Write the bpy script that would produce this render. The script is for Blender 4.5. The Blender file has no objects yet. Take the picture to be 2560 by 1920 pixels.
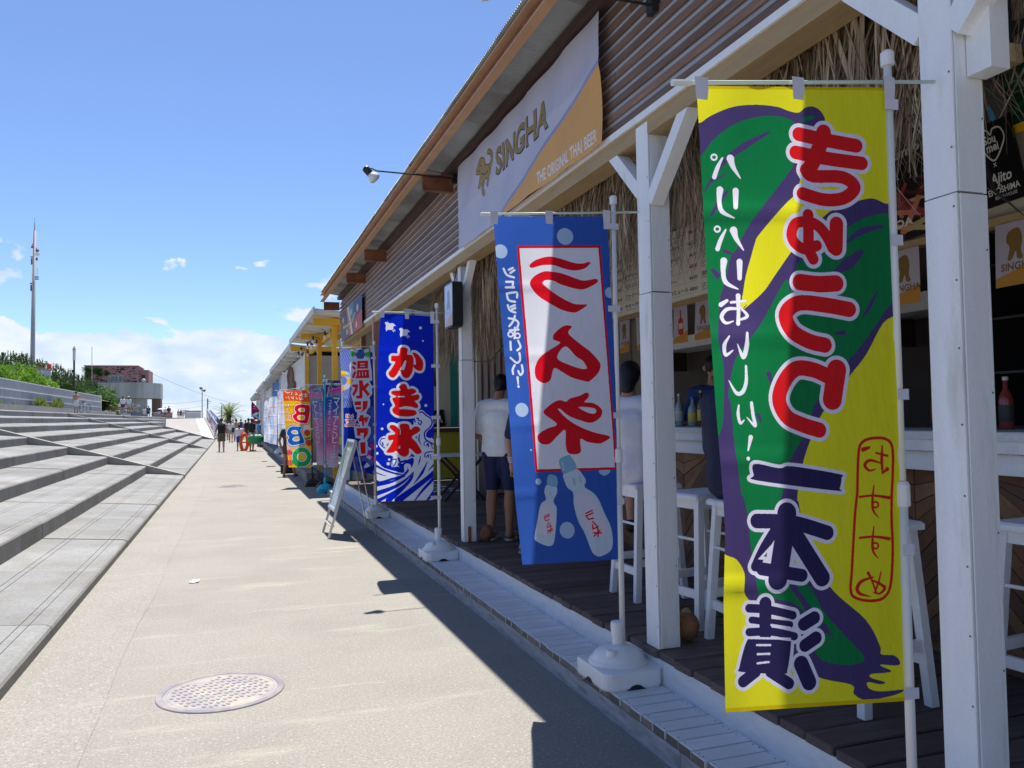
import bpy, bmesh, math, random
import numpy as np
from mathutils import Vector, Matrix
random.seed(7); NPR = np.random.RandomState(5)
S = bpy.context.scene
COL = S.collection
R = math.radians

# ---------------------------------------------------------------- camera
F_PX, YAW, PITCH, ROLL, CAM_H = 2038.0, 0.331366, 0.039016, -0.016483, 1.58   # solved from the street's lines
fw = Vector((math.sin(YAW)*math.cos(PITCH), math.cos(YAW)*math.cos(PITCH), math.sin(PITCH)))
_r0 = Vector((math.cos(YAW), -math.sin(YAW), 0)); _u0 = _r0.cross(fw)
CR = _r0*math.cos(ROLL) + _u0*math.sin(ROLL); CU = -_r0*math.sin(ROLL) + _u0*math.cos(ROLL)
cam = bpy.data.cameras.new('camera'); cam.sensor_width = 36; cam.lens = 36*F_PX/2560
cam.clip_start = 0.05; cam.clip_end = 6000
co = bpy.data.objects.new('camera', cam); COL.objects.link(co)
m = Matrix((CR, CU, -fw)).transposed().to_4x4(); m.translation = (0, 0, CAM_H); co.matrix_world = m
S.camera = co
def ray(p):
    return fw*F_PX + CR*(p[0]-1280) - CU*(p[1]-960)
EYE = Vector((0, 0, CAM_H))
def onX(p, x): d = ray(p); return EYE + d*(x/d.x)
def onY(p, y): d = ray(p); return EYE + d*(y/d.y)
def onZ(p, z): d = ray(p); return EYE + d*((z-CAM_H)/d.z)

# ---------------------------------------------------------------- sky, sun, exposure
SUN = Vector((0.056, 0.325, 1.0)).normalized()          # towards the sun
w = bpy.data.worlds.new('World'); S.world = w; w.use_nodes = True
nt = w.node_tree; N = nt.nodes; L = nt.links; N.clear()
out = N.new('ShaderNodeOutputWorld'); bg = N.new('ShaderNodeBackground'); bg.inputs['Strength'].default_value = 0.085
sky = N.new('ShaderNodeTexSky'); sky.sky_type = 'NISHITA'; sky.sun_disc = False
sky.sun_elevation = math.asin(SUN.z); sky.sun_rotation = math.atan2(SUN.x, SUN.y)
sky.air_density = 0.7; sky.dust_density = 0.3; sky.ozone_density = 3.0; sky.altitude = 0
tc = N.new('ShaderNodeTexCoord'); sep = N.new('ShaderNodeSeparateXYZ'); L.new(tc.outputs['Generated'], sep.inputs[0])
def mth(op, a, b=None, c=None):
    n = N.new('ShaderNodeMath'); n.operation = op
    for i, v in enumerate((a, b, c)):
        if v is None: continue
        if hasattr(v, 'is_linked'): L.new(v, n.inputs[i])
        else: n.inputs[i].default_value = v
    return n.outputs[0]
az = mth('ARCTAN2', sep.outputs[0], sep.outputs[1]); el = mth('ARCSINE', sep.outputs[2])
cmb = N.new('ShaderNodeCombineXYZ'); L.new(mth('MULTIPLY', az, 8.5), cmb.inputs[0]); L.new(mth('MULTIPLY', el, 17.0), cmb.inputs[1]); cmb.inputs[2].default_value = 3.35
nz = N.new('ShaderNodeTexNoise'); nz.inputs['Scale'].default_value = 1.0; nz.inputs['Detail'].default_value = 10; nz.inputs['Roughness'].default_value = 0.54; nz.inputs['Distortion'].default_value = 0.35
L.new(cmb.outputs[0], nz.inputs['Vector'])
# cumulus bank low over the horizon: coverage falls with elevation
fall = mth('MULTIPLY', el, -2.5)
cov = mth('ADD', mth('ADD', mth('MULTIPLY_ADD', nz.outputs['Fac'], 1.7, -0.35), fall), 0.0)
mr = N.new('ShaderNodeMapRange'); mr.interpolation_type = 'SMOOTHSTEP'
for k, v in (('From Min', 0.20), ('From Max', 0.27), ('To Min', 0), ('To Max', 0.92)): mr.inputs[k].default_value = v
L.new(cov, mr.inputs['Value'])
nz2 = N.new('ShaderNodeTexNoise'); nz2.inputs['Scale'].default_value = 2.2; nz2.inputs['Detail'].default_value = 5; L.new(cmb.outputs[0], nz2.inputs['Vector'])
cr = N.new('ShaderNodeValToRGB'); cr.color_ramp.elements[0].position = 0.33; cr.color_ramp.elements[0].color = (3.5, 4.3, 5.4, 1)
cr.color_ramp.elements[1].position = 0.62; cr.color_ramp.elements[1].color = (5.1, 5.35, 5.6, 1); L.new(nz2.outputs['Fac'], cr.inputs[0])
tint = N.new('ShaderNodeMix'); tint.data_type = 'RGBA'; tint.blend_type = 'MULTIPLY'; tint.inputs[0].default_value = 1.0
L.new(sky.outputs[0], tint.inputs[6]); tint.inputs[7].default_value = (0.92, 0.99, 1.12, 1)
mx = N.new('ShaderNodeMix'); mx.data_type = 'RGBA'
L.new(mr.outputs[0], mx.inputs[0]); L.new(tint.outputs[2], mx.inputs[6]); L.new(cr.outputs[0], mx.inputs[7])
L.new(mx.outputs[2], bg.inputs['Color']); L.new(bg.outputs[0], out.inputs[0])
sl = bpy.data.lights.new('sun', 'SUN'); sl.energy = 4.0; sl.angle = R(0.53); sl.color = (1.0, 0.955, 0.88)
so = bpy.data.objects.new('sun', sl); COL.objects.link(so); so.rotation_euler = (-SUN).to_track_quat('-Z', 'Y').to_euler(); so.location = (0, 0, 30)
S.view_settings.view_transform = 'Standard'; S.view_settings.look = 'None'; S.view_settings.gamma = 1; S.view_settings.use_curve_mapping = False
S.view_settings.exposure = 1.08

# ---------------------------------------------------------------- mesh helpers
class MB:
    def __init__(s): s.v = []; s.f = []
    def add(s, vs, fs):
        n = len(s.v); s.v += [tuple(p) for p in vs]; s.f += [tuple(i+n for i in f) for f in fs]; return s
    def box(s, x0, x1, y0, y1, z0, z1):
        return s.add([(x, y, z) for z in (z0, z1) for y in (y0, y1) for x in (x0, x1)],
                     [(0, 2, 3, 1), (4, 5, 7, 6), (0, 1, 5, 4), (2, 6, 7, 3), (0, 4, 6, 2), (1, 3, 7, 5)])
    def cbox(s, x0, x1, y0, y1, z0, z1, c=.006):
        """box with chamfered vertical and top edges"""
        P = [(x0+c, y0), (x1-c, y0), (x1, y0+c), (x1, y1-c), (x1-c, y1), (x0+c, y1), (x0, y1-c), (x0, y0+c)]
        cx, cy = (x0+x1)/2, (y0+y1)/2
        q = [(cx+(x-cx)*(1-2*c/(x1-x0)), cy+(y-cy)*(1-2*c/(y1-y0))) for x, y in P]
        vs = [(x, y, z0) for x, y in P]+[(x, y, z1-c) for x, y in P]+[(x, y, z1) for x, y in q]
        fs = [tuple(range(7, -1, -1)), tuple(range(16, 24))]
        for k in (0, 8): fs += [(k+i, k+(i+1) % 8, k+8+(i+1) % 8, k+8+i) for i in range(8)]
        return s.add(vs, fs)
    def obox(s, c, ax, ay, az):
        c = Vector(c); ax, ay, az = Vector(ax), Vector(ay), Vector(az)
        vs = [c+ax*i+ay*j+az*k for k in (-1, 1) for j in (-1, 1) for i in (-1, 1)]
        return s.add(vs, [(0, 2, 3, 1), (4, 5, 7, 6), (0, 1, 5, 4), (2, 6, 7, 3), (0, 4, 6, 2), (1, 3, 7, 5)])
    def bar(s, p, q, wd, ht, up=(0, 0, 1)):
        p, q = Vector(p), Vector(q); d = (q-p); n = d.normalized(); u = Vector(up)
        sd = n.cross(u)
        if sd.length < 1e-4: sd = n.cross(Vector((0, 1, 0)))
        sd.normalize(); u2 = sd.cross(n)
        return s.obox((p+q)/2, d/2, sd*wd/2, u2*ht/2)
    def tube(s, pts, r, n=8, caps=True):
        pts = [Vector(p) for p in pts]; k = len(pts)
        rs = r if isinstance(r, (list, tuple)) else [r]*k
        base = len(s.v); u = None
        for i, p in enumerate(pts):
            t = (pts[min(i+1, k-1)]-pts[max(i-1, 0)]).normalized()
            if u is None:
                u = t.cross(Vector((0, 0, 1)));
                if u.length < .05: u = t.cross(Vector((0, 1, 0)))
            u = (u-t*u.dot(t)).normalized(); v = t.cross(u)
            for j in range(n):
                a = 2*math.pi*j/n; s.v.append(tuple(p+(u*math.cos(a)+v*math.sin(a))*rs[i]))
        for i in range(k-1):
            for j in range(n):
                a = base+i*n+j; b = base+i*n+(j+1) % n; s.f.append((a, b, b+n, a+n))
        if caps: s.f.append(tuple(base+j for j in range(n-1, -1, -1))); s.f.append(tuple(base+(k-1)*n+j for j in range(n)))
        return s
    def lathe(s, prof, c, n=24, sx=1, sy=1):
        base = len(s.v); k = len(prof)
        for r, z in prof:
            for j in range(n):
                a = 2*math.pi*j/n; s.v.append((c[0]+r*sx*math.cos(a), c[1]+r*sy*math.sin(a), c[2]+z))
        for i in range(k-1):
            for j in range(n):
                a = base+i*n+j; b = base+i*n+(j+1) % n; s.f.append((a, b, b+n, a+n))
        s.f.append(tuple(base+j for j in range(n-1, -1, -1))); s.f.append(tuple(base+(k-1)*n+j for j in range(n)))
        return s
    def prism(s, poly, axis, a, b):
        """poly in the plane across the axis: axis 'y' -> (x,z), 'x' -> (y,z), 'z' -> (x,y)"""
        n = len(poly)
        def P(u, v, t): return (u, t, v) if axis == 'y' else (t, u, v) if axis == 'x' else (u, v, t)
        vs = [P(u, v, a) for u, v in poly]+[P(u, v, b) for u, v in poly]
        fs = [tuple(range(n)), tuple(range(2*n-1, n-1, -1))]+[(i, i+n, (i+1) % n+n, (i+1) % n) for i in range(n)]
        return s.add(vs, fs)
    def ball(s, c, r, n=10, m=7):
        rx, ry, rz = r if isinstance(r, (list, tuple)) else (r, r, r)
        base = len(s.v)
        for i in range(m+1):
            t = math.pi*(i/m); zz = -math.cos(t)
            q = max(math.sin(t), .02)
            for j in range(n):
                a = 2*math.pi*j/n; s.v.append((c[0]+rx*q*math.cos(a), c[1]+ry*q*math.sin(a), c[2]+rz*zz))
        for i in range(m):
            for j in range(n):
                a = base+i*n+j; b = base+i*n+(j+1) % n; s.f.append((a, b, b+n, a+n))
        s.f.append(tuple(base+j for j in range(n-1, -1, -1))); s.f.append(tuple(base+m*n+j for j in range(n)))
        return s
    def grid(s, pts):
        base = len(s.v); h = len(pts); wd = len(pts[0])
        for row in pts: s.v += [tuple(p) for p in row]
        for i in range(h-1):
            for j in range(wd-1):
                a = base+i*wd+j; s.f.append((a, a+1, a+wd+1, a+wd))
        return s
    def mesh(s, name, smooth=False):
        me = bpy.data.meshes.new(name); me.from_pydata(s.v, [], s.f); me.validate()
        bm = bmesh.new(); bm.from_mesh(me); bmesh.ops.recalc_face_normals(bm, faces=bm.faces); bm.to_mesh(me); bm.free()
        if smooth: me.polygons.foreach_set('use_smooth', [True]*len(me.polygons))
        return me
def tag(o, label=None, cat=None, group=None, kind=None):
    if label: o['label'] = label
    if cat: o['category'] = cat
    if group: o['group'] = group
    if kind: o['kind'] = kind
    return o
def link(name, me, mat=None, parent=None):
    if mat is not None and not me.materials: me.materials.append(mat)
    o = bpy.data.objects.new(name, me); COL.objects.link(o)
    if parent: attach(o, parent)
    return o
def attach(o, parent):
    o.parent = parent
    o.matrix_parent_inverse = WORLD(parent).inverted()
def WORLD(o):
    mm = Matrix.LocRotScale(o.location, o.rotation_euler, o.scale)
    return (WORLD(o.parent) @ o.matrix_parent_inverse @ mm) if o.parent else mm
def build(mb, name, mat, parent=None, smooth=False, **kw):
    o = link(name, mb.mesh(name, smooth), mat, parent)
    if smooth == 'auto': pass
    if kw: tag(o, **kw)
    return o
def thing(name, loc, label, cat, group=None, rz=0):
    o = bpy.data.objects.new(name, None); o.empty_display_size = .1; o.location = loc; o.rotation_euler = (0, 0, rz)
    COL.objects.link(o); return tag(o, label, cat, group)
def kids(o): return [c for c in bpy.data.objects if c.parent == o]
def dup(root, loc, rz=0, label=None, sc=None):
    r = root.copy(); COL.objects.link(r); r.location = loc; r.rotation_euler = (0, 0, rz)
    if sc: r.scale = sc
    if label: r['label'] = label
    def rec(a, b):
        for ch in kids(a):
            c = ch.copy(); COL.objects.link(c); c.parent = b; c.matrix_parent_inverse = ch.matrix_parent_inverse.copy(); rec(ch, c)
    rec(root, r); return r
def put(name, me, mat, parent, loc, rot=(0, 0, 0), sc=(1, 1, 1)):
    """an instance of a shared mesh as a part"""
    o = link(name, me, mat); o.location = loc; o.rotation_euler = rot; o.scale = sc
    if parent: attach(o, parent)
    return o

# ---------------------------------------------------------------- materials
def mat(name, base, rough=.6, var=.12, scale=4., stretch=(1, 1, 1), bump=0., bscale=None, metal=0., ov=0., alt=None, altfac=(.45, .7), altscale=None, spec=.4, det=5, fine=0., coat=0., trans=0.):
    mt = bpy.data.materials.new(name); mt.use_nodes = True; nt = mt.node_tree; n = nt.nodes; l = nt.links
    b = n['Principled BSDF']; b.inputs['Roughness'].default_value = rough; b.inputs['Metallic'].default_value = metal
    b.inputs['Specular IOR Level'].default_value = spec; b.inputs['Coat Weight'].default_value = coat
    t = n.new('ShaderNodeTexCoord'); mp = n.new('ShaderNodeMapping'); l.new(t.outputs['Object'], mp.inputs[0]); mp.inputs['Scale'].default_value = stretch
    oi = n.new('ShaderNodeObjectInfo')
    def noise(sc, d=det, ro=.6):
        z = n.new('ShaderNodeTexNoise'); z.noise_dimensions = '4D'; z.inputs['Scale'].default_value = sc; z.inputs['Detail'].default_value = d; z.inputs['Roughness'].default_value = ro
        l.new(mp.outputs[0], z.inputs['Vector'])
        mu = n.new('ShaderNodeMath'); mu.operation = 'MULTIPLY'; mu.inputs[1].default_value = 37.; l.new(oi.outputs['Random'], mu.inputs[0]); l.new(mu.outputs[0], z.inputs['W'])
        return z.outputs['Fac']
    def mapr(f, a, c, lo, hi):
        z = n.new('ShaderNodeMapRange'); l.new(f, z.inputs[0]); z.inputs[1].default_value = a; z.inputs[2].default_value = c; z.inputs[3].default_value = lo; z.inputs[4].default_value = hi; return z.outputs[0]
    def mixc(f, a, c, mode='MIX'):
        z = n.new('ShaderNodeMix'); z.data_type = 'RGBA'; z.blend_type = mode
        for i, q in ((0, f), (6, a), (7, c)):
            if hasattr(q, 'is_linked'): l.new(q, z.inputs[i])
            else: z.inputs[i].default_value = q if i == 0 else (*q, 1)
        return z.outputs[2]
    f = noise(scale); col = base
    if alt: col = mixc(mapr(noise(altscale or scale*.7), altfac[0], altfac[1], 0, 1), base, alt)
    v = mapr(f, .25, .75, 1-var, 1+var)
    hs = n.new('ShaderNodeHueSaturation')
    if hasattr(col, 'is_linked'): l.new(col, hs.inputs['Color'])
    else: hs.inputs['Color'].default_value = (*col, 1)
    if ov:
        rr = mapr(oi.outputs['Random'], 0, 1, 1-ov, 1+ov); mm = n.new('ShaderNodeMath'); mm.operation = 'MULTIPLY'; l.new(v, mm.inputs[0]); l.new(rr, mm.inputs[1]); v = mm.outputs[0]
    if fine:
        ff = mapr(noise(scale*30, 2), .3, .7, 1-fine, 1+fine); mm = n.new('ShaderNodeMath'); mm.operation = 'MULTIPLY'; l.new(v, mm.inputs[0]); l.new(ff, mm.inputs[1]); v = mm.outputs[0]
    l.new(v, hs.inputs['Value']); l.new(hs.outputs[0], b.inputs['Base Color'])
    if bump:
        bp = n.new('ShaderNodeBump'); bp.inputs['Strength'].default_value = bump; bp.inputs['Distance'].default_value = .01; l.new(noise(bscale or scale*6, 6), bp.inputs['Height']); l.new(bp.outputs[0], b.inputs['Normal'])
    if trans:
        tr = n.new('ShaderNodeBsdfTranslucent'); l.new(hs.outputs[0], tr.inputs[0]); ms = n.new('ShaderNodeMixShader'); ms.inputs[0].default_value = trans
        l.new(b.outputs[0], ms.inputs[1]); l.new(tr.outputs[0], ms.inputs[2]); l.new(ms.outputs[0], n['Material Output'].inputs[0])
    return mt
def s2l(c): return tuple(((x/255+.055)/1.055)**2.4 if x > 10 else x/255/12.92 for x in c)
M = {}
M['white_paint'] = mat('white_paint', (.87, .87, .865), .5, .05, 3, bump=.25, bscale=60, stretch=(6, 6, 1), alt=(.60, .57, .52), altfac=(.58, .8), altscale=1.6, fine=.05)
M['white_board'] = mat('white_board', (.74, .75, .75), .55, .08, 6, stretch=(1, 8, 8), bump=.3, bscale=40, ov=.08, alt=(.45, .42, .38), altfac=(.64, .9), altscale=4)
M['plank_end'] = mat('plank_end', (.20, .16, .13), .8, .25, 12, ov=.3)
M['white_plastic'] = mat('white_plastic', (.80, .80, .78), .35, .03, 5, alt=(.66, .63, .58), altfac=(.6, .85), altscale=6)
M['brown_deck'] = mat('brown_deck', (.115, .082, .072), .7, .3, 5, stretch=(1.2, 14, 14), bump=.35, bscale=30, ov=.25, alt=(.19, .14, .118), altfac=(.5, .8), altscale=3)
M['slat'] = mat('slat', (.20, .115, .078), .65, .25, 4, stretch=(12, 1, 12), bump=.3, bscale=30, ov=.3, alt=(.29, .19, .135), altfac=(.5, .8))
M['raw_wood'] = mat('raw_wood', (.40, .28, .14), .7, .15, 3, stretch=(10, 1, 10), bump=.3, bscale=30, alt=(.30, .22, .13), altfac=(.6, .8))
M['rust'] = mat('rust', (.26, .098, .045), .75, .25, 7, alt=(.12, .045, .025), altfac=(.5, .75), bump=.3, bscale=40)
M['rust_light'] = mat('rust_light', (.50, .30, .17), .65, .12, 5, alt=(.25, .09, .04), altfac=(.62, .8), altscale=14)
M['corrugated'] = mat('corrugated', (.40, .42, .42), .5, .18, 1.5, metal=.45, alt=(.27, .26, .25), altfac=(.45, .6), altscale=1.2)
M['dark'] = mat('dark', (.02, .02, .022), .6)
M['black_metal'] = mat('black_metal', (.018, .018, .02), .4)
M['steel'] = mat('steel', (.55, .56, .57), .35, .05, metal=.8)
M['ochre'] = mat('ochre', (.72, .40, .03), .55, .1, 4, bump=.2, alt=(.45, .24, .05), altfac=(.62, .85))
M['concrete'] = mat('concrete', (.228, .228, .224), .85, .2, 1.2, bump=.4, bscale=60, ov=.09, fine=.14, alt=(.175, .168, .152), altfac=(.42, .68), altscale=.9)
M['riser'] = mat('riser_shaded', (.19, .188, .18), .9, .2, 2, stretch=(1, 1, .5), bump=.4, bscale=60, ov=.1, fine=.1, alt=(.14, .135, .12), altfac=(.5, .75))  # darker copy of concrete: some grime, and the risers' shade put into the colour
M['curb'] = mat('curb', (.33, .315, .275), .85, .12, 3, bump=.3, fine=.1)
# ---------------------------------------------------------------- ground
def ground_mat(name, base, dark, sand, streak=.5):
    mt = bpy.data.materials.new(name); mt.use_nodes = True; nt = mt.node_tree; n = nt.nodes; l = nt.links
    b = n['Principled BSDF']; b.inputs['Roughness'].default_value = .9; b.inputs['Specular IOR Level'].default_value = .25
    t = n.new('ShaderNodeTexCoord')
    def noise(sc, d=4, st=(1, 1, 1), ro=.6, rot=0):
        mp = n.new('ShaderNodeMapping'); l.new(t.outputs['Object'], mp.inputs[0]); mp.inputs['Scale'].default_value = st; mp.inputs['Rotation'].default_value = (0, 0, rot)
        z = n.new('ShaderNodeTexNoise'); z.inputs['Scale'].default_value = sc; z.inputs['Detail'].default_value = d; z.inputs['Roughness'].default_value = ro; l.new(mp.outputs[0], z.inputs[0]); return z.outputs['Fac']
    def ramp(f, a, c):
        z = n.new('ShaderNodeMapRange'); z.interpolation_type = 'SMOOTHSTEP'; l.new(f, z.inputs[0]); z.inputs[1].default_value = a; z.inputs[2].default_value = c; return z.outputs[0]
    def mix(f, a, c):
        z = n.new('ShaderNodeMix'); z.data_type = 'RGBA'
        for i, q in ((0, f), (6, a), (7, c)):
            if hasattr(q, 'is_linked'): l.new(q, z.inputs[i])
            else: z.inputs[i].default_value = (*q, 1)
        return z.outputs[2]
    def mul(f, k):
        z = n.new('ShaderNodeMath'); z.operation = 'MULTIPLY'; l.new(f, z.inputs[0]); z.inputs[1].default_value = k; return z.outputs[0]
    c = mix(ramp(noise(.9, 6), .35, .7), base, dark)
    c = mix(mul(ramp(noise(75, 2, ro=.7), .48, .64), .7), c, tuple(x*.66 for x in base))
    c = mix(mul(ramp(noise(60, 2, ro=.8), .56, .67), .75), c, tuple(min(1, x*1.5) for x in base))
    c = mix(mul(ramp(noise(1.3, 7, (.45, 2.3, 1), .68, .1), .56, .74), streak), c, sand)
    c = mix(mul(ramp(noise(.45, 9, (.6, 7.0, 1), .74, -.32), .60, .70), streak*1.2), c, tuple(min(1, x*1.12) for x in sand))
    l.new(c, b.inputs['Base Color'])
    bp = n.new('ShaderNodeBump'); bp.inputs['Strength'].default_value = .5; bp.inputs['Distance'].default_value = .006; l.new(noise(90, 3, ro=.7), bp.inputs['Height']); l.new(bp.outputs[0], b.inputs['Normal'])
    return mt
M['pave'] = ground_mat('pave', (.278, .262, .232), (.24, .228, .206), (.39, .352, .288), .7)
M['apron'] = ground_mat('apron', (.282, .265, .234), (.25, .237, .213), (.36, .325, .265), .6)
M['land'] = mat('land', (.28, .265, .235), .9, .1, .5, fine=.1)
gnd = MB(); gnd.grid([[(x, y, 0) for x in (-1500, -60, -1.0, 3.5, 60, 1500)] for y in (-40, 0, 60, 200, 3000)])
build(gnd, 'promenade_ground', M['pave'], kind='structure')
ap = MB(); ys = [-4+i*1.0 for i in range(76)]
def jx(y): return -.69+.0035*max(0, y-5)+.012*math.sin(y*1.7)+.008*math.sin(y*5.1)
ap.grid([[(-1.27, y, .005), (jx(y)-.03, y, .006), (jx(y), y, .003)] for y in ys])
build(ap, 'gutter_apron', M['apron'], kind='structure')
# scrap of paper
pp = MB(); pp.grid([[(-.40, 8.60, .012), (-.35, 8.59, .008), (-.31, 8.61, .015)], [(-.40, 8.68, .009), (-.36, 8.70, .02), (-.31, 8.74, .010)]])
build(pp, 'paper_scrap', M['white_plastic'], label='small white scrap of paper lying on the pavement', cat='paper')

# manholes
M['iron'] = mat('iron', (.27, .255, .265), .7, .15, 9, alt=(.36, .33, .285), altfac=(.40, .62), altscale=7, metal=.15)
M['iron_ring'] = mat('iron_ring', (.20, .19, .215), .65, .15, 9, alt=(.32, .295, .26), altfac=(.45, .7), metal=.15)
def manhole(c, r, label):
    t = thing('manhole_cover', (c[0], c[1], .004), label, 'manhole')
    rg = MB(); rg.lathe([(r*.90, .004), (r*.90, .008), (r, .007), (r*1.01, .002)], (c[0], c[1], 0), 64); build(rg, 'frame_ring', M['iron_ring'], t)
    ld = MB(); ld.lathe([(r*.895, .003), (r*.895, .0065), (r*.86, .0065), (r*.855, .0045), (r*.84, .0045), (r*.835, .006)], (c[0], c[1], 0), 64); build(ld, 'lid', M['iron'], t)
    bm = MB(); p = r*.085
    ca, sa = math.cos(.5), math.sin(.5)
    for i in range(-12, 13):
        for j in range(-12, 13):
            if (i//2+j) % 2: continue
            u, v = i*p*.95, j*p
            if math.hypot(u, v) > r*.78: continue
            if -1 <= i <= 1 and (j > 6 or j < -7): continue
            bm.obox((c[0]+u*ca-v*sa, c[1]+u*sa+v*ca, .0062), (ca*p*.24, sa*p*.24, 0), (-sa*p*.40, ca*p*.40, 0), (0, 0, .0022))
    o = build(bm, 'tread_lugs', M['iron_ring'], t, kind='stuff')
manhole((-.063, 5.12), .352, 'round iron manhole cover in the pavement close to the camera')
manhole((.01, 20.8), .34, 'small far manhole cover on the pavement level with the flags')

# ---------------------------------------------------------------- stepped sea wall
NX, NZ, SX, SZ, PY = -1.25, .10, -.945, .285, 2.262
STEND = [69, 69, 69, 69, 71.5, 84.8, 98.2, 111.6]
prof = [(NX+.03, -.5)]
for i in range(8):
    x, z = NX+SX*i, NZ+SZ*i
    prof += [(x-.02, z-.30), (x-.02, z-.035), (x+SX-.02, z+.04)]
prof += [(-13.6, 2.45), (-13.6, -.5)]
sb = MB(); sb.prism(prof, 'y', -3, 69)
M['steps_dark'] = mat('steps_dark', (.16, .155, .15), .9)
steps = build(sb, 'stepped_seawall', M['steps_dark'], kind='structure')
for i in range(4, 8):
    x, z = NX+SX*i, NZ+SZ*i; sb = MB(); xb = x+SX if i < 7 else -13.6
    sb.prism([(x-.02, -.5), (x-.02, z-.035), (xb-.02, z+.04 if i < 7 else 2.45), (xb-.02, -.5)], 'y', 69.002, STEND[i]-.03); build(sb, 'upper_core', M['steps_dark'], steps)
def slab_mesh(ln, groove=True, wide=.945):
    g = .007; P = [(.0, -.29), (0, -.03), (-.012, -.012), (-.04, .0032)]
    def z(x): return -x*.0795
    if groove:
        for gx in (.15, .21, .62, .68): P += [(-gx+g/2, z(-gx)), (-gx+g/2-.0005, z(-gx)-.006), (-gx-g/2, z(-gx)-.006), (-gx-g/2-.0005, z(-gx))]
    P += [(-wide, z(-wide)), (-wide, -.29)]
    mb = MB(); mb.prism(P, 'y', .006, ln-.006); return mb
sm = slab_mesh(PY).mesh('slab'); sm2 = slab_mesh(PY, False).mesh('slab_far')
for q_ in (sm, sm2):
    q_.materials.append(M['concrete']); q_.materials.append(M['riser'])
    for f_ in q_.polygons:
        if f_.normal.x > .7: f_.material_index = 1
Y0 = 6.84-PY*4
cnt = 0; rest = MB(); far = slab_mesh(PY, False)
for i in range(8):
    for k in range(60):
        y = Y0+PY*k+(.0 if i % 2 == 0 else PY*.0)
        if y > STEND[i]-PY+.2: break
        lim = (14+8*i) if i < 5 else 62
        loc = (NX+SX*i+random.uniform(-.004, .004), y, NZ+SZ*i+random.uniform(-.004, .004))
        if i and y+PY < (5.2+1.7*i): continue
        if y < 80 and cnt < 296:
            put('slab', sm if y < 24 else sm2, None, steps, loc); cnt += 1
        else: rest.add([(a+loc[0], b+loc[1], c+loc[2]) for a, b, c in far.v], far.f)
build(rest, 'far_slabs', M['concrete'], steps, kind='stuff')
top = MB(); top.grid([[(NX+SX*8+.945-.05, y, 2.105+.0), (-13.5, y, 2.45)] for y in (20, 112)])
# top promenade behind the eighth step
tp = MB(); tp.prism([(NX+SX*7-.94, 2.172), (-13.5, 2.46), (-13.5, 2.0), (NX+SX*7-.94, 1.9)], 'y', 15, 190); build(tp, 'upper_promenade', M['concrete'], kind='structure')
for yc in (24.3, 46.6, 68.8):
    c = MB(); x1, z1 = NX+.02, NZ+.012; x8, z8 = NX+SX*7-.05, NZ+SZ*7+.02
    c.prism([(x1, z1), (x8, z8), (x8, z8-.5), (x1+0, z1-.5)], 'y', yc-.11, yc+.11); build(c, 'curb', M['curb'], steps)
if 0: c = MB(); c.prism([(NX+SX*3.4, NZ+SZ*3.4+.03), (NX+SX*7-.05, NZ+SZ*7+.03), (NX+SX*7-.05, NZ+SZ*6), (NX+SX*3.4, NZ+SZ*2)], 'y', 82, 82.3)
# ramp beyond the steps
M['ramp'] = mat('ramp', (.31, .29, .27), .9, .1, .8, fine=.1, alt=(.26, .245, .23))
M['ramp_light'] = mat('ramp_light', (.46, .43, .385), .9, .08, 1.5, fine=.1)
rp = MB()
RY0, RY1, RZ1 = 75.0, 112.0, 1.90
def rz(y): return max(0, (y-RY0)/(RY1-RY0)*RZ1)
# a sloping sheet climbing between the stair flank and the pale strip
rp.grid([[(xl+(xr-xl)*u, y, rz(y)+.008) for u in (0, .25, .5, .75, 1)] for y, xl, xr in [(70+6*k, -.0705*(70+6*k), -2.35-2.05*max(0, (70+6*k-75)/37)) for k in range(8)]]); build(rp, 'ramp', M['ramp'], kind='structure')
rs = MB(); rs.grid([[(-2.35-2.05*(y-75)/37, y, rz(y)+.012), (-1.42-1.95*(y-75)/37, y, rz(y)+.012)] for y in np.linspace(75, 112, 8)]); build(rs, 'ramp_strip', M['ramp_light'], kind='structure')
tq = MB(); tq.box(-14, -3.2, 112, 260, 1.2, 1.9); build(tq, 'upper_plaza', M['ramp'], kind='structure')
rw = MB(); rw.prism([(75, -.1), (112, -.1), (112, 2.02), (75, .12)], 'x', 0, .18)
rw.v = [(x-1.42-1.95*(y-75)/37, y, z) for x, y, z in rw.v]; build(rw, 'ramp_flank_wall', M['concrete'], label='low concrete flank wall along the right side of the ramp', cat='wall')

# ---------------------------------------------------------------- deck with its painted plank step
deck = build(MB().box(2.20, 6.9, -.5, 17.4, .0, .25), 'deck_base', M['dark'], kind='structure')
BY0 = 2.759
pl = MB().cbox(0, 4.6, 0, .157, 0, .036, .005).mesh('plank'); pl.materials.append(M['brown_deck'])
for k in range(-14, 86):
    y = BY0+.17*k+.005
    if y > 17.2: break
    put('plank', pl, None, deck, (2.160+random.uniform(-.007, .007), y+random.uniform(-.003, .003), .264+random.uniform(-.002, .002)))
step = build(MB().box(1.868, 2.165, .2, 17.18, .0, .085), 'plank_step', M['dark'], kind='structure')
ws = MB().cbox(0, .305, 0, .1005, 0, .038, .003).mesh('step_plank'); ws.materials.append(M['white_board'])
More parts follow.
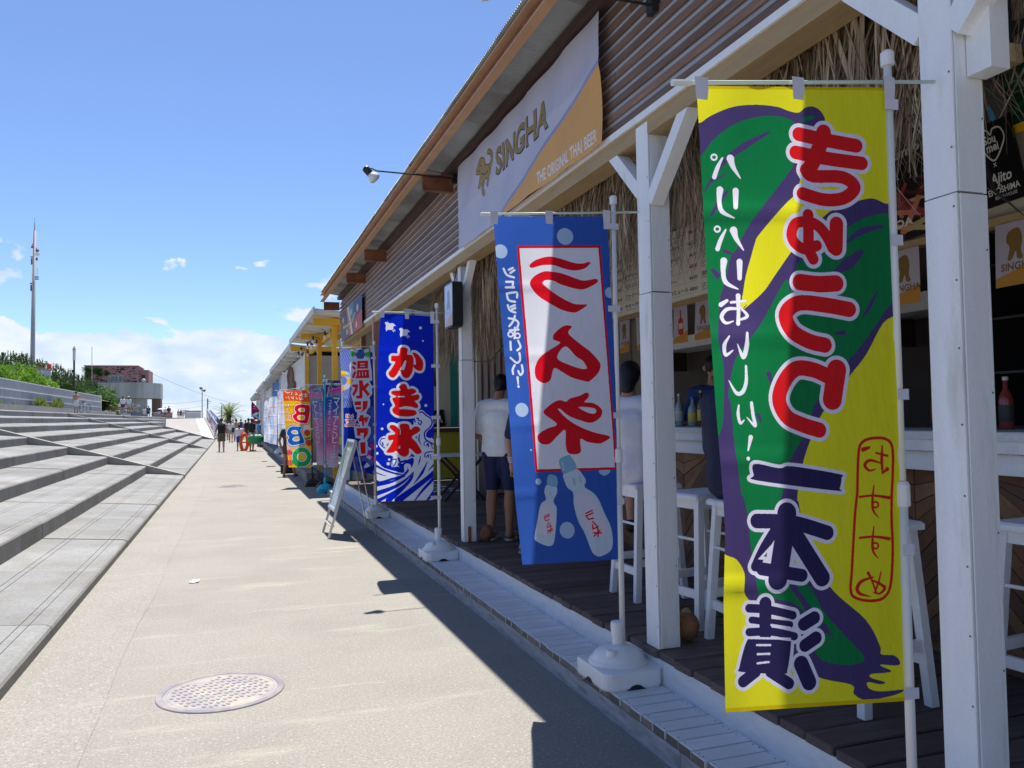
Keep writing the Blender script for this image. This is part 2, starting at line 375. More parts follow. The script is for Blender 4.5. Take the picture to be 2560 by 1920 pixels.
# bare ends of the step planks are unpainted grey-brown wood
we = MB().box(-.003, .0, .002, .0985, .001, .035).mesh('end_grain'); we.materials.append(M['plank_end'])
for k in range(-24, 124):
    y = 3.231+.1135*k+.0035
    if y > 17.05: break
    j = random.uniform(-.006, .006)
    o = put('plank', ws, None, step, (1.856+j, y, .097+random.uniform(-.001, .001)))
    e = link('end_grain', we); e.parent = o
skirt = MB()
for a, b in ((.2, 3.2), (3.206, 6.9), (6.906, 10.5), (10.506, 13.9), (13.906, 17.18)):
    o = build(MB().box(1.852, 1.868, a, b, .0, .094), 'skirt_board', M['skirt'] if 'skirt' in M else M.setdefault('skirt', mat('skirt', (.42, .41, .40), .8, .2, 4, stretch=(1, 2, 10), alt=(.25, .24, .23), altfac=(.45, .7))), step)
for a, b in ((-.4, 3.9), (3.904, 7.62), (7.624, 11.3), (11.304, 17.3)):
    build(MB().box(2.165, 2.199, a, b, .10, .263), 'riser_board', M['white_board2'] if 'white_board2' in M else M.setdefault('white_board2', mat('white_board2', (.72, .73, .73), .6, .1, 4, stretch=(2, 2, 9), bump=.3, bscale=30, alt=(.40, .40, .40), altfac=(.64, .82), altscale=10)), deck)
# nail heads on the step planks
nl = MB()
for k in range(-24, 60):
    y = 3.231+.1135*k+.0035
    if y < .5: continue
    for xx in (1.875, 2.14):
        for yy in (.03, .075):
            if random.random() < .8: nl.lathe([(.0035, 0), (.0035, .0012)], (xx+random.uniform(-.008, .008), y+yy+random.uniform(-.008, .008), .1345), 6)
build(nl, 'nail_heads', M['dark'], step, kind='stuff')
# ---------------------------------------------------------------- beach hut bar (near right)
hut = thing('beach_hut', (4.3, 8.5, .3), 'long open beach bar with brown slat wall, white posts and rusty eaves', 'building')
def post(y0, y1, x0, x1, seam, top=3.215):
    p = build(MB().box(x0+.012, x1-.012, y0+.012, y1-.012, .302, top), 'post', M['plank_end'], hut)
    for za, zb, j in ((.304, seam-.002, 0), (seam+.002, top-.012, .0015)):
        build(MB().cbox(x0+j, x0+.0115, y0+.002, y1-.002, za, zb, .002), 'cladding_board', M['white_paint'], p); build(MB().cbox(x1-.0115, x1-j, y0+.002, y1-.002, za, zb, .002), 'cladding_board', M['white_paint'], p)
        build(MB().cbox(x0+.0145, x1-.0125, y0+j, y0+.0115, za+.002, zb-.001, .002), 'cladding_board', M['white_paint'], p); build(MB().cbox(x0+.0135, x1-.0135, y1-.0115, y1-j, za, zb, .002), 'cladding_board', M['white_paint'], p)
    sc = MB(); n = 16
    for k in range(13):
        z = .42+k*.225+random.uniform(-.03, .03)
        if z > top-.1: break
        sc.lathe([(.0034, 0), (.0034, .002)], (0, 0, 0), 8); sc.v[-n:] = [(x0-.0008-v[2]*.4, y0+.012+v[0], z+v[1]) for v in sc.v[-n:]]
        if k % 2: sc.lathe([(.0034, 0), (.0034, .002)], (0, 0, 0), 8); sc.v[-n:] = [(x1-.014+v[0], y0-.0008-v[2]*.4, z+.1+v[1]) for v in sc.v[-n:]]
    build(sc, 'screws', M['plank_end'], p, kind='stuff')
    return p
post(1.963, 2.094, 2.18, 2.312, 2.27); post(3.964, 4.105, 2.18, 2.312, 2.25); post(8.05, 8.165, 2.228, 2.36, 2.16)
build(MB().cbox(2.17, 2.31, 13.15, 13.30, .30, 3.21, .004), 'post', mat('pink_post', (.42, .20, .15), .6, .15, 4), hut)
build(MB().cbox(2.17, 2.31, 17.15, 17.3, .30, 3.21, .004), 'post', M['white_paint'], hut)
def brace(y0, z0, y1, z1, x0=2.155, x1=2.25, wd=.095, m='white_paint'):
    d = Vector((0, y1-y0, z1-z0)).normalized(); n = Vector((0, -d.z, d.y))
    b = MB().obox(((x0+x1)/2, (y0+y1)/2, (z0+z1)/2), ((x1-x0)/2, 0, 0), Vector((0, y1-y0, z1-z0))/2, n*wd/2)
    return build(b, 'brace', M[m], hut)
brace(4.09, 2.835, 4.465, 3.185, 2.184, 2.262, .076); brace(3.975, 2.755, 3.545, 3.185, 2.184, 2.262, .076); brace(2.085, 2.84, 2.46, 3.20, 2.184, 2.262, .086); brace(1.97, 2.80, 1.58, 3.19, 2.184, 2.262, .086)
brace(8.15, 2.82, 8.48, 3.16, 2.232, 2.30, .07); brace(8.06, 2.80, 7.72, 3.16, 2.232, 2.30, .07)
for a, b in ((-.5, 4.09), (4.094, 8.1), (8.104, 12.4), (12.404, 17.4)):
    build(MB().box(2.182, 2.335, a, b, 3.125+.003*random.random(), 3.222), 'beam', M['raw_wood'], hut)
    build(MB().box(2.166, 2.198, a, b, 3.224, 3.262), 'trim_board', M['white_paint'], hut)
# slat wall: each board of each row
M['backing'] = mat('backing', (.40, .44, .52), .6, .2, 2)
build(MB().box(2.203, 2.22, -.5, 17.42, 3.263, 4.068), 'backing_sheet', M['backing'], hut)
for r in range(10):
    z = 3.275+r*.079; y = -.5
    y += random.uniform(0, 2)
    segs = [-.5]
    while y < 17.0: segs.append(y); y += random.uniform(3.2, 4.4)
    segs.append(17.55+random.uniform(-.05, .12))
    for a, b in zip(segs, segs[1:]):
        if b-a < .3: continue
        j = random.uniform(-.004, .004)
        sbm = MB(); sbm.prism([(2.186+j*.5, z), (2.2005, z), (2.2005, z+.045), (2.189+j*.5, z+.047)], 'y', a+.003, b-.003)
        build(sbm, 'slat', M['slat'], hut)
M['dark_wood'] = mat('dark_wood', (.075, .042, .035), .6, .2, 4, stretch=(10, 1, 10))
build(MB().box(2.10, 2.23, -.5, 17.3, 4.07, 4.135), 'wall_plate', M['dark_wood'], hut)
# roof of corrugated sheets over a rusty eave channel
roof = build(MB().box(2.6, 2.7, -.5, 17.2, 3.86, 3.94), 'roof', M['dark_wood'], hut)
def rzx(x): return 4.215-.16*(x-1.755)
y = -.6; k = 0
while y < 17.2:
    y1 = min(y+.76, 17.22); sh = MB(); nn = int((y1-y)/.008)
    yy = [y+(y1-y)*i/nn for i in range(nn+1)]
    off = .004*(k % 2)
    sh.grid([[(x, t, rzx(x)+off+.009*math.sin(t*2*math.pi/.032)) for t in yy] for x in (1.752, 2.3, 4.2, 6.95)])
    build(sh, 'corrugated_sheet', M['corrugated'], roof, smooth=True); y += .74; k += 1
for ya, yb_, j in ((-.5, 11.2, 0), (11.206, 17.48, .002)):
    ch = MB(); ch.prism([(1.766+j, 4.045), (1.842+j, 4.045), (1.842+j, 4.19), (1.770+j, 4.19), (1.770+j, 4.178), (1.832+j, 4.178), (1.832+j, 4.057), (1.766+j, 4.057)], 'y', ya, yb_); build(ch, 'eave_channel', M['rust_light'], hut)
for a, b in ((-.5, 5.1), (5.105, 11.1), (11.105, 17.1)): build(MB().box(1.827, 1.8305, a, b, 4.060, 4.176), 'channel_web_rust', M['rust'], hut)
for yb in (3.72, 8.0, 11.84, 13.82, 17.42):
    b = MB(); b.prism([(yb, 3.875), (yb+.06, 3.875), (yb+.06, 4.043), (yb, 4.043), (yb, 4.034), (yb+.05, 4.034), (yb+.05, 3.884), (yb, 3.884)], 'x', 1.84, 2.168); build(b, 'outrigger', M['rust'], hut)
# rear and side walls close the room
M['inner_wall'] = mat('inner_wall', (.50, .44, .36), .8, .15, 2)
M['cream'] = mat('cream', (.62, .58, .47), .7, .08, 2)
build(MB().box(6.9, 6.98, -.5, 17.5, 0, 3.6), 'rear_wall', M['inner_wall'], hut)
build(MB().box(2.4, 6.9, -.6, -.5, 0, 4.05), 'side_wall', M['inner_wall'], hut)
build(MB().box(2.6, 6.9, 17.42, 17.5, 0, 3.95), 'end_wall', M['cream'], hut)
for x, wd, c in ((3.05, .16, (.03, .30, .27)), (4.55, .16, (.03, .30, .27)), (2.62, .08, (.35, .12, .12)), (3.7, .07, (.5, .2, .15)), (5.4, .1, (.35, .1, .2))):
    build(MB().box(x, x+wd, 17.405, 17.418, .3, 3.9), 'painted_stripe', mat('stripe', c, .6), hut)
# inner partition with thin purple stripes and a bar of mixed wood off-cuts
build(MB().box(3.95, 6.88, 13.3, 13.38, .3, 3.75), 'partition', M['cream'], hut)
ms = mat('purple_stripe', (.20, .08, .10), .6)
for k in range(17): build(MB().box(4.02+k*.115, 4.02+k*.115+.035, 13.288, 13.299, .3, 3.7), 'painted_stripe', ms, hut)
bar2 = thing('offcut_bar', (4.6, 13.0, .3), 'bar front clad in mixed wooden off-cuts below the striped wall', 'counter')
build(MB().box(3.95, 5.6, 12.75, 13.28, .30, 1.42), 'carcass', M['dark_wood'], bar2); build(MB().cbox(3.88, 5.7, 12.66, 13.28, 1.424, 1.47, .006), 'counter_top', M['dark_wood'], bar2)
wm = [mat('offcut%d' % i, c, .7, .2, 6, stretch=(2, 10, 10)) for i, c in enumerate(((.22, .13, .08), (.10, .09, .085), (.32, .25, .18), (.07, .05, .045), (.45, .42, .38), (.16, .15, .15)))]
z = .32
while z < 1.36:
    x = 3.96; h = random.choice((.07, .09, .11))
    while x < 5.5:
        ln = random.uniform(.18, .42); build(MB().box(x, min(x+ln, 5.6)-.005, 12.75-random.uniform(.006, .03), 12.749, z, z+h-.005), 'offcut', random.choice(wm), bar2); x += ln
    z += h
# yellow counter at the far end
yc = thing('yellow_counter', (4.1, 16.9, .3), 'yellow painted counter standing far back in the shade of the bar', 'counter')
build(MB().box(3.55, 5.3, 16.6, 17.2, .30, 1.26), 'carcass', mat('mustard', (.42, .36, .03), .6, .1), yc); build(MB().cbox(3.48, 5.4, 16.52, 17.2, 1.263, 1.36, .01), 'counter_top', M['dark_wood'], yc)
# checkered mat
ck = build(MB().box(2.6, 3.75, 13.5, 16.4, .303, .308), 'floor_mat', mat('mat_dark', (.03, .03, .03), .8), label='black and white chequered mat on the dark deck floor', cat='mat')
mw = mat('mat_white', (.6, .6, .57), .7)
for i in range(6):
    for j in range(12):
        if (i+j) % 2: build(MB().box(2.62+i*.185, 2.62+i*.185+.18, 13.55+j*.235, 13.55+j*.235+.23, .309, .312), 'tile', mw, ck)

# ---------------------------------------------------------------- bar counter with chevron front
bar = thing('bar_counter', (3.5, 4.2, .3), 'white topped bar counter with a chevron wooden front behind the stools', 'counter')
build(MB().cbox(3.36, 3.98, .6, 7.35, 1.425, 1.468, .005), 'counter_top', M['white_board'], bar)
build(MB().box(3.375, 3.405, .6, 7.34, 1.365, 1.424), 'fascia', M['white_paint'], bar); build(MB().box(3.42, 3.47, .6, 7.33, 1.262, 1.36), 'fascia', M['white_paint'], bar)
build(MB().box(3.53, 3.9, .6, 7.3, .30, 1.258), 'carcass', M['dark_wood'], bar)
cw = [mat('chevron%d' % i, c, .6, .25, 5, stretch=(8, 4, 4), bump=.2) for i, c in enumerate(((.20, .095, .045), (.155, .075, .04), (.24, .125, .06), (.125, .06, .035)))]
yy = .7; cidx = 0
while yy < 7.2:
    y1 = yy+.40; s = 1 if cidx % 2 else -1; zz = -.2
    while zz < 1.7:
        a0, a1 = (zz, zz+.40) if s > 0 else (zz+.40, zz)
        P = [(yy+.003, a0), (y1-.003, a1), (y1-.003, a1+.092), (yy+.003, a0+.092)]
        Q = [(u, min(max(v, .305), 1.255)) for u, v in P]
        if max(v for _, v in Q)-min(v for _, v in Q) > .02: build(MB().prism(Q, 'x', 3.505+random.uniform(0, .006), 3.5295), 'board', random.choice(cw), bar)
        zz += .098
    yy = y1; cidx += 1
# shelf high behind the bar
sh = thing('bar_shelf', (5.1, 5.5, 2.3), 'long white shelf fixed high on the wall behind the bar', 'shelf')
build(MB().box(4.95, 5.4, 1.2, 9.0, 2.33, 2.47), 'shelf_board', M['white_paint'], sh)
for y in (1.3, 3.3, 5.3, 7.3, 8.9): build(MB().box(5.0, 5.38, y, y+.05, 2.1, 2.328), 'bracket', M['dark_wood'], sh)
build(MB().box(5.42, 5.5, .2, 9.6, .3, 3.75), 'bar_back_wall', mat('backwall', (.09, .07, .06), .8), hut)
# bottles
gl = [mat('glass%d' % i, c, .12, .05, spec=.6) for i, c in enumerate(((.05, .10, .04), (.16, .07, .02), (.45, .40, .22), (.02, .02, .02), (.30, .05, .04), (.35, .42, .45), (.04, .12, .30)))]
lb = [mat('label%d' % i, c, .5) for i, c in enumerate(((.7, .66, .55), (.55, .08, .06), (.1, .2, .5), (.75, .55, .1), (.05, .05, .05)))]
def bottle(x, y, z, h=.28, r=.036, label='', where=None):
    t = thing('bottle', (x, y, z), label, 'bottle', where)
    build(MB().lathe([(r*.9, 0), (r, .01), (r, h*.55), (r*.8, h*.66), (r*.36, h*.76), (r*.34, h*.93)], (x, y, z), 12), 'glass_body', random.choice(gl), t, smooth=True)
    build(MB().lathe([(r*1.02, h*.15), (r*1.03, h*.16), (r*1.03, h*.45), (r*1.02, h*.46)], (x, y, z), 12), 'paper_label', random.choice(lb), t, smooth=True)
    build(MB().lathe([(r*.4, h*.93), (r*.42, h*.94), (r*.42, h), (r*.3, h*1.003)], (x, y, z), 10), 'cap', random.choice(lb), t, smooth=True)
for k in range(11): bottle(5.12+random.uniform(-.05, .05), 6.7+k*.13, 2.472, random.uniform(.2, .3), .035, 'bottle on the high white shelf behind the bar', 'bottles on the high bar shelf')
for k in range(9): bottle(3.72+random.uniform(-.06, .1), 5.55+k*.115, 1.47, random.uniform(.2, .33), random.uniform(.03, .04), 'bottle standing on the bar counter beside the post', 'bottles on the bar counter')
for k in range(5): bottle(3.75+random.uniform(-.03, .06), 3.15+k*.1, 1.47, .27, .036, 'dark bottle with yellow cap on the counter near the flagpole', 'dark bottles near the flagpole')
for r in range(3):
    for k in range(4): bottle(4.35+.05*(k % 2), 2.72+k*.11, 1.50+r*.31, .25, .042, 'red capped drink bottle in the cooler at the right edge', 'bottles in the drinks cooler')
cool = thing('drinks_cooler', (4.45, 2.9, .3), 'dark drinks cooler with open shelves at the right edge behind the counter', 'cooler')
for r in range(4): build(MB().box(4.15, 4.75, 2.3, 3.55, 1.48+.31*r-.016, 1.48+.31*r-.002+.0), 'shelf', M['black_metal'], cool)
build(MB().box(4.76, 4.8, 2.3, 3.55, .3, 2.6), 'back', M['black_metal'], cool)
build(MB().box(4.15, 4.76, 3.556, 3.6, .3, 2.6), 'side', M['black_metal'], cool); build(MB().box(4.15, 4.76, 2.25, 2.296, .3, 2.6), 'side', M['black_metal'], cool); build(MB().box(4.15, 4.755, 2.3, 3.55, .3, 1.46), 'lower_case', M['black_metal'], cool)
# ice-bin, fan and panel behind the counter
pn = thing('panel_board', (4.9, 7.3, 1.3), 'upright panel of white boards behind the bartender', 'panel')
for k in range(3): build(MB().box(4.9, 4.93, 7.1+k*.17, 7.265+k*.17, 1.1, 2.02), 'board', M['white_board'], pn)
fan = thing('desk_fan', (3.72, 5.3, 1.47), 'dark round desk fan on the counter beside the green flag', 'fan')
fm = MB()
for k in range(20): a = k*math.pi/10; fm.tube([(3.72, 5.3+.16*math.cos(a), 1.68+.16*math.sin(a)), (3.70, 5.3, 1.68)], .0022, 4)
ring = [(3.72, 5.3+.165*math.cos(a*math.pi/12), 1.68+.165*math.sin(a*math.pi/12)) for a in range(25)]
fm.tube(ring, .006, 6); build(fm, 'cage', M['steel'], fan)
fb = MB()
for k in range(3):
    a = k*2.09; fb.add([(3.735, 5.3, 1.68), (3.745, 5.3+.13*math.cos(a), 1.68+.13*math.sin(a)), (3.73, 5.3+.14*math.cos(a+.5), 1.68+.14*math.sin(a+.5)), (3.74, 5.3+.08*math.cos(a+.9), 1.68+.08*math.sin(a+.9))], [(0, 1, 2, 3)])
build(fb, 'blades', M['black_metal'], fan); build(MB().lathe([(.09, 0), (.08, .02), (.015, .03), (.015, .06)], (3.74, 5.3, 1.469), 16), 'foot', M['black_metal'], fan)

# ---------------------------------------------------------------- stools
def stool(c, rz=0, label='', first=[None]):
    x, y = c
    if first[0]: return dup(first[0], (x, y, .30), rz, label)
    t = thing('bar_stool', (x, y, .30), label, 'stool', 'white wooden bar stools'); first[0] = t
    w = M['white_paint']
    build(MB().cbox(x-.185, x+.185, y-.19, y+.19, 1.058, 1.092, .01), 'seat', w, t)
    for sx in (-1, 1):
        for sy in (-1, 1):
            a = Vector((x+sx*.135, y+sy*.145, 1.057)); b = Vector((x+sx*.185, y+sy*.185, .3015)); d = b-a
            leg = MB(); hw = .021
            leg.add([(a.x-hw, a.y-hw, a.z), (a.x+hw, a.y-hw, a.z), (a.x+hw, a.y+hw, a.z), (a.x-hw, a.y+hw, a.z), (b.x-hw, b.y-hw, b.z), (b.x+hw, b.y-hw, b.z), (b.x+hw, b.y+hw, b.z), (b.x-hw, b.y+hw, b.z)],
                    [(0, 1, 2, 3), (7, 6, 5, 4), (0, 4, 5, 1), (1, 5, 6, 2), (2, 6, 7, 3), (3, 7, 4, 0)])
            build(leg, 'leg', w, t)
    for sy in (-1, 1):
        build(MB().box(x-.118, x+.118, y+sy*.147-.011, y+sy*.147+.011, 1.0, 1.056), 'apron', w, t)
        build(MB().bar((x-.16, y+sy*.172, .56), (x+.16, y+sy*.172, .56), .024, .05), 'stretcher', w, t)
    for sx in (-1, 1):
        build(MB().box(x+sx*.138-.011, x+sx*.138+.011, y-.127, y+.127, 1.0, 1.056), 'apron', w, t)
        build(MB().tube([(x+sx*.158, y-.155, .82), (x+sx*.158, y+.155, .82)], .009, 8), 'dowel', w, t)
        build(MB().bar((x+sx*.168, y-.165, .50), (x+sx*.168, y+.165, .50), .024, .05), 'footrest', w, t)
    return t
stool((2.78, 5.19), 0, 'white bar stool with the white-shirted customer, left of the middle post')
stool((2.76, 4.44), .12, 'empty white bar stool just right of the middle white post')
stool((2.73, 3.87), -.06, 'white bar stool right beside the green and yellow flag edge')
stool((2.66, 2.97), .03, 'white bar stool seen between the flag pole and the nearest post')
_p = onZ((2506, 1307), 1.09); stool((_p.x+.2, _p.y-.1), .1, 'white bar stool cut by the right edge of the picture')
cn = thing('coconut_husk', (2.42, 4.06, .30), 'brown coconut husk lying on the deck against the middle post', 'coconut')
M['husk'] = mat('husk', (.30, .14, .06), .9, .3, 14, bump=.8, bscale=40, alt=(.10, .05, .03))
build(MB().ball((2.41, 4.06, .385), (.07, .075, .085), 14, 10), 'shell', M['husk'], cn, smooth=True); build(MB().lathe([(.03, 0), (.012, .02)], (2.41, 4.06, .466), 8), 'stem_end', M['raw_wood'], cn)
cn2 = thing('driftwood_stump', (2.44, 8.0, .30), 'rust brown wooden stump on the deck behind the far white post', 'stump')
build(MB().tube([(2.45, 8.06, .302), (2.46, 8.03, .40), (2.47, 8.01, .46)], [.06, .065, .04], 10), 'trunk', M['husk'], cn2, smooth=True)
build(MB().box(2.27, 2.30, 8.035, 8.049, .302, .46), 'broken_slip', M['rust'], hut)
# folding table by the off-cut bar
ft = thing('folding_table', (3.2, 12.2, .3), 'small white topped folding table with crossed wooden legs', 'table')
build(MB().cbox(2.95, 3.75, 11.9, 12.5, .98, 1.01, .005), 'table_top', M['white_board'], ft)
for y in (11.98, 12.42):
    for a, b in ((3.02, 3.65), (3.65, 3.02)): build(MB().bar((a, y+(.02 if a < b else -.02), .302), (b, y+(.02 if a < b else -.02), .978), .03, .04), 'leg', M['dark_wood'], ft)

# ---------------------------------------------------------------- spot lamps on arms
def spot(y, x0, x1, z, label):
    t = thing('spot_lamp', (2.0, y, z), label, 'lamp', 'spot lamps under the eaves')
    build(MB().tube([(x0, y-.02, z-.01), (1.75, y, z+.005), (x1, y, z+.01)], .008, 8), 'arm', M['black_metal'], t)
    build(MB().box(x0-.02, x0+.03, y-.04, y+.03, z-.05, z+.04), 'bracket', M['black_metal'], t)
    ax = Vector((.62, -.12, -.72)).normalized(); c = Vector((x1-.10, y, z+.015))
    def ln(prof, nm, mt):
        mb = MB(); mb.lathe(prof, (0, 0, 0), 20); q = Vector((0, 0, 1)).rotation_difference(ax); mb.v = [tuple(q @ Vector(v)+c) for v in mb.v]; return build(mb, nm, mt, t, smooth=True)
    ln([(.018, -.03), (.034, -.022), (.038, .0), (.036, .055), (.030, .058)], 'housing', M['black_metal'])
    ln([(.034, .056), (.052, .085), (.062, .115), (.061, .125), (.045, .138), (.0, .146)], 'bulb_glass', mat('bulb', (.75, .76, .72), .15, .02))
    build(MB().tube([(x1+.0, y, z+.01), (x1-.05, y, z+.03), c], .007, 6), 'knuckle', M['black_metal'], t)
spot(8.02, 2.17, 1.37, 4.03, 'black spot lamp on a long arm, bulb hanging over the promenade')
spot(3.86, 2.17, 1.26, 3.80, 'spot lamp poking into the picture at its top edge')
# light-box sign on the far white post
sg = thing('lightbox_sign', (2.15, 8.2, 2.7), 'small rounded white sign box hung on the far white post', 'sign')
def rrect(w, h, r, n=5):
    P = []
    for cx, cy, a0 in ((w/2-r, h/2-r, 0), (-w/2+r, h/2-r, 90), (-w/2+r, -h/2+r, 180), (w/2-r, -h/2+r, 270)):
        P += [(cx+r*math.cos(R(a0+90*i/n)), cy+r*math.sin(R(a0+90*i/n))) for i in range(n+1)]
    return P
# hangs across the street line, face turned along the promenade towards the walker
SB = MB(); SB.prism([(8.02+u-.02, 2.71+v) for u, v in rrect(.34, .46, .05)], 'x', 2.085, 2.19); build(SB, 'case', M['black_metal'], sg)
# ---------------------------------------------------------------- printed cloth and paper: artwork drawn by code
def cr(pts, n=6, closed=False):
    """smooth curve through the points"""
    P = [np.array(p, float) for p in pts]; k = len(P); o = []
    if k < 3: return [tuple(p) for p in P]
    rng = range(k) if closed else range(k-1)
    for i in rng:
        p0 = P[(i-1) % k] if (closed or i > 0) else P[0]; p1 = P[i]; p2 = P[(i+1) % k]; p3 = P[(i+2) % k] if (closed or i+2 < k) else P[-1]
        for j in range(n):
            t = j/n; o.append(tuple(.5*((2*p1)+(-p0+p2)*t+(2*p0-5*p1+4*p2-p3)*t*t+(-p0+3*p1-3*p2+p3)*t**3)))
    if not closed: o.append(tuple(P[-1]))
    return o
class Art:
    def __init__(s, w, h, base): s.w, s.h = w, h; s.a = np.empty((h, w, 3), np.float32); s.a[:] = s2l(base); s.map = lambda p: (p[0]*w, p[1]*h); s.k = 1.0; s.o = (0, 0, 1)
    def win(s, ox, oy, sc): s.o = (ox, oy, sc)
    def P(s, pts): return np.array([s.map((s.o[0]+p[0]*s.o[2], s.o[1]+p[1]*s.o[2])) for p in pts], float)
    def fillpx(s, Q, col):
        y0, y1 = max(int(Q[:, 1].min()), 0), min(int(Q[:, 1].max())+1, s.h)
        if y1 <= y0: return
        c = np.array(s2l(col), np.float32); A = Q; B = np.roll(Q, -1, 0)
        for y in range(y0, y1):
            yc = y+.5; mk = (A[:, 1] > yc) != (B[:, 1] > yc)
            if not mk.any(): continue
            a, b = A[mk], B[mk]; xs = np.sort(a[:, 0]+(yc-a[:, 1])/(b[:, 1]-a[:, 1])*(b[:, 0]-a[:, 0]))
            for i in range(0, len(xs)-1, 2):
                i0, i1 = max(int(xs[i]+.5), 0), min(int(xs[i+1]+.5), s.w)
                if i1 > i0: s.a[y, i0:i1] = c
    def strokepx(s, Q, wd, col):
        c = np.array(s2l(col), np.float32); n = len(Q); ws = wd if isinstance(wd, (list, tuple, np.ndarray)) else [wd]*n
        if n == 1: Q = np.vstack([Q, Q]); ws = list(ws)*2; n = 2
        for i in range(n-1):
            p, q = Q[i], Q[i+1]; r0, r1 = ws[i]/2, ws[i+1]/2; r = max(r0, r1)+1
            x0, x1 = int(max(min(p[0], q[0])-r, 0)), int(min(max(p[0], q[0])+r+1, s.w)); y0, y1 = int(max(min(p[1], q[1])-r, 0)), int(min(max(p[1], q[1])+r+1, s.h))
            if x1 <= x0 or y1 <= y0: continue
            X, Y = np.meshgrid(np.arange(x0, x1)+.5, np.arange(y0, y1)+.5); d = q-p; L2 = max(d@d, 1e-9)
            t = np.clip(((X-p[0])*d[0]+(Y-p[1])*d[1])/L2, 0, 1); dd = np.hypot(X-p[0]-t*d[0], Y-p[1]-t*d[1])
            s.a[y0:y1, x0:x1][dd < r0+(r1-r0)*t] = c
    def poly(s, pts, col, sm=True, edge=None, ew=0):
        q = cr(pts, 5, True) if sm else pts
        Q = s.P(q)
        if edge is not None: s.strokepx(np.vstack([Q, Q[:1]]), ew*s.o[2]*s.k*2, edge); s.fillpx(Q, edge)
        s.fillpx(Q, col)
    def line(s, pts, wd, col, sm=True):
        if isinstance(wd, (list, tuple)):
            q = cr(pts, 6) if sm else pts; ws = np.interp(np.linspace(0, 1, len(q)), np.linspace(0, 1, len(wd)), wd)*s.o[2]*s.k
        else:
            q = cr(pts, 6) if sm and len(pts) > 2 else pts; ws = [wd*s.o[2]*s.k]*len(q)
        s.strokepx(s.P(q), list(ws), col)
    def glyph(s, strokes, col, edge, ew):
        for pts, wd in strokes: s.line(pts, wd+2*ew, edge)
        for pts, wd in strokes: s.line(pts, wd, col)
    def dot(s, c, r, col): s.line([c, (c[0]+.01, c[1])], 2*r, col, False)
    def ringo(s, c, r, wd, col): s.line([(c[0]+r*math.cos(a*math.pi/8), c[1]+r*math.sin(a*math.pi/8)) for a in range(17)], wd, col, False)
    def text(s, body, x, y, size, col, fat=0., edge=None, ew=0., wide=1., mirror=False, shear=0, ang=0):
        """letters from the built-in font, baseline left at (x,y) in window units"""
        tr = text_tris(body, fat); tr2 = text_tris(body, fat+ew) if edge is not None else None
        ca, sa = math.cos(ang), math.sin(ang)
        for T, c in (((tr2, edge),) if edge is not None else ())+((tr, col),):
            for t in T:
                q = []
                for u, v in t:
                    u = u*wide+shear*v
                    if mirror: u = -u
                    q.append((x+size*(u*ca+v*sa), y+size*(-v*ca+u*sa)))
                s.fillpx(s.P(q), c)
    def image(s, name):
        im = bpy.data.images.new(name, s.w, s.h, float_buffer=True); im.colorspace_settings.name = 'Linear Rec.709'
        px = np.ones((s.h, s.w, 4), np.float32); px[..., :3] = s.a[::-1]; im.pixels.foreach_set(px.ravel()); im.update(); im.pack(); return im
TMP = bpy.data.scenes.new('scratch')
def scratch(o):
    TMP.collection.objects.link(o); TMP.view_layers[0].update(); return TMP.view_layers[0].depsgraph
_tc = {}
def text_tris(body, fat=0.):
    k = (body, round(fat, 4))
    if k in _tc: return _tc[k]
    c = bpy.data.curves.new('lettering', 'FONT'); c.body = body; c.size = 1; c.offset = fat; c.resolution_u = 3
    o = bpy.data.objects.new('lettering', c); dg = scratch(o); me = o.evaluated_get(dg).to_mesh()
    me.calc_loop_triangles(); v = [(p.co.x, p.co.y) for p in me.vertices]; T = [[v[i] for i in t.vertices] for t in me.loop_triangles]
    o.evaluated_get(dg).to_mesh_clear(); bpy.data.objects.remove(o); bpy.data.curves.remove(c); _tc[k] = T; return T
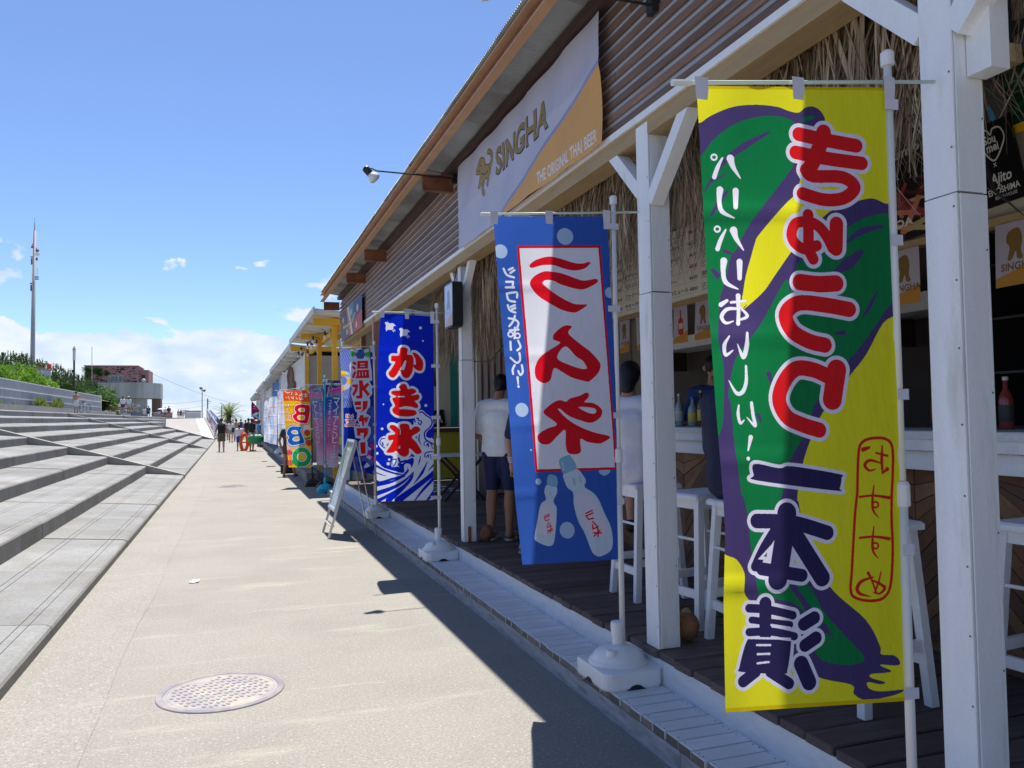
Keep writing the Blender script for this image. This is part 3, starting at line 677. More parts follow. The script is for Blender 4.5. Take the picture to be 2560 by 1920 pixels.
def print_mat(name, art, trans=.0, rough=.7, bump=.0, bs=40, sheen=0):
    mt = bpy.data.materials.new(name); mt.use_nodes = True; nt = mt.node_tree; n = nt.nodes; l = nt.links; b = n['Principled BSDF']; b.inputs['Roughness'].default_value = rough; b.inputs['Specular IOR Level'].default_value = .25
    uv = n.new('ShaderNodeUVMap'); tx = n.new('ShaderNodeTexImage'); tx.image = art.image(name); tx.extension = 'EXTEND'; l.new(uv.outputs[0], tx.inputs[0])
    nz = n.new('ShaderNodeTexNoise'); nz.inputs['Scale'].default_value = 3; nz.inputs['Detail'].default_value = 4; tcn = n.new('ShaderNodeTexCoord'); l.new(tcn.outputs['Object'], nz.inputs[0])
    hs = n.new('ShaderNodeHueSaturation'); l.new(tx.outputs[0], hs.inputs['Color']); mr = n.new('ShaderNodeMapRange'); l.new(nz.outputs[0], mr.inputs[0]); mr.inputs[3].default_value = .93; mr.inputs[4].default_value = 1.05; l.new(mr.outputs[0], hs.inputs['Value'])
    l.new(hs.outputs[0], b.inputs['Base Color'])
    if bump:
        z = n.new('ShaderNodeTexNoise'); z.inputs['Scale'].default_value = bs; z.inputs['Detail'].default_value = 3; mp = n.new('ShaderNodeMapping'); mp.inputs['Scale'].default_value = (1, 1, .35); l.new(tcn.outputs['Object'], mp.inputs[0]); l.new(mp.outputs[0], z.inputs[0])
        bp = n.new('ShaderNodeBump'); bp.inputs['Strength'].default_value = bump; bp.inputs['Distance'].default_value = .02; l.new(z.outputs[0], bp.inputs['Height']); l.new(bp.outputs[0], b.inputs['Normal'])
    if trans:
        tr = n.new('ShaderNodeBsdfTranslucent'); l.new(hs.outputs[0], tr.inputs[0]); ms = n.new('ShaderNodeMixShader'); ms.inputs[0].default_value = trans; l.new(b.outputs[0], ms.inputs[1]); l.new(tr.outputs[0], ms.inputs[2]); l.new(ms.outputs[0], n['Material Output'].inputs[0])
    return mt
def uvgrid(name, pts, mt, parent=None, smooth=True, thick=0):
    """grid of points (rows from the top) with a 0..1 UV map"""
    h, wd = len(pts), len(pts[0]); me = bpy.data.meshes.new(name); vs = [tuple(p) for r in pts for p in r]
    fs = [(i*wd+j, (i+1)*wd+j, (i+1)*wd+j+1, i*wd+j+1) for i in range(h-1) for j in range(wd-1)]
    me.from_pydata(vs, [], fs); u = me.uv_layers.new(name='UVMap'); uvv = [(j/(wd-1), 1-i/(h-1)) for i in range(h) for j in range(wd)]
    u.data.foreach_set('uv', [c for lp in me.loops for c in uvv[lp.vertex_index]])
    if smooth: me.polygons.foreach_set('use_smooth', [True]*len(me.polygons))
    o = link(name, me, mt, parent)
    if thick:
        md = o.modifiers.new('thickness', 'SOLIDIFY'); md.thickness = thick; md.offset = 0
    return o
def lerp_poly(pl, v):
    """point on a polyline whose entries are (x, y, v)"""
    for a, b in zip(pl, pl[1:]):
        if v <= b[2] or b is pl[-1]:
            t = (v-a[2])/(b[2]-a[2]); return (a[0]+(b[0]-a[0])*t, a[1]+(b[1]-a[1])*t)
def edge(pts):
    d = [0]
    for a, b in zip(pts, pts[1:]): d.append(d[-1]+math.dist(a, b))
    return [(p[0], p[1], q/d[-1]) for p, q in zip(pts, d)]
def flagmap(Lp, Rp):
    def f(p):
        v = .5; u = .5
        for _ in range(14):
            a, b = lerp_poly(Lp, min(max(v, 0), 1)), lerp_poly(Rp, min(max(v, 0), 1))
            u = (p[0]-a[0])/(b[0]-a[0]); yy = a[1]+(b[1]-a[1])*u
            v += (p[1]-yy)/(Lp[-1][1]-Lp[0][1])
        return u, v
    return f
M['tab'] = mat('tab', (.62, .60, .66), .7, .05)
M['pole'] = mat('pole', (.74, .73, .70), .4, .04, 3)
M['rod'] = mat('rod', (.62, .72, .62), .4, .04, 3)
def flag(label, art, Lp, Rp, yp, base, ztop=None, rod=None, tabs=(.02, .5, .97), side=(.18, .42, .62, .82, .97), wrk=.012, tilt=0., base_kind='white', trans=.6, polex=None, seed=1, basez=.135, nm='banner_flag', fold=0.):
    """a nobori flag: cloth outline traced on the plane y = yp where its base stands"""
    rs = random.Random(seed); t = thing(nm, (base[0], base[1], basez), label, 'flag', 'upright banner flags along the huts')
    nu, nv = 34, 84; pts = []
    ph = [rs.uniform(0, 6.28) for _ in range(8)]
    for i in range(nv+1):
        v = i/nv; a, b = lerp_poly(Lp, v), lerp_poly(Rp, v); row = []
        for j in range(nu+1):
            u = j/nu; px = (a[0]+(b[0]-a[0])*u, a[1]+(b[1]-a[1])*u)
            free = (1-u)
            dy = wrk*((.25+free)*(math.sin(5.2*u+2.6*v*3+ph[0])*.8+math.sin(9*u-4*v+ph[1])*.35+.5*math.sin(3*u+11*v+ph[2])*free)+.22*math.sin(23*u+5*v+ph[3])*(.3+free))
            for vc in (.2, .4, .6, .8): dy += wrk*.4*math.exp(-((v-vc)/.008)**2)
            dy += fold*free*free*math.sin(v*3.0)
            row.append(onY(px, yp+dy+tilt*free*v))
        pts.append(row)
    uvgrid('cloth', pts, print_mat('print_'+label.split()[0], art, trans, .65, .5, 26), t)
    # pole, crossbar, tabs
    tl, trr, bl, br = onY(Lp[0][:2], yp), onY(Rp[0][:2], yp), onY(Lp[-1][:2], yp), onY(Rp[-1][:2], yp)
    px = polex if polex is not None else base[0]; topz = max(tl.z, trr.z)+.10 if ztop is None else ztop
    pr = .0155 if base_kind != 'thin' else .012
    pm = {'white': M['pole'], 'black': M['black_metal'], 'cyan': mat('cyan_pole', (.03, .45, .62), .4)}.get(base_kind, M['pole'])
    midz = basez+.5*(topz-basez)-.1
    build(MB().tube([(px, yp, basez+.16), (px, yp, midz)], pr, 12), 'lower_pole', pm, t, smooth=True); build(MB().tube([(px, yp, midz), (px, yp, topz)], pr*.8, 12), 'upper_pole', pm, t, smooth=True)
    build(MB().lathe([(pr*1.1, -.05), (pr*1.5, -.045), (pr*1.45, .02), (pr*1.1, .03)], (px, yp, midz), 14), 'pole_collar', pm, t)
    build(MB().lathe([(pr*1.15, -.03), (pr*1.35, -.028), (pr*1.35, .012), (pr*.9, .02)], (px, yp, topz), 14), 'pole_cap', M['pole'], t)
    r0 = onY(rod[0], yp) if rod else Vector((tl.x-.06, yp, tl.z+.02)); r1 = onY(rod[1], yp) if rod else Vector((px+.08, yp, trr.z+.02))
    r0.y = r1.y = yp-.004
    build(MB().tube([r0, r1], .0065, 8), 'crossbar', M['rod'], t, smooth=True); d = (r1-r0).normalized(); build(MB().tube([r0-d*.01, r0+d*.05], .010, 8), 'crossbar_tip', M['pole'], t)
    for u in tabs:
        a = tl.lerp(trr, u); a = Vector((a.x, yp, a.z)); s = min(max((a.x-r0.x)/max(r1.x-r0.x, .01), 0), 1); rz_ = r0.z+(r1.z-r0.z)*s
        build(MB().grid([[(a.x-.022, yp-.016, rz_+.012), (a.x+.022, yp-.016, rz_+.012)], [(a.x-.022, yp-.018, rz_-.02), (a.x+.022, yp-.018, rz_-.02)], [(a.x-.018, yp-.015, a.z-.045), (a.x+.020, yp-.015, a.z-.045)]]), 'tab', M['tab'], t)
    for v in side:
        b = onY(lerp_poly(Rp, v), yp)
        build(MB().grid([[(b.x-.03, yp-.014, b.z+.016), (b.x+.01, yp-.018, b.z+.016), (px+pr+.004, yp-pr-.004, b.z+.016)], [(b.x-.03, yp-.014, b.z-.018), (b.x+.01, yp-.018, b.z-.018), (px+pr+.004, yp-pr-.004, b.z-.018)]]), 'pole_tab', M['tab'], t)
    water_base(t, base[0], base[1], basez, base_kind)
    return t
def water_base(t, x, y, z, kind):
    bmz = {'black': M['black_metal'], 'cyan': mat('cyan_plastic', (.02, .48, .62), .4)}.get(kind, M['white_plastic'])
    P = rrect(.35, .42, .06, 4); b = MB(); n = len(P)
    def ringv(s, zz): return [(x+u*s, y+v*s, z+zz) for u, v in P]
    rows = [ringv(.97, 0), ringv(1, .012), ringv(1, .078), ringv(.97, .09), ringv(.86, .094)]
    # two shallow foot notches on each long side
    low = []
    for (u, v), p in zip(P, rows[0]): low.append(p)
    for k in range(len(rows)-1):
        b.add(rows[k]+rows[k+1], [(i, (i+1) % n, (i+1) % n+n, i+n) for i in range(n)])
    b.add(rows[-1], [tuple(range(n))]); b.add(rows[0], [tuple(range(n-1, -1, -1))])
    o = build(b, 'water_base', bmz, t, smooth=False)
    build(MB().lathe([(.165, .088), (.162, .104), (.148, .112), (.144, .122), (.128, .145), (.098, .166), (.062, .180), (.036, .184)], (x, y, z), 28), 'dome', bmz, t, smooth=True)
    build(MB().lathe([(.026, 0), (.028, .004), (.028, .03), (.02, .034)], (x-.075, y-.075, z+.146), 14), 'filler_cap', bmz, t)
    build(MB().lathe([(.034, .178), (.03, .186), (.03, .235), (.036, .238), (.038, .30), (.032, .308), (.02, .31)], (x, y, z), 16), 'socket', bmz, t)
    for k in range(3): a = .9+k*1.6; build(MB().lathe([(.012, 0), (.009, -.003)], (x+.10*math.cos(a), y+.10*math.sin(a), z+.168), 8), 'dimple', bmz, t)
    def notch(c, ax, nrm):
        mb = MB(); pts = [(-.06, 0), (-.045, .006), (-.025, .022), (0, .027), (.025, .022), (.045, .006), (.06, 0)]
        mb.add([c+ax*u+Vector((0, 0, v))+nrm*.0012 for u, v in pts], [tuple(range(7))]); mb.add([c+ax*u+Vector((0, 0, v))-nrm*.02 for u, v in pts], [tuple(range(6, -1, -1))]); return build(mb, 'foot_notch', M['dark'], t)
    notch(Vector((x, y-.21, z+.001)), Vector((1, 0, 0)), Vector((0, -1, 0))); notch(Vector((x-.175, y, z+.001)), Vector((0, 1, 0)), Vector((-1, 0, 0)))
# ---------------------------------------------------------------- flag 1: cucumber on yellow
YEL, PUR, GRN, RED, WHT, NAV = (232, 226, 40), (74, 62, 110), (20, 122, 68), (222, 32, 38), (226, 224, 240), (46, 40, 84)
Lp = edge([(1741, 215), (1748, 330), (1756, 480), (1770, 740), (1788, 1000), (1808, 1240), (1813, 1340), (1809, 1500), (1811, 1640), (1814, 1781)])
Rp = edge([(2220, 219), (2234, 480), (2246, 740), (2256, 1000), (2268, 1240), (2272, 1500), (2271, 1752)])
A = Art(720, 2160, YEL); fm_ = flagmap(Lp, Rp); A.map = lambda p: tuple(np.array(fm_(p))*(720, 2160)); A.k = 720/475
q = .3255; z1 = lambda *p: [(1720+a*q, 200+b*q) for a, b in p]; z2 = lambda *p: [(1720+a*q, 700+b*q) for a, b in p]; z3 = lambda *p: [(1780+a*q, 1240+b*q) for a, b in p]
Z1, Z2, Z3 = (1720, 200, q), (1720, 700, q), (1780, 1240, q)
A.win(0, 0, 1)
A.poly(z1((40, 400), (110, 320), (200, 262), (350, 205), (520, 190), (680, 205), (780, 240), (850, 250), (900, 212), (960, 204), (1020, 240), (1050, 320), (960, 420), (900, 560), (830, 860), (600, 1130), (520, 1260), (450, 1480), (420, 1659))+z2((410, 240), (520, 500), (520, 900), (560, 1300), (600, 1659))+z3((420, 400), (360, 800), (255, 760), (250, 600), (190, 490), (60, 380))+z2((200, 1500), (160, 800), (100, 0))+z1((20, 900)), PUR)
A.poly(z1((1040, 1050), (1130, 990), (1300, 930), (1420, 910), (1520, 950), (1660, 985))+z2((1660, 160), (1500, 330), (1370, 570), (1240, 740), (1040, 1010), (940, 1230), (880, 1420), (840, 1659))+z3((668, 60), (690, 200), (720, 330), (900, 690), (1180, 950), (1290, 1150), (1300, 1215), (1400, 1225), (1445, 1275), (1420, 1302), (1300, 1295), (1310, 1312), (1375, 1340), (1350, 1356), (1225, 1368), (1222, 1396), (1330, 1430), (1290, 1446), (1195, 1430), (1210, 1480), (1300, 1500), (1470, 1488), (1400, 1530), (1190, 1568), (1090, 1520), (1070, 1450), (800, 1385), (560, 1210), (360, 820), (300, 400))+z2((420, 1500), (400, 900), (410, 500), (410, 240), (560, 110), (650, 0))+z1((600, 1600), (800, 1310), (900, 1190)), PUR)
A.poly(z1((60, 700), (150, 520), (250, 410), (400, 320), (560, 280), (700, 280), (780, 305), (822, 350), (830, 600), (750, 740), (620, 910), (470, 1110), (370, 1300), (330, 1350), (300, 1480), (255, 1640))+z2((250, 100), (230, 430), (270, 650), (275, 900), (258, 1140), (200, 1180), (160, 700), (110, 0))+z1((60, 1200)), GRN)
A.poly(z1((1660, 1060), (1420, 1040), (1250, 1120), (1210, 1150), (1000, 1330), (860, 1390), (820, 1480), (780, 1640))+z2((750, 0), (560, 340), (460, 470), (370, 600), (340, 700), (310, 880), (330, 960), (360, 1280), (380, 1400), (410, 1640))+z3((240, 0), (270, 130), (300, 400), (340, 640), (370, 770), (500, 790), (700, 880), (800, 1215), (960, 1290), (1100, 1290), (1170, 1240), (1010, 1060), (860, 890), (745, 690), (600, 600), (500, 260), (490, 120), (535, 0))+z2((725, 1640), (780, 1400), (880, 1210), (940, 1060), (990, 930), (1180, 730), (1240, 610), (1340, 490), (1500, 260), (1660, -20)), GRN)
A.poly(z1((810, 895), (560, 1170), (512, 1260), (462, 1450), (422, 1640))+z2((416, 140), (455, 185), (408, 242), (560, 110), (650, 0))+z1((600, 1600), (800, 1310), (900, 1190), (1040, 1050), (1000, 980), (900, 930)), YEL)
A.win(*Z1)
for pts, wd in (([(620, 402), (430, 510), (260, 645), (130, 850)], (18, 52, 34, 10)), ([(300, 715), (220, 760), (150, 800)], (6, 16, 6)), ([(305, 852), (230, 950), (180, 1038)], (18, 34, 18)), ([(1485, 1125), (1330, 1165), (1215, 1245)], (30, 52, 20)), ([(1330, 1320), (1230, 1410), (1120, 1480)], (40, 92, 20)), ([(280, 1315), (330, 1330)], (30, 20)), ([(190, 1460), (225, 1500)], (30, 50))): A.line(pts, wd, PUR)
A.poly([(870, 310), (900, 285), (960, 275), (970, 290), (930, 310), (880, 322)], GRN)
A.win(*Z2)
for pts, wd in (([(1455, 90), (1390, 210), (1345, 285)], (14, 34, 10)), ([(1140, 410), (1195, 405)], (26, 40)), ([(620, 720), (640, 780)], (40, 30)), ([(540, 1040), (560, 1085)], (34, 20)), ([(330, 250), (310, 300)], 30)): A.line(pts, wd, PUR)
A.win(*Z3); A.line([(620, 690), (690, 790), (760, 900)], 46, PUR); A.line([(860, 1010), (920, 1080)], (60, 6), PUR)
# きゅうり
A.win(*Z1)
ki = [([(852, 416), (1060, 462), (1290, 505)], 100), ([(828, 556), (1060, 602), (1332, 640)], 98), ([(1042, 402), (1000, 540), (930, 690)], 112), ([(905, 690), (960, 738), (1180, 746), (1280, 822), (1200, 905), (1050, 920), (880, 872)], 92)]
A.glyph(ki, RED, WHT, 27)
yu = [([(930, 1085), (830, 1100), (795, 1180), (820, 1250), (900, 1300), (990, 1272)], 78), ([(922, 1035), (925, 1160), (930, 1300), (962, 1375)], 82), ([(930, 1085), (1010, 1130), (1070, 1210), (1110, 1290)], 80), ([(1140, 1105), (1136, 1295)], 104)]
A.glyph(yu, RED, WHT, 27)
uu = [([(862, 1552), (1000, 1568), (1135, 1562)], 118)]; A.glyph(uu, RED, WHT, 24)
A.win(*Z2)
A.glyph([([(1236, 226), (1050, 192), (850, 178), (752, 262), (800, 390), (930, 470), (1050, 500)], 110)], RED, WHT, 27)
A.glyph([([(1142, 690), (1108, 918)], 148), ([(1080, 742), (960, 690), (830, 682), (740, 780), (700, 920), (760, 1050), (880, 1112), (1008, 1152)], 110)], RED, WHT, 27)
A.poly([(510, 1412), (700, 1445), (800, 1430), (1160, 1490), (1180, 1520), (1165, 1600), (1130, 1618), (530, 1540), (505, 1500)], NAV, True, WHT, 25)
A.win(*Z3)
hon = [([(345, 192), (620, 205), (885, 282)], 104), ([(575, 130), (505, 640)], 150), ([(480, 270), (400, 400), (335, 540)], 74), ([(640, 300), (740, 460), (845, 628)], 124), ([(385, 560), (690, 610)], 92)]
A.glyph(hon, NAV, WHT, 26)
A.poly([(458, 372), (352, 486), (440, 494)], WHT, False); A.poly([(614, 408), (600, 530), (708, 554)], WHT, False); A.poly([(425, 432), (396, 464), (420, 468)], GRN, False); A.poly([(630, 486), (628, 512), (656, 518)], YEL, False)
zk = [([(285, 862), (420, 872), (620, 916)], 62), ([(410, 826), (410, 1060)], 96), ([(305, 952), (600, 988)], 50), ([(285, 1046), (460, 1042), (632, 1078)], 58), ([(335, 1350), (240, 1425)], 84), ([(450, 1350), (590, 1440)], 84), ([(705, 985), (785, 935)], 92), ([(715, 1148), (798, 1090)], 92), ([(685, 1290), (745, 1430)], 116)]
bx = [(268, 1112), (330, 1088), (580, 1112), (606, 1140), (580, 1335), (540, 1365), (230, 1352), (212, 1310)]
for pts, wd in zk: A.line(pts, wd+50, WHT)
A.poly(bx, NAV, True, WHT, 25)
for pts, wd in zk: A.line(pts, wd, NAV)
for a, b in (((345, 1145), (448, 1145)), ((350, 1215), (442, 1212)), ((350, 1285), (436, 1275)), ((278, 920), (342, 916)), ((462, 920), (600, 952)), ((286, 990), (330, 990)), ((455, 990), (600, 1012)), ((262, 1090), (600, 1096))): A.line([a, b], 15, WHT, False)
# パリパリおいしい！
w2 = (240, 238, 250); A.win(*Z1)
for dx, dy in ((0, 0), (25, 552)):
    A.ringo((200+dx, 593+dy), 21, 13, w2); A.line([(265+dx, 598+dy), (228+dx, 670+dy), (202+dx, 745+dy)], (12, 30, 34), w2); A.line([(325+dx, 605+dy), (348+dx, 670+dy), (402+dx, 755+dy)], (58, 34, 8), w2)
for dx, dy in ((0, 0), (30, 546)):
    A.line([(245+dx, 845+dy), (240+dx, 930+dy), (262+dx, 1010+dy), (355+dx, 1060+dy)], (52, 34, 34, 8), w2); A.line([(366+dx, 852+dy), (366+dx, 975+dy)], (46, 34), w2)
A.win(*Z2)
for pts, wd in (([(252, 190), (300, 158)], (34, 22)), ([(385, 122), (388, 240), (385, 335)], (36, 28, 30)), ([(330, 172), (440, 160)], 18), ([(385, 220), (300, 225), (258, 280), (290, 330), (350, 315)], (16, 26, 30, 22, 6)), ([(395, 205), (455, 275), (400, 305)], (10, 26, 14)),
                ([(318, 430), (280, 500), (290, 575), (345, 540)], (10, 30, 26, 8)), ([(455, 405), (452, 500), (425, 590), (380, 492)], (16, 34, 34, 6)), ([(445, 660), (447, 780), (420, 858), (372, 868), (314, 772)], (16, 26, 30, 26, 6)),
                ([(390, 962), (385, 1030), (402, 1098), (432, 1075)], (12, 24, 22, 6)), ([(488, 945), (500, 1040), (515, 1118), (452, 1055)], (24, 26, 26, 5)), ([(482, 1208), (462, 1310)], (34, 10))): A.line(pts, wd, w2)
A.dot((463, 1372), 14, w2)
# おすすめ in a red frame
r2 = (214, 40, 32)
A.win(0, 0, 1); A.line(z2((1300, 1640), (1310, 1330), (1340, 1245), (1420, 1215), (1520, 1222), (1570, 1290), (1572, 1500), (1565, 1650))+z3((1380, 200), (1388, 420), (1372, 680), (1320, 780), (1222, 805), (1110, 785), (1066, 730), (1075, 560), (1098, 150))+z2((1300, 1640)), 7.0, r2)
A.win(*Z2)
for pts, wd in (([(1345, 1302), (1392, 1286)], (34, 20)), ([(1492, 1275), (1488, 1380), (1495, 1485)], (12, 24, 16)), ([(1446, 1328), (1532, 1350)], (16, 18)), ([(1490, 1410), (1400, 1385), (1358, 1420), (1390, 1462), (1442, 1452)], (10, 22, 26, 18, 8)), ([(1530, 1452), (1495, 1485)], (30, 8))): A.line(pts, wd, r2)
A.win(*Z3)
for dy in (-315, 0):
    A.line([(1135, 322+dy), (1240, 312+dy), (1360, 328+dy)], (18, 16, 26), r2); A.line([(1243, 235+dy), (1232, 360+dy), (1240, 430+dy), (1280, 480+dy)], (10, 22, 18, 6), r2); A.ringo((1256, 382+dy), 22, 15, r2)
for pts, wd in (([(1200, 592), (1225, 640), (1262, 742)], (26, 16, 16)), ([(1297, 585), (1280, 660), (1250, 742)], (10, 16, 12)), ([(1240, 622), (1150, 655), (1115, 710), (1140, 752), (1220, 772)], (10, 26, 30, 24, 4)), ([(1240, 650), (1325, 700), (1290, 748), (1240, 742)], (14, 26, 16, 8))): A.line(pts, wd, r2)
# hem
hem = (214, 190, 10); A.a[:10] = s2l(hem); A.a[-14:] = s2l(hem)
flag('yellow upright flag with a pickled cucumber and red and navy lettering, nearest the camera', A, Lp, Rp, 2.04, (2.0, 2.06), rod=((1686, 208), (2362, 206)), tabs=(.01, .49, .985), side=(.03, .25, .5, .752, .985), wrk=.018, tilt=.06, seed=3, polex=1.995, fold=.05)

# ---------------------------------------------------------------- flag 2: soda pop on blue
BLU, LB = (52, 92, 178), (168, 192, 224)
c1, c2, c3 = (1200, 520, .217), (1230, 860, .19891), (1260, 1120, .18686)
Lp = edge([(1233, 541), (1240, 640), (1250, 760), (1262, 900), (1276, 1080), (1288, 1250), (1306, 1412)]); Rp = edge([(1517, 541), (1523, 640), (1529, 760), (1536, 900), (1545, 1080), (1552, 1250), (1557, 1398)])
A = Art(480, 1440, BLU); fm_ = flagmap(Lp, Rp); A.map = lambda p: tuple(np.array(fm_(p))*(480, 1440)); A.k = 480/275
RW = lambda c, *p: [(c[0]+a*c[2], c[1]+b*c[2]) for a, b in p]
A.win(0, 0, 1); A.poly(RW(c1, (425, 435), (1385, 430))+RW(c2, (1570, 1578), (545, 1612)), (214, 24, 44), False); A.poly(RW(c1, (455, 465), (1362, 458))+RW(c2, (1545, 1548), (572, 1576)), (226, 226, 236), False)
RR = (222, 22, 40)
A.win(*c1)
A.poly([(570, 660), (640, 600), (780, 560), (900, 575), (1080, 630), (1180, 640), (1250, 620), (1270, 640), (1200, 700), (1090, 720), (970, 700), (850, 660), (720, 660), (600, 690)], RR)
A.poly([(575, 860), (620, 790), (720, 735), (800, 730), (950, 755), (1160, 830), (1250, 830), (1330, 815), (1360, 840), (1320, 880), (1200, 935), (1100, 930), (930, 880), (850, 840), (770, 830), (725, 850), (740, 890), (900, 1010), (1060, 1095), (1150, 1110), (1235, 1115), (1150, 1180), (1080, 1205), (960, 1180), (840, 1120), (680, 1020), (600, 930)], RR)
A.win(0, 0, 1)
A.poly(RW(c1, (840, 1490), (860, 1440), (960, 1360), (1040, 1355), (1055, 1375), (1020, 1445))+RW(c2, (1110, 0), (1230, 90), (1340, 210), (1365, 280), (1330, 370), (1230, 465), (1180, 470), (1000, 420), (880, 350), (780, 305), (740, 440), (690, 485), (640, 490), (570, 450), (540, 380), (545, 280), (600, 170), (700, 90), (830, 10))+RW(c1, (920, 1545), (850, 1520)), RR)
A.win(*c2); A.poly([(920, 30), (820, 175), (980, 265), (1120, 310), (1185, 310), (1190, 290), (1140, 210), (1060, 160)], (226, 226, 236))
A.poly([(650, 870), (700, 790), (780, 730), (860, 705), (930, 725), (980, 685), (1100, 650), (1180, 610), (1220, 630), (1205, 680), (1165, 730), (1260, 740), (1340, 780), (1385, 840), (1370, 910), (1300, 970), (1220, 990), (1080, 950), (960, 900), (860, 820), (830, 820), (900, 900), (1000, 980), (1150, 1060), (1300, 1115), (1485, 1165), (1390, 1240), (1320, 1250), (1200, 1230), (1110, 1195), (1120, 1340), (1080, 1380), (1010, 1385), (950, 1360), (925, 1250), (920, 1080), (820, 1160), (730, 1250), (650, 1262), (590, 1230), (570, 1170), (600, 1120), (700, 1060), (815, 1005)], RR)
A.poly([(1085, 795), (1200, 860), (1280, 875), (1310, 850), (1290, 810), (1200, 795)], (226, 226, 236))
A.win(*c1)
for c, r in (((980, 328), 91), ((238, 500), 76), ((585, 92), 62), ((1500, 975), 60)): A.dot(c, r, LB)
A.win(*c2); A.dot((375, 828), 83, LB); A.dot((490, 1332), 12, LB)
A.win(*c3)
for c, r in (((460, 450), 40), ((845, 1100), 106)): A.dot(c, r, LB)
A.poly([(1275, 298), (1415, 294), (1405, 340), (1345, 368), (1290, 345)], LB)
GB, CB = (196, 214, 230), (134, 178, 208)
A.poly([(800, 340), (970, 280), (1060, 370), (1095, 440), (1080, 520), (1180, 590), (1260, 680), (1340, 860), (1430, 1060), (1455, 1260), (1420, 1380), (1290, 1450), (1220, 1430), (1170, 1370), (1080, 1140), (990, 970), (935, 760), (930, 640), (915, 580), (850, 530), (810, 440)], GB)
A.poly([(735, 165), (850, 97), (890, 105), (970, 255), (850, 330), (790, 335)], CB); A.line([(780, 190), (800, 290)], 14, (190, 214, 232)); A.line([(930, 420), (945, 480)], 40, (168, 190, 212)); A.line([(1010, 390), (1030, 450)], 30, (176, 198, 218))
A.poly([(960, 640), (1180, 640), (1330, 900), (1400, 1080), (1360, 1180), (1130, 1150), (1000, 900)], (214, 212, 228))
A.poly([(580, 490), (700, 520), (705, 610), (665, 690), (670, 740), (705, 820), (690, 1100), (660, 1280), (580, 1310), (440, 1250), (410, 1190), (440, 1010), (490, 760), (560, 690), (540, 580)], GB); A.poly([(600, 360), (705, 385), (705, 515), (580, 485)], CB)
A.poly([(500, 790), (640, 760), (690, 850), (670, 1100), (540, 1160), (450, 1090)], (216, 214, 228)); A.line([(620, 580), (625, 620)], 24, (170, 196, 214))
def minir(ox, oy, s, sl):
    T = lambda *p: [(ox+a*s+b*s*sl, oy+b*s) for a, b in p]
    for pts in (T((0, 40), (85, 0)), T((0, 75), (95, 35)), T((5, 75), (35, 120), (100, 105)), T((90, 150), (160, 220), (95, 250), (90, 190)), T((100, 300), (210, 300)), T((160, 240), (165, 350)), T((110, 345), (190, 265))): A.line(pts, 20*s, RR, False)
minir(1095, 835, 1.0, 0); minir(545, 885, .72, -.18)
CW = (222, 226, 240); A.win(*c1)
for pts in ([(272, 700), (310, 770), (392, 800)], [(332, 712), (378, 690)], [(352, 748), (396, 716)], [(302, 850), (380, 850)], [(298, 915), (392, 915)], [(380, 850), (376, 915)], [(310, 985), (420, 972), (426, 1030)], [(308, 985), (330, 1060), (404, 1080)], [(320, 1120), (345, 1178), (408, 1204)], [(356, 1138), (402, 1120)], [(366, 1168), (408, 1152)], [(330, 1270), (402, 1285), (442, 1322), (430, 1378)], [(402, 1242), (384, 1300), (338, 1362)], [(342, 1410), (444, 1400)], [(402, 1378), (398, 1500)], [(350, 1540), (356, 1632)], [(440, 1530), (466, 1600), (430, 1640)]): A.line(pts, 24, CW)
A.ringo((352, 1455), 28, 18, CW); A.ringo((432, 1472), 28, 18, CW); A.win(*c2)
for pts in ([(345, 115), (352, 200), (310, 236), (234, 174)], [(285, 266), (260, 320), (266, 376)], [(375, 266), (386, 350), (356, 388), (330, 340)]): A.line(pts, 26, CW)
A.line([(322, 420), (330, 505)], (30, 18), CW); A.dot((333, 535), 16, CW)
flag('blue upright flag with red soda pop lettering and two bottles, second nearest', A, Lp, Rp, 4.10, (2.0, 4.10), rod=((1206, 536), (1600, 531)), tabs=(.0, .47, .985), side=(.03, .27, .58, .83), wrk=.016, tilt=.16, seed=8, polex=2.03, fold=.03)

# ---------------------------------------------------------------- flag 3: shaved ice on deep blue
DB, KR, KW = (8, 40, 190), (236, 20, 28), (226, 230, 240)
k1, k2 = (930, 770, .1447), (930, 1010, .15075)
Lp = edge([(952, 783), (946, 870), (943, 960), (941, 1050), (940, 1150), (944, 1254)]); Rp = edge([(1082, 791), (1084, 870), (1085, 960), (1085, 1050), (1084, 1150), (1083, 1250)])
A = Art(330, 1080, DB); fm_ = flagmap(Lp, Rp); A.map = lambda p: tuple(np.array(fm_(p))*(330, 1080)); A.k = 330/140
A.win(*k2)
A.poly([(20, 955), (200, 1060), (400, 1120), (520, 1142), (520, 1085), (420, 1040), (330, 1040), (315, 960), (350, 890), (330, 860), (250, 830), (190, 780), (110, 680), (120, 590), (180, 540), (260, 560), (700, 880), (690, 300), (740, 180), (790, 110), (840, 105), (900, 160), (990, 230), (1020, 320), (980, 400), (910, 460), (900, 540), (960, 570), (1060, 640), (1060, 1620), (40, 1620)], KW)
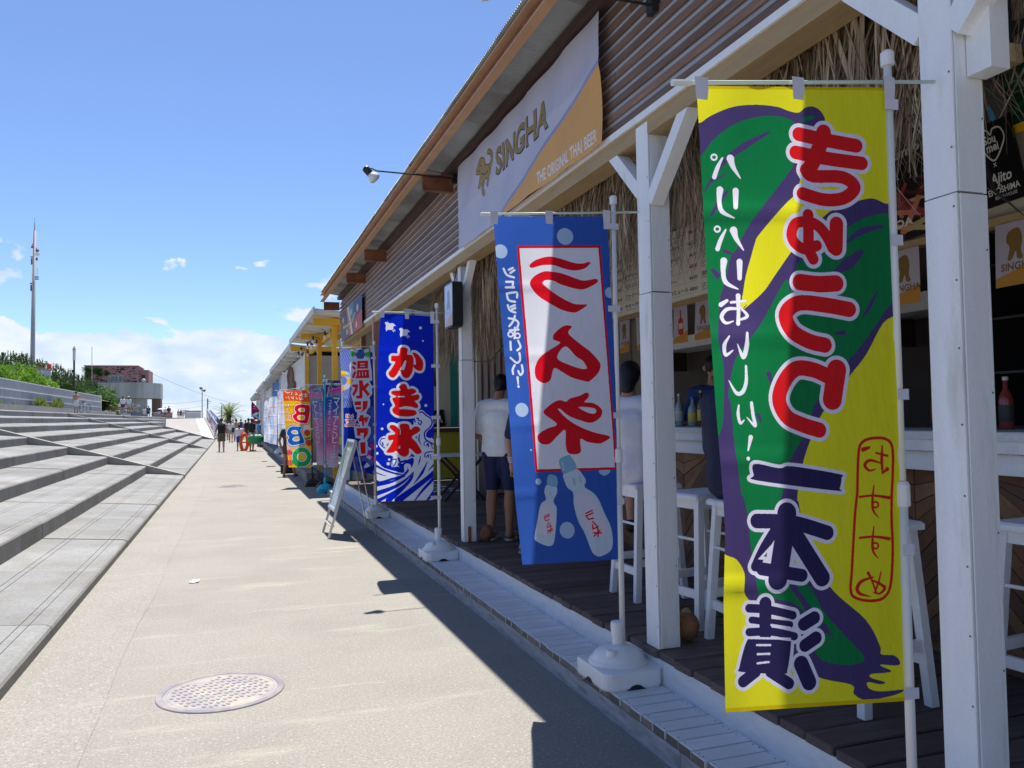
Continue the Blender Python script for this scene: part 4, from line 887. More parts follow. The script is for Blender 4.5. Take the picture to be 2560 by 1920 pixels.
for pts, wd in (([(790, 145), (830, 132), (900, 190), (980, 245), (996, 320), (955, 392), (885, 452), (872, 525), (900, 595), (1040, 680)], 24), ([(1010, 560), (1060, 600)], 30), ([(20, 995), (200, 1092), (400, 1156), (500, 1166)], (36, 34, 30, 10)), ([(50, 1130), (150, 1170), (240, 1195)], (20, 18, 4)), ([(60, 1270), (140, 1302), (330, 1245), (500, 1195), (590, 1110), (600, 1040), (570, 1020)], (40, 44, 40, 40, 36, 30, 8)), ([(60, 1345), (300, 1300), (480, 1225), (560, 1190)], (60, 40, 24, 6)),
                ([(60, 1490), (350, 1385), (550, 1265), (690, 1120)], (80, 60, 40, 8)), ([(110, 1600), (300, 1500), (550, 1350), (660, 1180)], (60, 50, 60, 10)), ([(270, 1600), (470, 1430), (640, 1250), (690, 1130)], (90, 70, 50, 6)), ([(430, 1600), (700, 1400), (900, 1250), (1050, 1120)], (120, 90, 80, 80)), ([(710, 1600), (850, 1420), (1040, 1220)], (16, 44, 60)), ([(880, 1600), (1050, 1430)], (30, 60)), ([(690, 1330), (830, 1140), (920, 950)], (8, 46, 8)), ([(930, 1110), (1040, 990)], (8, 34)),
                ([(765, 1015), (790, 940), (805, 865)], (6, 22, 12)), ([(735, 545), (730, 580)], 22), ([(795, 490), (778, 590), (825, 705)], (12, 26, 8)), ([(870, 690), (865, 645), (900, 618), (950, 630), (990, 690), (1000, 740)], 16), ([(905, 690), (930, 650), (935, 710)], 20), ([(880, 880), (878, 830), (915, 800), (1000, 790)], 20), ([(905, 880), (930, 840), (940, 890)], 16), ([(960, 840), (980, 880), (972, 910)], 14),
                ([(700, 245), (715, 300)], 22), ([(740, 240), (770, 235), (765, 275)], 20), ([(770, 310), (800, 350), (820, 290), (790, 275)], 20), ([(160, 570), (130, 640), (170, 700), (215, 730)], 18), ([(170, 640), (185, 680)], 24), ([(215, 570), (160, 580)], 16), ([(250, 690), (270, 660)], 22), ([(330, 1000), (335, 930), (400, 920), (380, 1000), (350, 1030)], 20), ([(440, 900), (470, 960), (520, 950), (560, 940)], 34), ([(600, 880), (640, 870)], 20)): A.line(pts, wd, DB)
A.poly([(500, 990), (580, 930), (640, 900), (680, 890), (695, 960), (655, 1060), (640, 1010), (590, 985), (545, 1000), (530, 1050), (540, 1110), (500, 1100), (430, 1010), (460, 970)], DB)
A.poly([(545, 1050), (570, 1000), (620, 1000), (640, 1040), (600, 1090), (590, 1040), (565, 1045), (560, 1100), (540, 1110)], KW)
ka = [(490, 690), (580, 682), (620, 720), (610, 800), (680, 810), (720, 870), (715, 1000), (690, 1120), (640, 1195), (590, 1212), (530, 1180), (480, 1075), (430, 1150), (370, 1205), (310, 1182), (285, 1120), (330, 1060), (400, 935), (340, 920), (330, 880), (345, 825), (465, 815)]
kb = [(700, 780), (740, 770), (800, 810), (870, 900), (885, 980), (870, 1060), (840, 1085), (790, 1080), (730, 1040), (715, 985), (755, 965), (745, 880)]
A.win(*k1)
A.poly(kb, KR, True, KW, 40); A.poly(ka, KR, True, KW, 40); A.poly(kb, KR); A.poly([(570, 910), (590, 930), (560, 1050), (535, 1070), (480, 1062), (520, 1000)], KW); A.line([(730, 870), (740, 965)], 30, KW)
A.win(0, 0, 1)
KK = lambda c, *p: [(c[0]+a*c[2], c[1]+b*c[2]) for a, b in p]
kg = KK(k1, (460, 1360), (540, 1310), (590, 1330), (625, 1400), (700, 1388), (765, 1430), (750, 1465), (720, 1490), (800, 1496), (822, 1540), (790, 1590), (740, 1610))+KK(k2, (760, 10), (760, 60), (680, 70), (600, 55), (500, 50), (470, 75), (600, 90), (700, 100), (742, 140), (720, 182), (640, 206), (500, 206), (400, 182), (342, 130), (340, 80), (380, 30))+KK(k1, (355, 1590), (360, 1555), (420, 1530), (345, 1490), (335, 1460), (370, 1430), (490, 1420))
A.poly(kg, KR, True, KW, 5.6); A.win(*k1); A.line([(455, 1532), (555, 1530)], 20, KW); A.line([(690, 1500), (760, 1492)], 12, KW)
A.win(*k2); A.line([(470, 72), (560, 60), (660, 66), (730, 78)], (30, 44, 30, 8), KW)
hy = [(460, 345), (540, 325), (610, 345), (637, 425), (700, 375), (770, 380), (800, 430), (770, 470), (662, 547), (740, 640), (820, 780), (800, 822), (760, 832), (710, 810), (622, 735), (612, 820), (570, 866), (530, 876), (470, 850), (400, 780), (350, 806), (240, 800), (300, 700), (350, 600), (290, 606), (265, 570), (280, 520), (385, 492), (300, 400), (295, 360), (330, 345), (390, 360), (462, 425)]
A.poly(hy, KR, True, KW, 40); A.poly([(466, 680), (430, 735), (466, 738)], KW, False); A.line([(470, 430), (466, 500)], 12, KW)
A.win(*k1)
for d in ((0, 0), (247, 105)):
    T = lambda *p: [(a+d[0], b+d[1]) for a, b in p]
    A.poly(T((220, 255), (240, 245), (268, 240), (300, 265), (350, 262), (385, 280), (408, 312), (375, 312), (368, 350), (350, 375), (270, 378), (250, 402), (235, 350), (242, 300)), KW); A.line(T((355, 385), (375, 410)), 14, KW); A.line(T((378, 370), (398, 392)), 14, KW); A.dot(T((258, 258))[0], 5, DB)
A.dot((838, 343), 26, KW); A.dot((879, 569), 15, KW); A.win(*k2)
for c, r in (((167, 411), 22), ((893, 24), 24), ((84, 818), 22), ((66, 700), 24), ((285, 920), 18), ((268, 993), 26), ((190, 5), 12)): A.dot(c, r, KW)
flag('deep blue upright flag with red shaved ice lettering over white waves', A, Lp, Rp, 8.22, (2.0, 8.22), rod=((932, 780), (1122, 783)), tabs=(.02, .49, .98), side=(.03, .27, .55, .77, .985), wrk=.014, seed=12, polex=2.015)

# ---------------------------------------------------------------- flag 4: hot water shower
o1, o2 = (840, 860, .0964), (840, 1010, .1206)
OB, OW, OR = (16, 40, 150), (206, 214, 236), (222, 36, 32)
Lp = edge([(849, 874), (853, 940), (858, 1000), (860, 1060), (859, 1110), (866, 1150), (876, 1176)]); Rp = edge([(931, 873), (933, 940), (936, 1000), (937, 1060), (937, 1110), (937, 1150), (937, 1186)])
A = Art(260, 900, OB); fm_ = flagmap(Lp, Rp); A.map = lambda p: tuple(np.array(fm_(p))*(260, 900)); A.k = 260/82
def dots(x0, x1, y0, y1, st, r, col, sk=.35):
    y = y0
    while y < y1:
        x = x0-((y-y0)*sk) % st
        while x < x1: A.dot((x, y), r, col); x += st
        y += st*.5
A.win(*o1); A.poly([(60, 120), (440, 120), (400, 700), (360, 1150), (250, 1659), (150, 1659), (120, 900)], (88, 112, 205), False); dots(80, 420, 120, 1650, 44, 9, (170, 186, 236))
A.dot((630, 270), 255, OW)
for a0 in (-.35, .75, 1.8, 2.85, 3.9, 5.0):
    if a0 in (-.35, 1.8, 2.85, 5.0): pass
    c = (60, 176, 72) if a0 in (-.35, 2.85, 5.0) else OW
    P = [(630+120*math.cos(a0+i*.17), 270+120*math.sin(a0+i*.17)) for i in range(5)]+[(630+258*math.cos(a0+i*.17), 270+258*math.sin(a0+i*.17)) for i in range(4, -1, -1)]; A.poly(P, c, False)
A.dot((630, 270), 118, OB); dots(540, 740, 180, 370, 40, 7, (150, 170, 230))
for i, a0 in enumerate((-1.9, -1.1, -.3, .5, 1.3)):
    P = [(170+115*math.cos(a0+j*.2), 950+115*math.sin(a0+j*.2)) for j in range(5)]+[(170+255*math.cos(a0+j*.2), 950+255*math.sin(a0+j*.2)) for j in range(4, -1, -1)]; A.poly(P, (250, 206, 40) if i % 2 == 0 else OW, False)
A.win(0, 0, 1); RO = lambda c, *p: [(c[0]+a*c[2], c[1]+b*c[2]) for a, b in p]
A.poly(RO(o1, (420, 380), (880, 380), (930, 760), (935, 950), (860, 960), (930, 1080), (940, 1290), (860, 1400), (890, 1450), (880, 1659))+RO(o2, (690, 60), (620, 190), (720, 260), (660, 440), (720, 490), (720, 620), (640, 760), (660, 800), (660, 1060), (500, 1080), (470, 1020), (470, 780), (520, 720), (400, 700), (370, 480), (500, 470), (430, 300), (440, 180), (400, 150), (370, 40))+RO(o1, (440, 1500), (370, 1280), (410, 1150), (370, 1060), (450, 950), (390, 880), (340, 560)), OW, False)
A.win(*o1)
for P in ([(460, 445), (540, 500), (500, 558), (420, 500)], [(440, 560), (520, 622), (485, 675), (400, 608)], [(465, 705), (525, 720), (470, 895), (410, 870)], [(555, 440), (832, 430), (832, 640), (548, 648)], [(540, 680), (850, 665), (858, 810), (870, 815), (872, 880), (512, 892), (512, 830), (540, 825)], [(595, 942), (690, 940), (715, 1085), (815, 1002), (868, 1050), (772, 1165), (880, 1300), (825, 1362), (690, 1190), (688, 1390), (660, 1412), (530, 1415), (522, 1345), (605, 1335)], [(418, 1050), (572, 1045), (560, 1200), (465, 1365), (415, 1300), (485, 1180), (490, 1120), (425, 1120)], [(475, 1492), (655, 1482), (650, 1590), (490, 1595)], [(690, 1480), (832, 1475), (800, 1659), (690, 1659)]): A.poly(P, OR, False)
for a, b in (((635, 512), (742, 512)), ((635, 582), (742, 582)), ((612, 735), (612, 815)), ((690, 735), (690, 815)), ((768, 735), (770, 805)), ((555, 655), (840, 648))): A.line([a, b], 20, OW, False)
A.win(*o2)
for P in ([(405, 60), (522, 55), (520, 110), (415, 118)], [(560, 0), (660, 0), (630, 100), (500, 192), (545, 120)], [(485, 235), (570, 225), (575, 280), (680, 262), (660, 340), (610, 415), (600, 350), (585, 345), (580, 460), (550, 465), (530, 360), (480, 370), (462, 285), (495, 275)], [(425, 500), (675, 495), (665, 620), (565, 745), (580, 600), (505, 600), (510, 655), (440, 660)], [(500, 795), (612, 788), (614, 1028), (520, 1034)]): A.poly(P, OR, False)
A.win(*o2)
for tx_, x, y in (('Hot', 205, 280), ('water', 200, 370), ('shower', 188, 460)): A.text(tx_, x, y, 92 if tx_ != 'shower' else 92, (200, 30, 40), .03, (236, 232, 240), .12)
A.poly([(740, 120), (770, 120), (790, 1430), (720, 1430), (660, 820), (740, 600)], (40, 62, 168), False); dots(670, 800, 60, 800, 30, 5, (140, 160, 226)); dots(400, 800, 1100, 1420, 34, 7, (150, 170, 230))
for P in ([(690, 840), (800, 820), (800, 925), (740, 930)], [(670, 960), (715, 970), (715, 1060), (620, 1100)], [(740, 1090), (800, 1090), (800, 1190), (705, 1170)]): A.poly(P, (226, 40, 140), False)
for P in ([(620, 1100), (690, 1060), (740, 1090), (705, 1160)], [(640, 1210), (715, 1290), (600, 1330), (580, 1290)], [(665, 880), (735, 930), (720, 960), (660, 950)]): A.poly(P, OW, False)
A.poly([(450, 1200), (640, 1180), (580, 1290), (470, 1290)], OB, False); A.poly([(720, 1280), (790, 1250), (780, 1450), (620, 1430), (600, 1340)], OB, False)
flag('blue upright flag with red hot water shower lettering and swim rings', A, Lp, Rp, 12.0, (2.0, 12.0), rod=((843, 870), (946, 865)), tabs=(.02, .5, .97), side=(.07, .3, .6, .98), wrk=.02, seed=21, polex=1.99)

# ---------------------------------------------------------------- flags 5-7: barbecue, two seaside flags
b0 = (700, 960, .13865)
A = Art(200, 600, (246, 196, 30)); Lp = edge([(707, 976), (709, 1010), (714, 1080), (718, 1130), (722, 1168)]); Rp = edge([(772, 975), (775, 1010), (777, 1080), (779, 1130), (780, 1170)])
fm_ = flagmap(Lp, Rp); A.map = lambda p: tuple(np.array(fm_(p))*(200, 600)); A.k = 200/66; A.win(*b0)
A.poly([(30, 90), (470, 95), (480, 130), (540, 150), (545, 330), (400, 320), (250, 300), (40, 305)], (238, 92, 40), False); A.poly([(60, 110), (140, 170), (230, 115), (150, 150)], (250, 220, 200))
for pts in ([(215, 150), (205, 190)], [(280, 150), (310, 190), (270, 190)], [(345, 200), (385, 215), (380, 170)], [(410, 170), (410, 220)], [(440, 190), (490, 190)], [(460, 170), (450, 230), (490, 220)], [(105, 240), (125, 250)], [(150, 225), (170, 270)], [(200, 235), (240, 270), (235, 225)], [(290, 240), (310, 275)], [(345, 240), (370, 285), (390, 250)], [(400, 245), (410, 285)]): A.line(pts, 12, (250, 236, 226))
for pts in ([(95, 370), (110, 410)], [(150, 360), (160, 410)], [(130, 430), (135, 470)], [(105, 510), (130, 490), (170, 530)], [(120, 570), (190, 570)], [(130, 600), (195, 600)], [(150, 550), (155, 640)], [(120, 650), (175, 640), (175, 700)], [(175, 710), (180, 740)]): A.line(pts, 26, (238, 100, 50)); A.line(pts, 13, (252, 240, 225))
for c, r, col in (((480, 800), 70, (236, 226, 220)), ((490, 880), 60, (206, 70, 60)), ((520, 1060), 60, (206, 70, 60)), ((170, 1150), 60, (226, 180, 170)), ((170, 1240), 60, (226, 80, 80)), ((190, 1320), 46, (250, 150, 40)), ((180, 1420), 60, (226, 90, 80))): A.dot(c, r, col)
A.line([(440, 1000), (560, 960)], 40, (40, 150, 80))
def bee(pts, holes, col, rim, yel):
    A.poly(pts, col, True, rim, 26); A.poly(pts, col, True, (248, 244, 240), 14); A.poly(pts, col)
    for h in holes: A.poly(h, yel, True, (248, 244, 240), 12); A.poly(h, yel)
bee([(540, 410), (500, 690), (400, 705), (300, 680), (240, 620), (235, 560), (290, 520), (260, 460), (290, 390), (370, 365), (450, 375)], [[(430, 445), (430, 490), (370, 490), (340, 465), (370, 445)], [(430, 575), (425, 635), (350, 630), (320, 600), (350, 575)]], (226, 22, 50), (226, 40, 60), (236, 200, 60))
bee([(390, 800), (370, 850), (440, 1040), (360, 1080), (230, 1105), (160, 1070), (140, 1010), (165, 960), (125, 900), (150, 810), (220, 765), (320, 765), (390, 770)], [[(300, 850), (310, 890), (240, 890), (215, 865), (250, 845)], [(330, 960), (340, 1010), (260, 1020), (235, 990), (270, 965)]], (24, 100, 200), (60, 110, 200), (206, 196, 120))
A.ringo((395, 1315), 130, 130, (60, 150, 210)); A.ringo((395, 1315), 130, 112, (248, 248, 240)); A.ringo((395, 1315), 130, 92, (40, 170, 90)); A.ringo((395, 1315), 84, 12, (248, 248, 240)); A.dot((400, 1315), 62, (250, 206, 40)); A.line([(280, 1400), (230, 1400), (330, 1480)], 50, (40, 170, 90))
flag('orange and yellow barbecue flag with big red blue and green letters', A, Lp, Rp, 19.8, (1.79, 19.8), rod=((700, 976), (782, 966)), tabs=(.3, .7), side=(.03, .5, .97), wrk=.02, base_kind='black', basez=.0, seed=31, polex=1.787)
def miami(sh, seed, label, Lp, Rp, yp, base, light, kind, bz):
    A = Art(160, 560, (70, 60, 140)); A.map = lambda p: (p[0]*160, p[1]*560); A.k = 160; A.win(0, 0, 1)
    stops = [(0, (62, 50, 110)), (.17, (70, 66, 130)), (.2, (40, 80, 165)), (.33, (80, 96, 190)), (.45, (190, 110, 170)), (.7, (214, 96, 150)), (.85, (226, 180, 210)), (1, (226, 226, 236))]
    for y in range(560):
        t = y/560
        for (a, ca), (b, cb) in zip(stops, stops[1:]):
            if a <= t <= b: A.a[y, :] = s2l(tuple(ca[i]+(cb[i]-ca[i])*(t-a)/(b-a) for i in range(3)))
    PK, MT, CR_ = (206, 96, 170), (150, 216, 190), (226, 214, 180)
    A.poly([(.25, .10), (.6, .085), (.98, .07), (1, .15), (.6, .165), (.2, .15)], PK); A.line([(.3, .13), (.7, .11), (.95, .10)], .025, (150, 60, 130))
    A.line([(.28, .05), (.16, .12), (.12, .19)], .035, CR_)
    for e in ((.05, .03), (.12, .09), (.45, .015), (.62, .04), (.55, .09), (.2, .012), (.92, .06)): A.line([(.28, .045), ((.28+e[0])/2, e[1]-.005), e], .022, MT)
    for yy in (.165, .18, .195): A.line([(.0, yy), (.25, yy-.01), (.5, yy+.008), (.75, yy-.006), (1, yy+.006)], .02, (96, 196, 210))
    for k in range(9): A.line([(1.0, .36+.06*k), (.45+.05*k, .62+.06*k)], .028, (224, 120, 176))
    for i, chx in enumerate('マイアミビーチ'): A.text(chx, .55-.0, .285+.098*i, .40 if 1 else 0, (236, 234, 244), .018, (110, 100, 150), .03)if 0 else None
    # letters are laid out in cloth units (narrow), so scale height separately
    def ch(c, x, y, sx, sy, col):
        for t in text_tris(c, .012):
            A.fillpx(np.array([((x+u*sx)*160, (y-v*sy)*560) for u, v in t]), col)
    for i, c in enumerate('マイアミビ|チ'): ch(c, .50 if c != '|' else .68, .29+.108*i, .46, .125, (90, 84, 140)); ch(c, .48 if c != '|' else .66, .287+.108*i, .46, .125, (234, 232, 244))
    for i, c in enumerate('コラボメニュ|'): ch(c, .18 if c != '|' else .25, .27+.062*i, .24, .066, (226, 222, 240))
    A.line([(.05, .8), (.12, .88), (.1, .95), (.25, .99)], .09, (226, 120, 180)); A.line([(.02, .95), (.2, .93)], .07, (80, 170, 190))
    if sh:   # the reverse of the cloth shows the print mirrored
        A.a = A.a[:, ::-1].copy(); A.a = A.a*.72+np.array(s2l((196, 190, 214)), np.float32)*.28
    return flag(label, A, Lp, Rp, yp, base, tabs=(.02, .98), side=(.04, .97), wrk=.03, seed=seed, base_kind=kind, basez=bz, trans=.4)
miami(False, 41, 'pink and blue seaside flag with white letters on a cyan base', edge([(815, 951), (813, 1010), (810, 1090), (810, 1168)]), edge([(854, 951), (852, 1010), (848, 1090), (843, 1169)]), 18.0, (1.9, 18.0), 0, 'cyan', 0.0)
miami(True, 42, 'pale seaside flag seen from its back beside the barbecue flag', edge([(771, 964), (778, 1010), (788, 1090), (792, 1162)]), edge([(811, 963), (811, 1010), (811, 1090), (811, 1164)]), 18.9, (1.98, 18.9), 0, 'black', 0.0)
# pale flags further off on white bases
def pale(seed):
    rs = np.random.RandomState(seed); A = Art(120, 360, (226, 228, 240)); A.map = lambda p: (p[0]*120, p[1]*360); A.k = 120; A.win(0, 0, 1)
    for k in range(16): A.line([(rs.rand(), rs.rand()), (rs.rand(), rs.rand())], rs.uniform(.08, .3), tuple(int(v) for v in ((196, 214, 240), (214, 206, 232), (232, 232, 244), (176, 200, 230))[k % 4]))
    A.poly([(.5, .18), (.66, .15), (.72, .2), (.6, .26)], (222, 176, 170)); A.line([(.52, .3), (.58, .33)], .05, (150, 140, 160))
    return A
flag('pale white and blue picture flag on the kerb, nearest of the white ones', pale(3), edge([(694, 978), (694, 1040), (695, 1114)]), edge([(712, 976), (713, 1040), (714, 1116)]), 26.5, (1.95, 26.5), wrk=.02, seed=51, basez=.28, tabs=(.02, .98), side=(.03, .97))
flag('white picture flag with a red headed figure print, middle of the white ones', pale(5), edge([(672, 994), (670, 1040), (672, 1108)]), edge([(694, 992), (693, 1040), (692, 1112)]), 29.5, (1.80, 29.5), wrk=.02, seed=52, basez=.28, tabs=(.02, .98), side=(.03, .97))
flag('farthest white picture flag, its cloth turned away', pale(7), edge([(660, 1003), (659, 1050), (660, 1104)]), edge([(671, 1000), (671, 1050), (672, 1106)]), 33, (1.74, 33), wrk=.02, seed=53, basez=.28, tabs=(.02, .98), side=(.03, .97))

# ---------------------------------------------------------------- beer banner on the slat wall
A = Art(1400, 420, (196, 196, 214)); A.map = lambda p: (p[0]*1400, p[1]*420); A.k = 420; A.win(0, 0, 1)
OG, GD = (226, 170, 96), (150, 124, 70)
A.poly([(.37, 1.01), (1.01, .395), (1.01, 1.01)], OG, False); A.line([(.36, 1.01), (1.01, .38)], .035, (150, 156, 200), False)
def btext(body, x0, x1, y, cap, col, fat=.01, edge_=None, ew=0, dxy=(0, 0)):
    B = text_tris(body, fat); w_ = max(u for t in B for u, _ in t); hc = max(v for t in text_tris('H', fat) for _, v in t); sx = (x1-x0)*1400/w_; sy = cap*420/hc
    for T, c, d in (((text_tris(body, fat+ew), edge_, dxy),) if edge_ else ())+((B, col, (0, 0)),):
        for t in T: A.fillpx(np.array([(x0*1400+u*sx+d[0], y*420-v*sy+d[1]) for u, v in t]), c)
btext('SINGHA', .368, .742, .515, .285, (158, 132, 78), .03, (40, 42, 76), .02, (4, 4))
btext('THE ORIGINAL THAI BEER', .672, .972, .955, .10, (232, 226, 226), .02)
A.map = lambda p: (245+p[0]*1.2, 52+p[1]*.80); A.k = 1
# golden standing lion emblem
for pts in ([(40, 60), (60, 30), (85, 25), (110, 50), (105, 80), (130, 90), (165, 110), (170, 150), (150, 165), (155, 215), (140, 225), (130, 170), (100, 165), (95, 220), (110, 250), (85, 255), (75, 215), (72, 170), (50, 190), (35, 180), (52, 150), (60, 110), (35, 100), (25, 80)], [(150, 105), (175, 80), (165, 45), (140, 30), (150, 10), (185, 45), (195, 85), (172, 130)]): A.poly(pts, GD, True, (56, 50, 40), 4); A.poly(pts, (168, 140, 84))
for pts in ([(60, 60), (80, 70)], [(70, 110), (100, 130), (140, 130)], [(90, 160), (80, 200)], [(45, 85), (60, 92)], [(110, 60), (120, 85)], [(160, 40), (175, 70)]): A.line(pts, 5, (60, 52, 40))
bt = [[onX((1100+a*.422, b*.422), 2.14) for a, b in r] for r in (((115, 1015), (948, 65)), ((125, 1490), (965, 840)))]
yf, yn, zt, zb = 7.72, 4.445, 4.05, 3.235
pts = []
for i in range(25):
    v = i/24; row = []
    for j in range(61):
        u = j/60; y = yf+(yn-yf)*u; z = zt+(zb-zt)*v-(.025*math.sin(math.pi*u)*(1 if v < .5 else -.2))*(1-v)
        x = 2.128-.010*math.sin(9*u+3*v)*v-.006*math.sin(31*u+7*v)-.008*math.exp(-((v-.5+.2*(u-.5))/.05)**2)-.006*math.exp(-((u-.62)/.01)**2)-.005*math.exp(-((u-.84)/.01)**2)
        row.append((x, y, z))
    pts.append(row)
bn = uvgrid('beer_banner', pts, print_mat('print_banner', A, .12, .5, .6, 9), None)
tag(bn, 'white and orange beer banner with golden lion and lettering on the slat wall', 'banner')
# small faded star poster on the slats far along
A = Art(300, 90, (70, 70, 100)); A.map = lambda p: (p[0]*300, p[1]*90); A.k = 300; A.win(0, 0, 1)
for P, c in (([(.0, 0), (.2, 0), (.25, 1), (0, 1)], (80, 76, 110)), ([(.25, 0), (.32, 0), (.52, 1), (.42, 1)], (190, 80, 70)), ([(.32, 0), (.4, 0), (.6, 1), (.52, 1)], (206, 200, 190)), ([(.4, 0), (.62, 0), (.62, .5), (.5, .6)], (60, 130, 150)), ([(.62, 0), (1, 0), (1, .5), (.7, .7)], (50, 60, 110)), ([(.6, .6), (1, .45), (1, 1), (.62, 1)], (180, 70, 66))): A.poly(P, c, False)
for c, r in (((.8, .3), .035), ((.1, .3), .03), ((.3, .8), .03), ((.75, .8), .03), ((.5, .25), .03)): A.dot((c[0], c[1]), r, (200, 190, 150))
A.line([(.1, .55), (.35, .6), (.5, .5)], .03, (190, 160, 80)); A.line([(.45, .75), (.7, .4)], .02, (210, 190, 120))
po = uvgrid('wall_poster', [[(2.135, 16.93+(14.12-16.93)*u, 3.74-.58*v) for u in (0, .5, 1)] for v in (0, .5, 1)], print_mat('print_poster', A, 0, .5), None); tag(po, 'faded red and blue star poster at the far end of the slat wall', 'poster')

# ---------------------------------------------------------------- menus, posters and pennants above the counter
def panel(name, p, x, art, label, cat, thick=.012, group=None):
    """p: far-top, near-top, far-bottom, near-bottom as (y, z)"""
    (a, b, c, d) = p
    o = uvgrid(name, [[(x, a[0], a[1]), (x, b[0], b[1])], [(x, c[0], c[1]), (x, d[0], d[1])]], print_mat('print_'+name, art, 0, .5), None, False, thick); tag(o, label, cat, group); return o
def menu_art(rows, cols, seed):
    A = Art(700, 480, (240, 236, 222)); A.map = lambda p: p; A.k = 1; A.win(0, 0, 1); rs = random.Random(seed)
    names = ['ファジーネーブル', 'カシスソーダ', 'テキーラサンライズ', 'カシスウーロン', 'ラムコーク', 'レゲエパンチ', 'キティ', 'レモンサワー', '梅サワー', '沖縄巨峰ハイ', 'モスコミュール', 'ジントニック']
    for i in range(rows):
        for j in range(cols):
            x, y = 22+j*(690/cols), 62+i*(440/rows); nm = names[(i*cols+j+seed) % len(names)]
            A.text(nm, x, y, 34, (24, 20, 24), .022); A.text('¥600' if rs.random() < .75 else '¥800', x+690/cols-96, y+4, 32, (24, 20, 24), .02); A.line([(x, y+16), (x+690/cols-30, y+16)], 2, (150, 140, 130), False)
            A.text(['Fuzzy Navel', 'Rum Coke', 'Reggae Punch', 'Tequila'][(i+j) % 4], x+10, y+13, 12, (110, 110, 160))
    return A
panel('menu_board', ((7.55, 3.10), (6.22, 3.10), (7.55, 2.50), (6.22, 2.50)), 3.50, menu_art(6, 2, 3), 'cream menu board behind the soda pop flag, left of the middle post', 'menu')
panel('menu_board', ((6.20, 3.10), (4.95, 3.10), (6.20, 2.50), (4.95, 2.50)), 3.504, menu_art(6, 2, 0), 'cream handwritten drinks menu just right of the middle post', 'menu')
build(MB().box(3.48, 3.55, 1.0, 7.6, 2.455, 2.494), 'menu_rail', M['raw_wood'], hut)
build(MB().box(3.53, 3.56, 1.0, 7.6, 2.495, 3.6), 'menu_backboard', M['inner_wall'], hut)
# black collaboration poster, green beer poster, can poster, cocktail poster
A = Art(300, 600, (20, 20, 24)); A.map = lambda p: (p[0]-75, p[1]); A.k = 1; A.win(0, 0, 1)
A.poly([(0, 0), (420, 0), (420, 150), (300, 200), (120, 190), (0, 140)], (88, 88, 84)); A.poly([(60, 60), (110, 20), (120, 160), (70, 150)], (60, 150, 200)); A.poly([(150, 30), (230, 60), (220, 190), (150, 160)], (40, 40, 44)); A.poly([(250, 110), (280, 190), (240, 190)], (70, 160, 210))
w_ = (220, 220, 214)
A.line([(150, 330), (120, 280), (150, 235), (195, 240), (215, 265), (240, 238), (290, 240), (310, 285), (280, 335), (210, 392), (150, 330)], 9, w_); A.poly([(160, 320), (140, 280), (165, 255), (215, 285), (265, 252), (290, 285), (270, 325), (212, 372)], (10, 10, 12))
A.text('Sou', 160, 305, 58, w_, .03); A.text('mei', 172, 345, 58, w_, .03); A.text('×', 195, 430, 50, w_)
A.text('Ajito', 160, 500, 70, w_, .02, shear=.2); A.text('the', 200, 520, 22, w_); A.text('ENOSHIMA', 130, 550, 42, w_, .02); A.text('BEACH HOUSE', 170, 575, 22, w_)
def pxq(pts, x): return [(lambda v: (v.y, v.z))(onX(p, x)) for p in pts]
U0 = lambda a: (2160+a[0]*.3617, a[1]*.3617)
q_ = pxq([U0((815, 600)), U0((930, 560)), U0((860, 1430)), U0((1106, 1345))], 3.49)
panel('poster', ((3.08, 3.17), (2.86, 3.155), (2.98, 2.545), (2.74, 2.56)), 3.478, A, 'black shop poster with white heart emblem and lettering right of the nearest post', 'poster')
A = Art(300, 400, (14, 60, 40)); A.map = lambda p: p; A.k = 1; A.win(0, 0, 1)
rs = np.random.RandomState(2)
for k in range(30): A.line([(rs.rand()*300, rs.rand()*300), (rs.rand()*300, rs.rand()*300)], rs.uniform(4, 22), [(18, 74, 50), (30, 90, 62), (90, 120, 100), (10, 44, 32)][k % 4])
A.poly([(0, 350), (300, 330), (300, 400), (0, 400)], (230, 180, 40), False); A.poly([(200, 20), (260, 20), (270, 320), (190, 320)], (200, 210, 60))
panel('poster', ((2.90, 3.185), (2.4, 3.17), (2.835, 2.87), (2.35, 2.86)), 3.495, A, 'green beer poster with a yellow foot, right edge of the picture', 'poster')
A = Art(300, 300, (206, 202, 196)); A.map = lambda p: p; A.k = 1; A.win(0, 0, 1)
A.text('SHARK', 60, 70, 60, (206, 60, 40), .03, shear=.25); A.poly([(110, 110), (180, 110), (185, 230), (105, 230)], (206, 70, 46), False); A.poly([(110, 110), (180, 110), (175, 96), (115, 96)], (170, 170, 170), False); A.line([(120, 150), (150, 200), (170, 140)], 12, (240, 220, 210))
for k in range(4): A.text('フルーツ果汁とおいしさ', 20, 252+k*14, 15, (60, 60, 60))
panel('poster', ((2.91, 3.62), (2.45, 3.61), (2.90, 3.20), (2.42, 3.185)), 3.492, A, 'white poster with a red can at the top right corner', 'poster')
A = Art(300, 600, (40, 30, 34)); A.map = lambda p: p; A.k = 1; A.win(0, 0, 1)
A.poly([(0, 0), (300, 0), (300, 130), (0, 110)], (120, 160, 190), False); A.poly([(30, 150), (200, 120), (280, 260), (200, 330), (40, 300)], (24, 24, 30)); A.text('Bomb', 60, 220, 60, (206, 216, 220), .03)
for k in range(26): A.line([(rs.rand()*300, 320+rs.rand()*260), (rs.rand()*300, 320+rs.rand()*260)], rs.uniform(8, 26), [(150, 60, 66), (206, 130, 110), (90, 40, 40), (190, 170, 120)][k % 4])
A.text('LOA', 60, 540, 50, (240, 220, 210), .03)
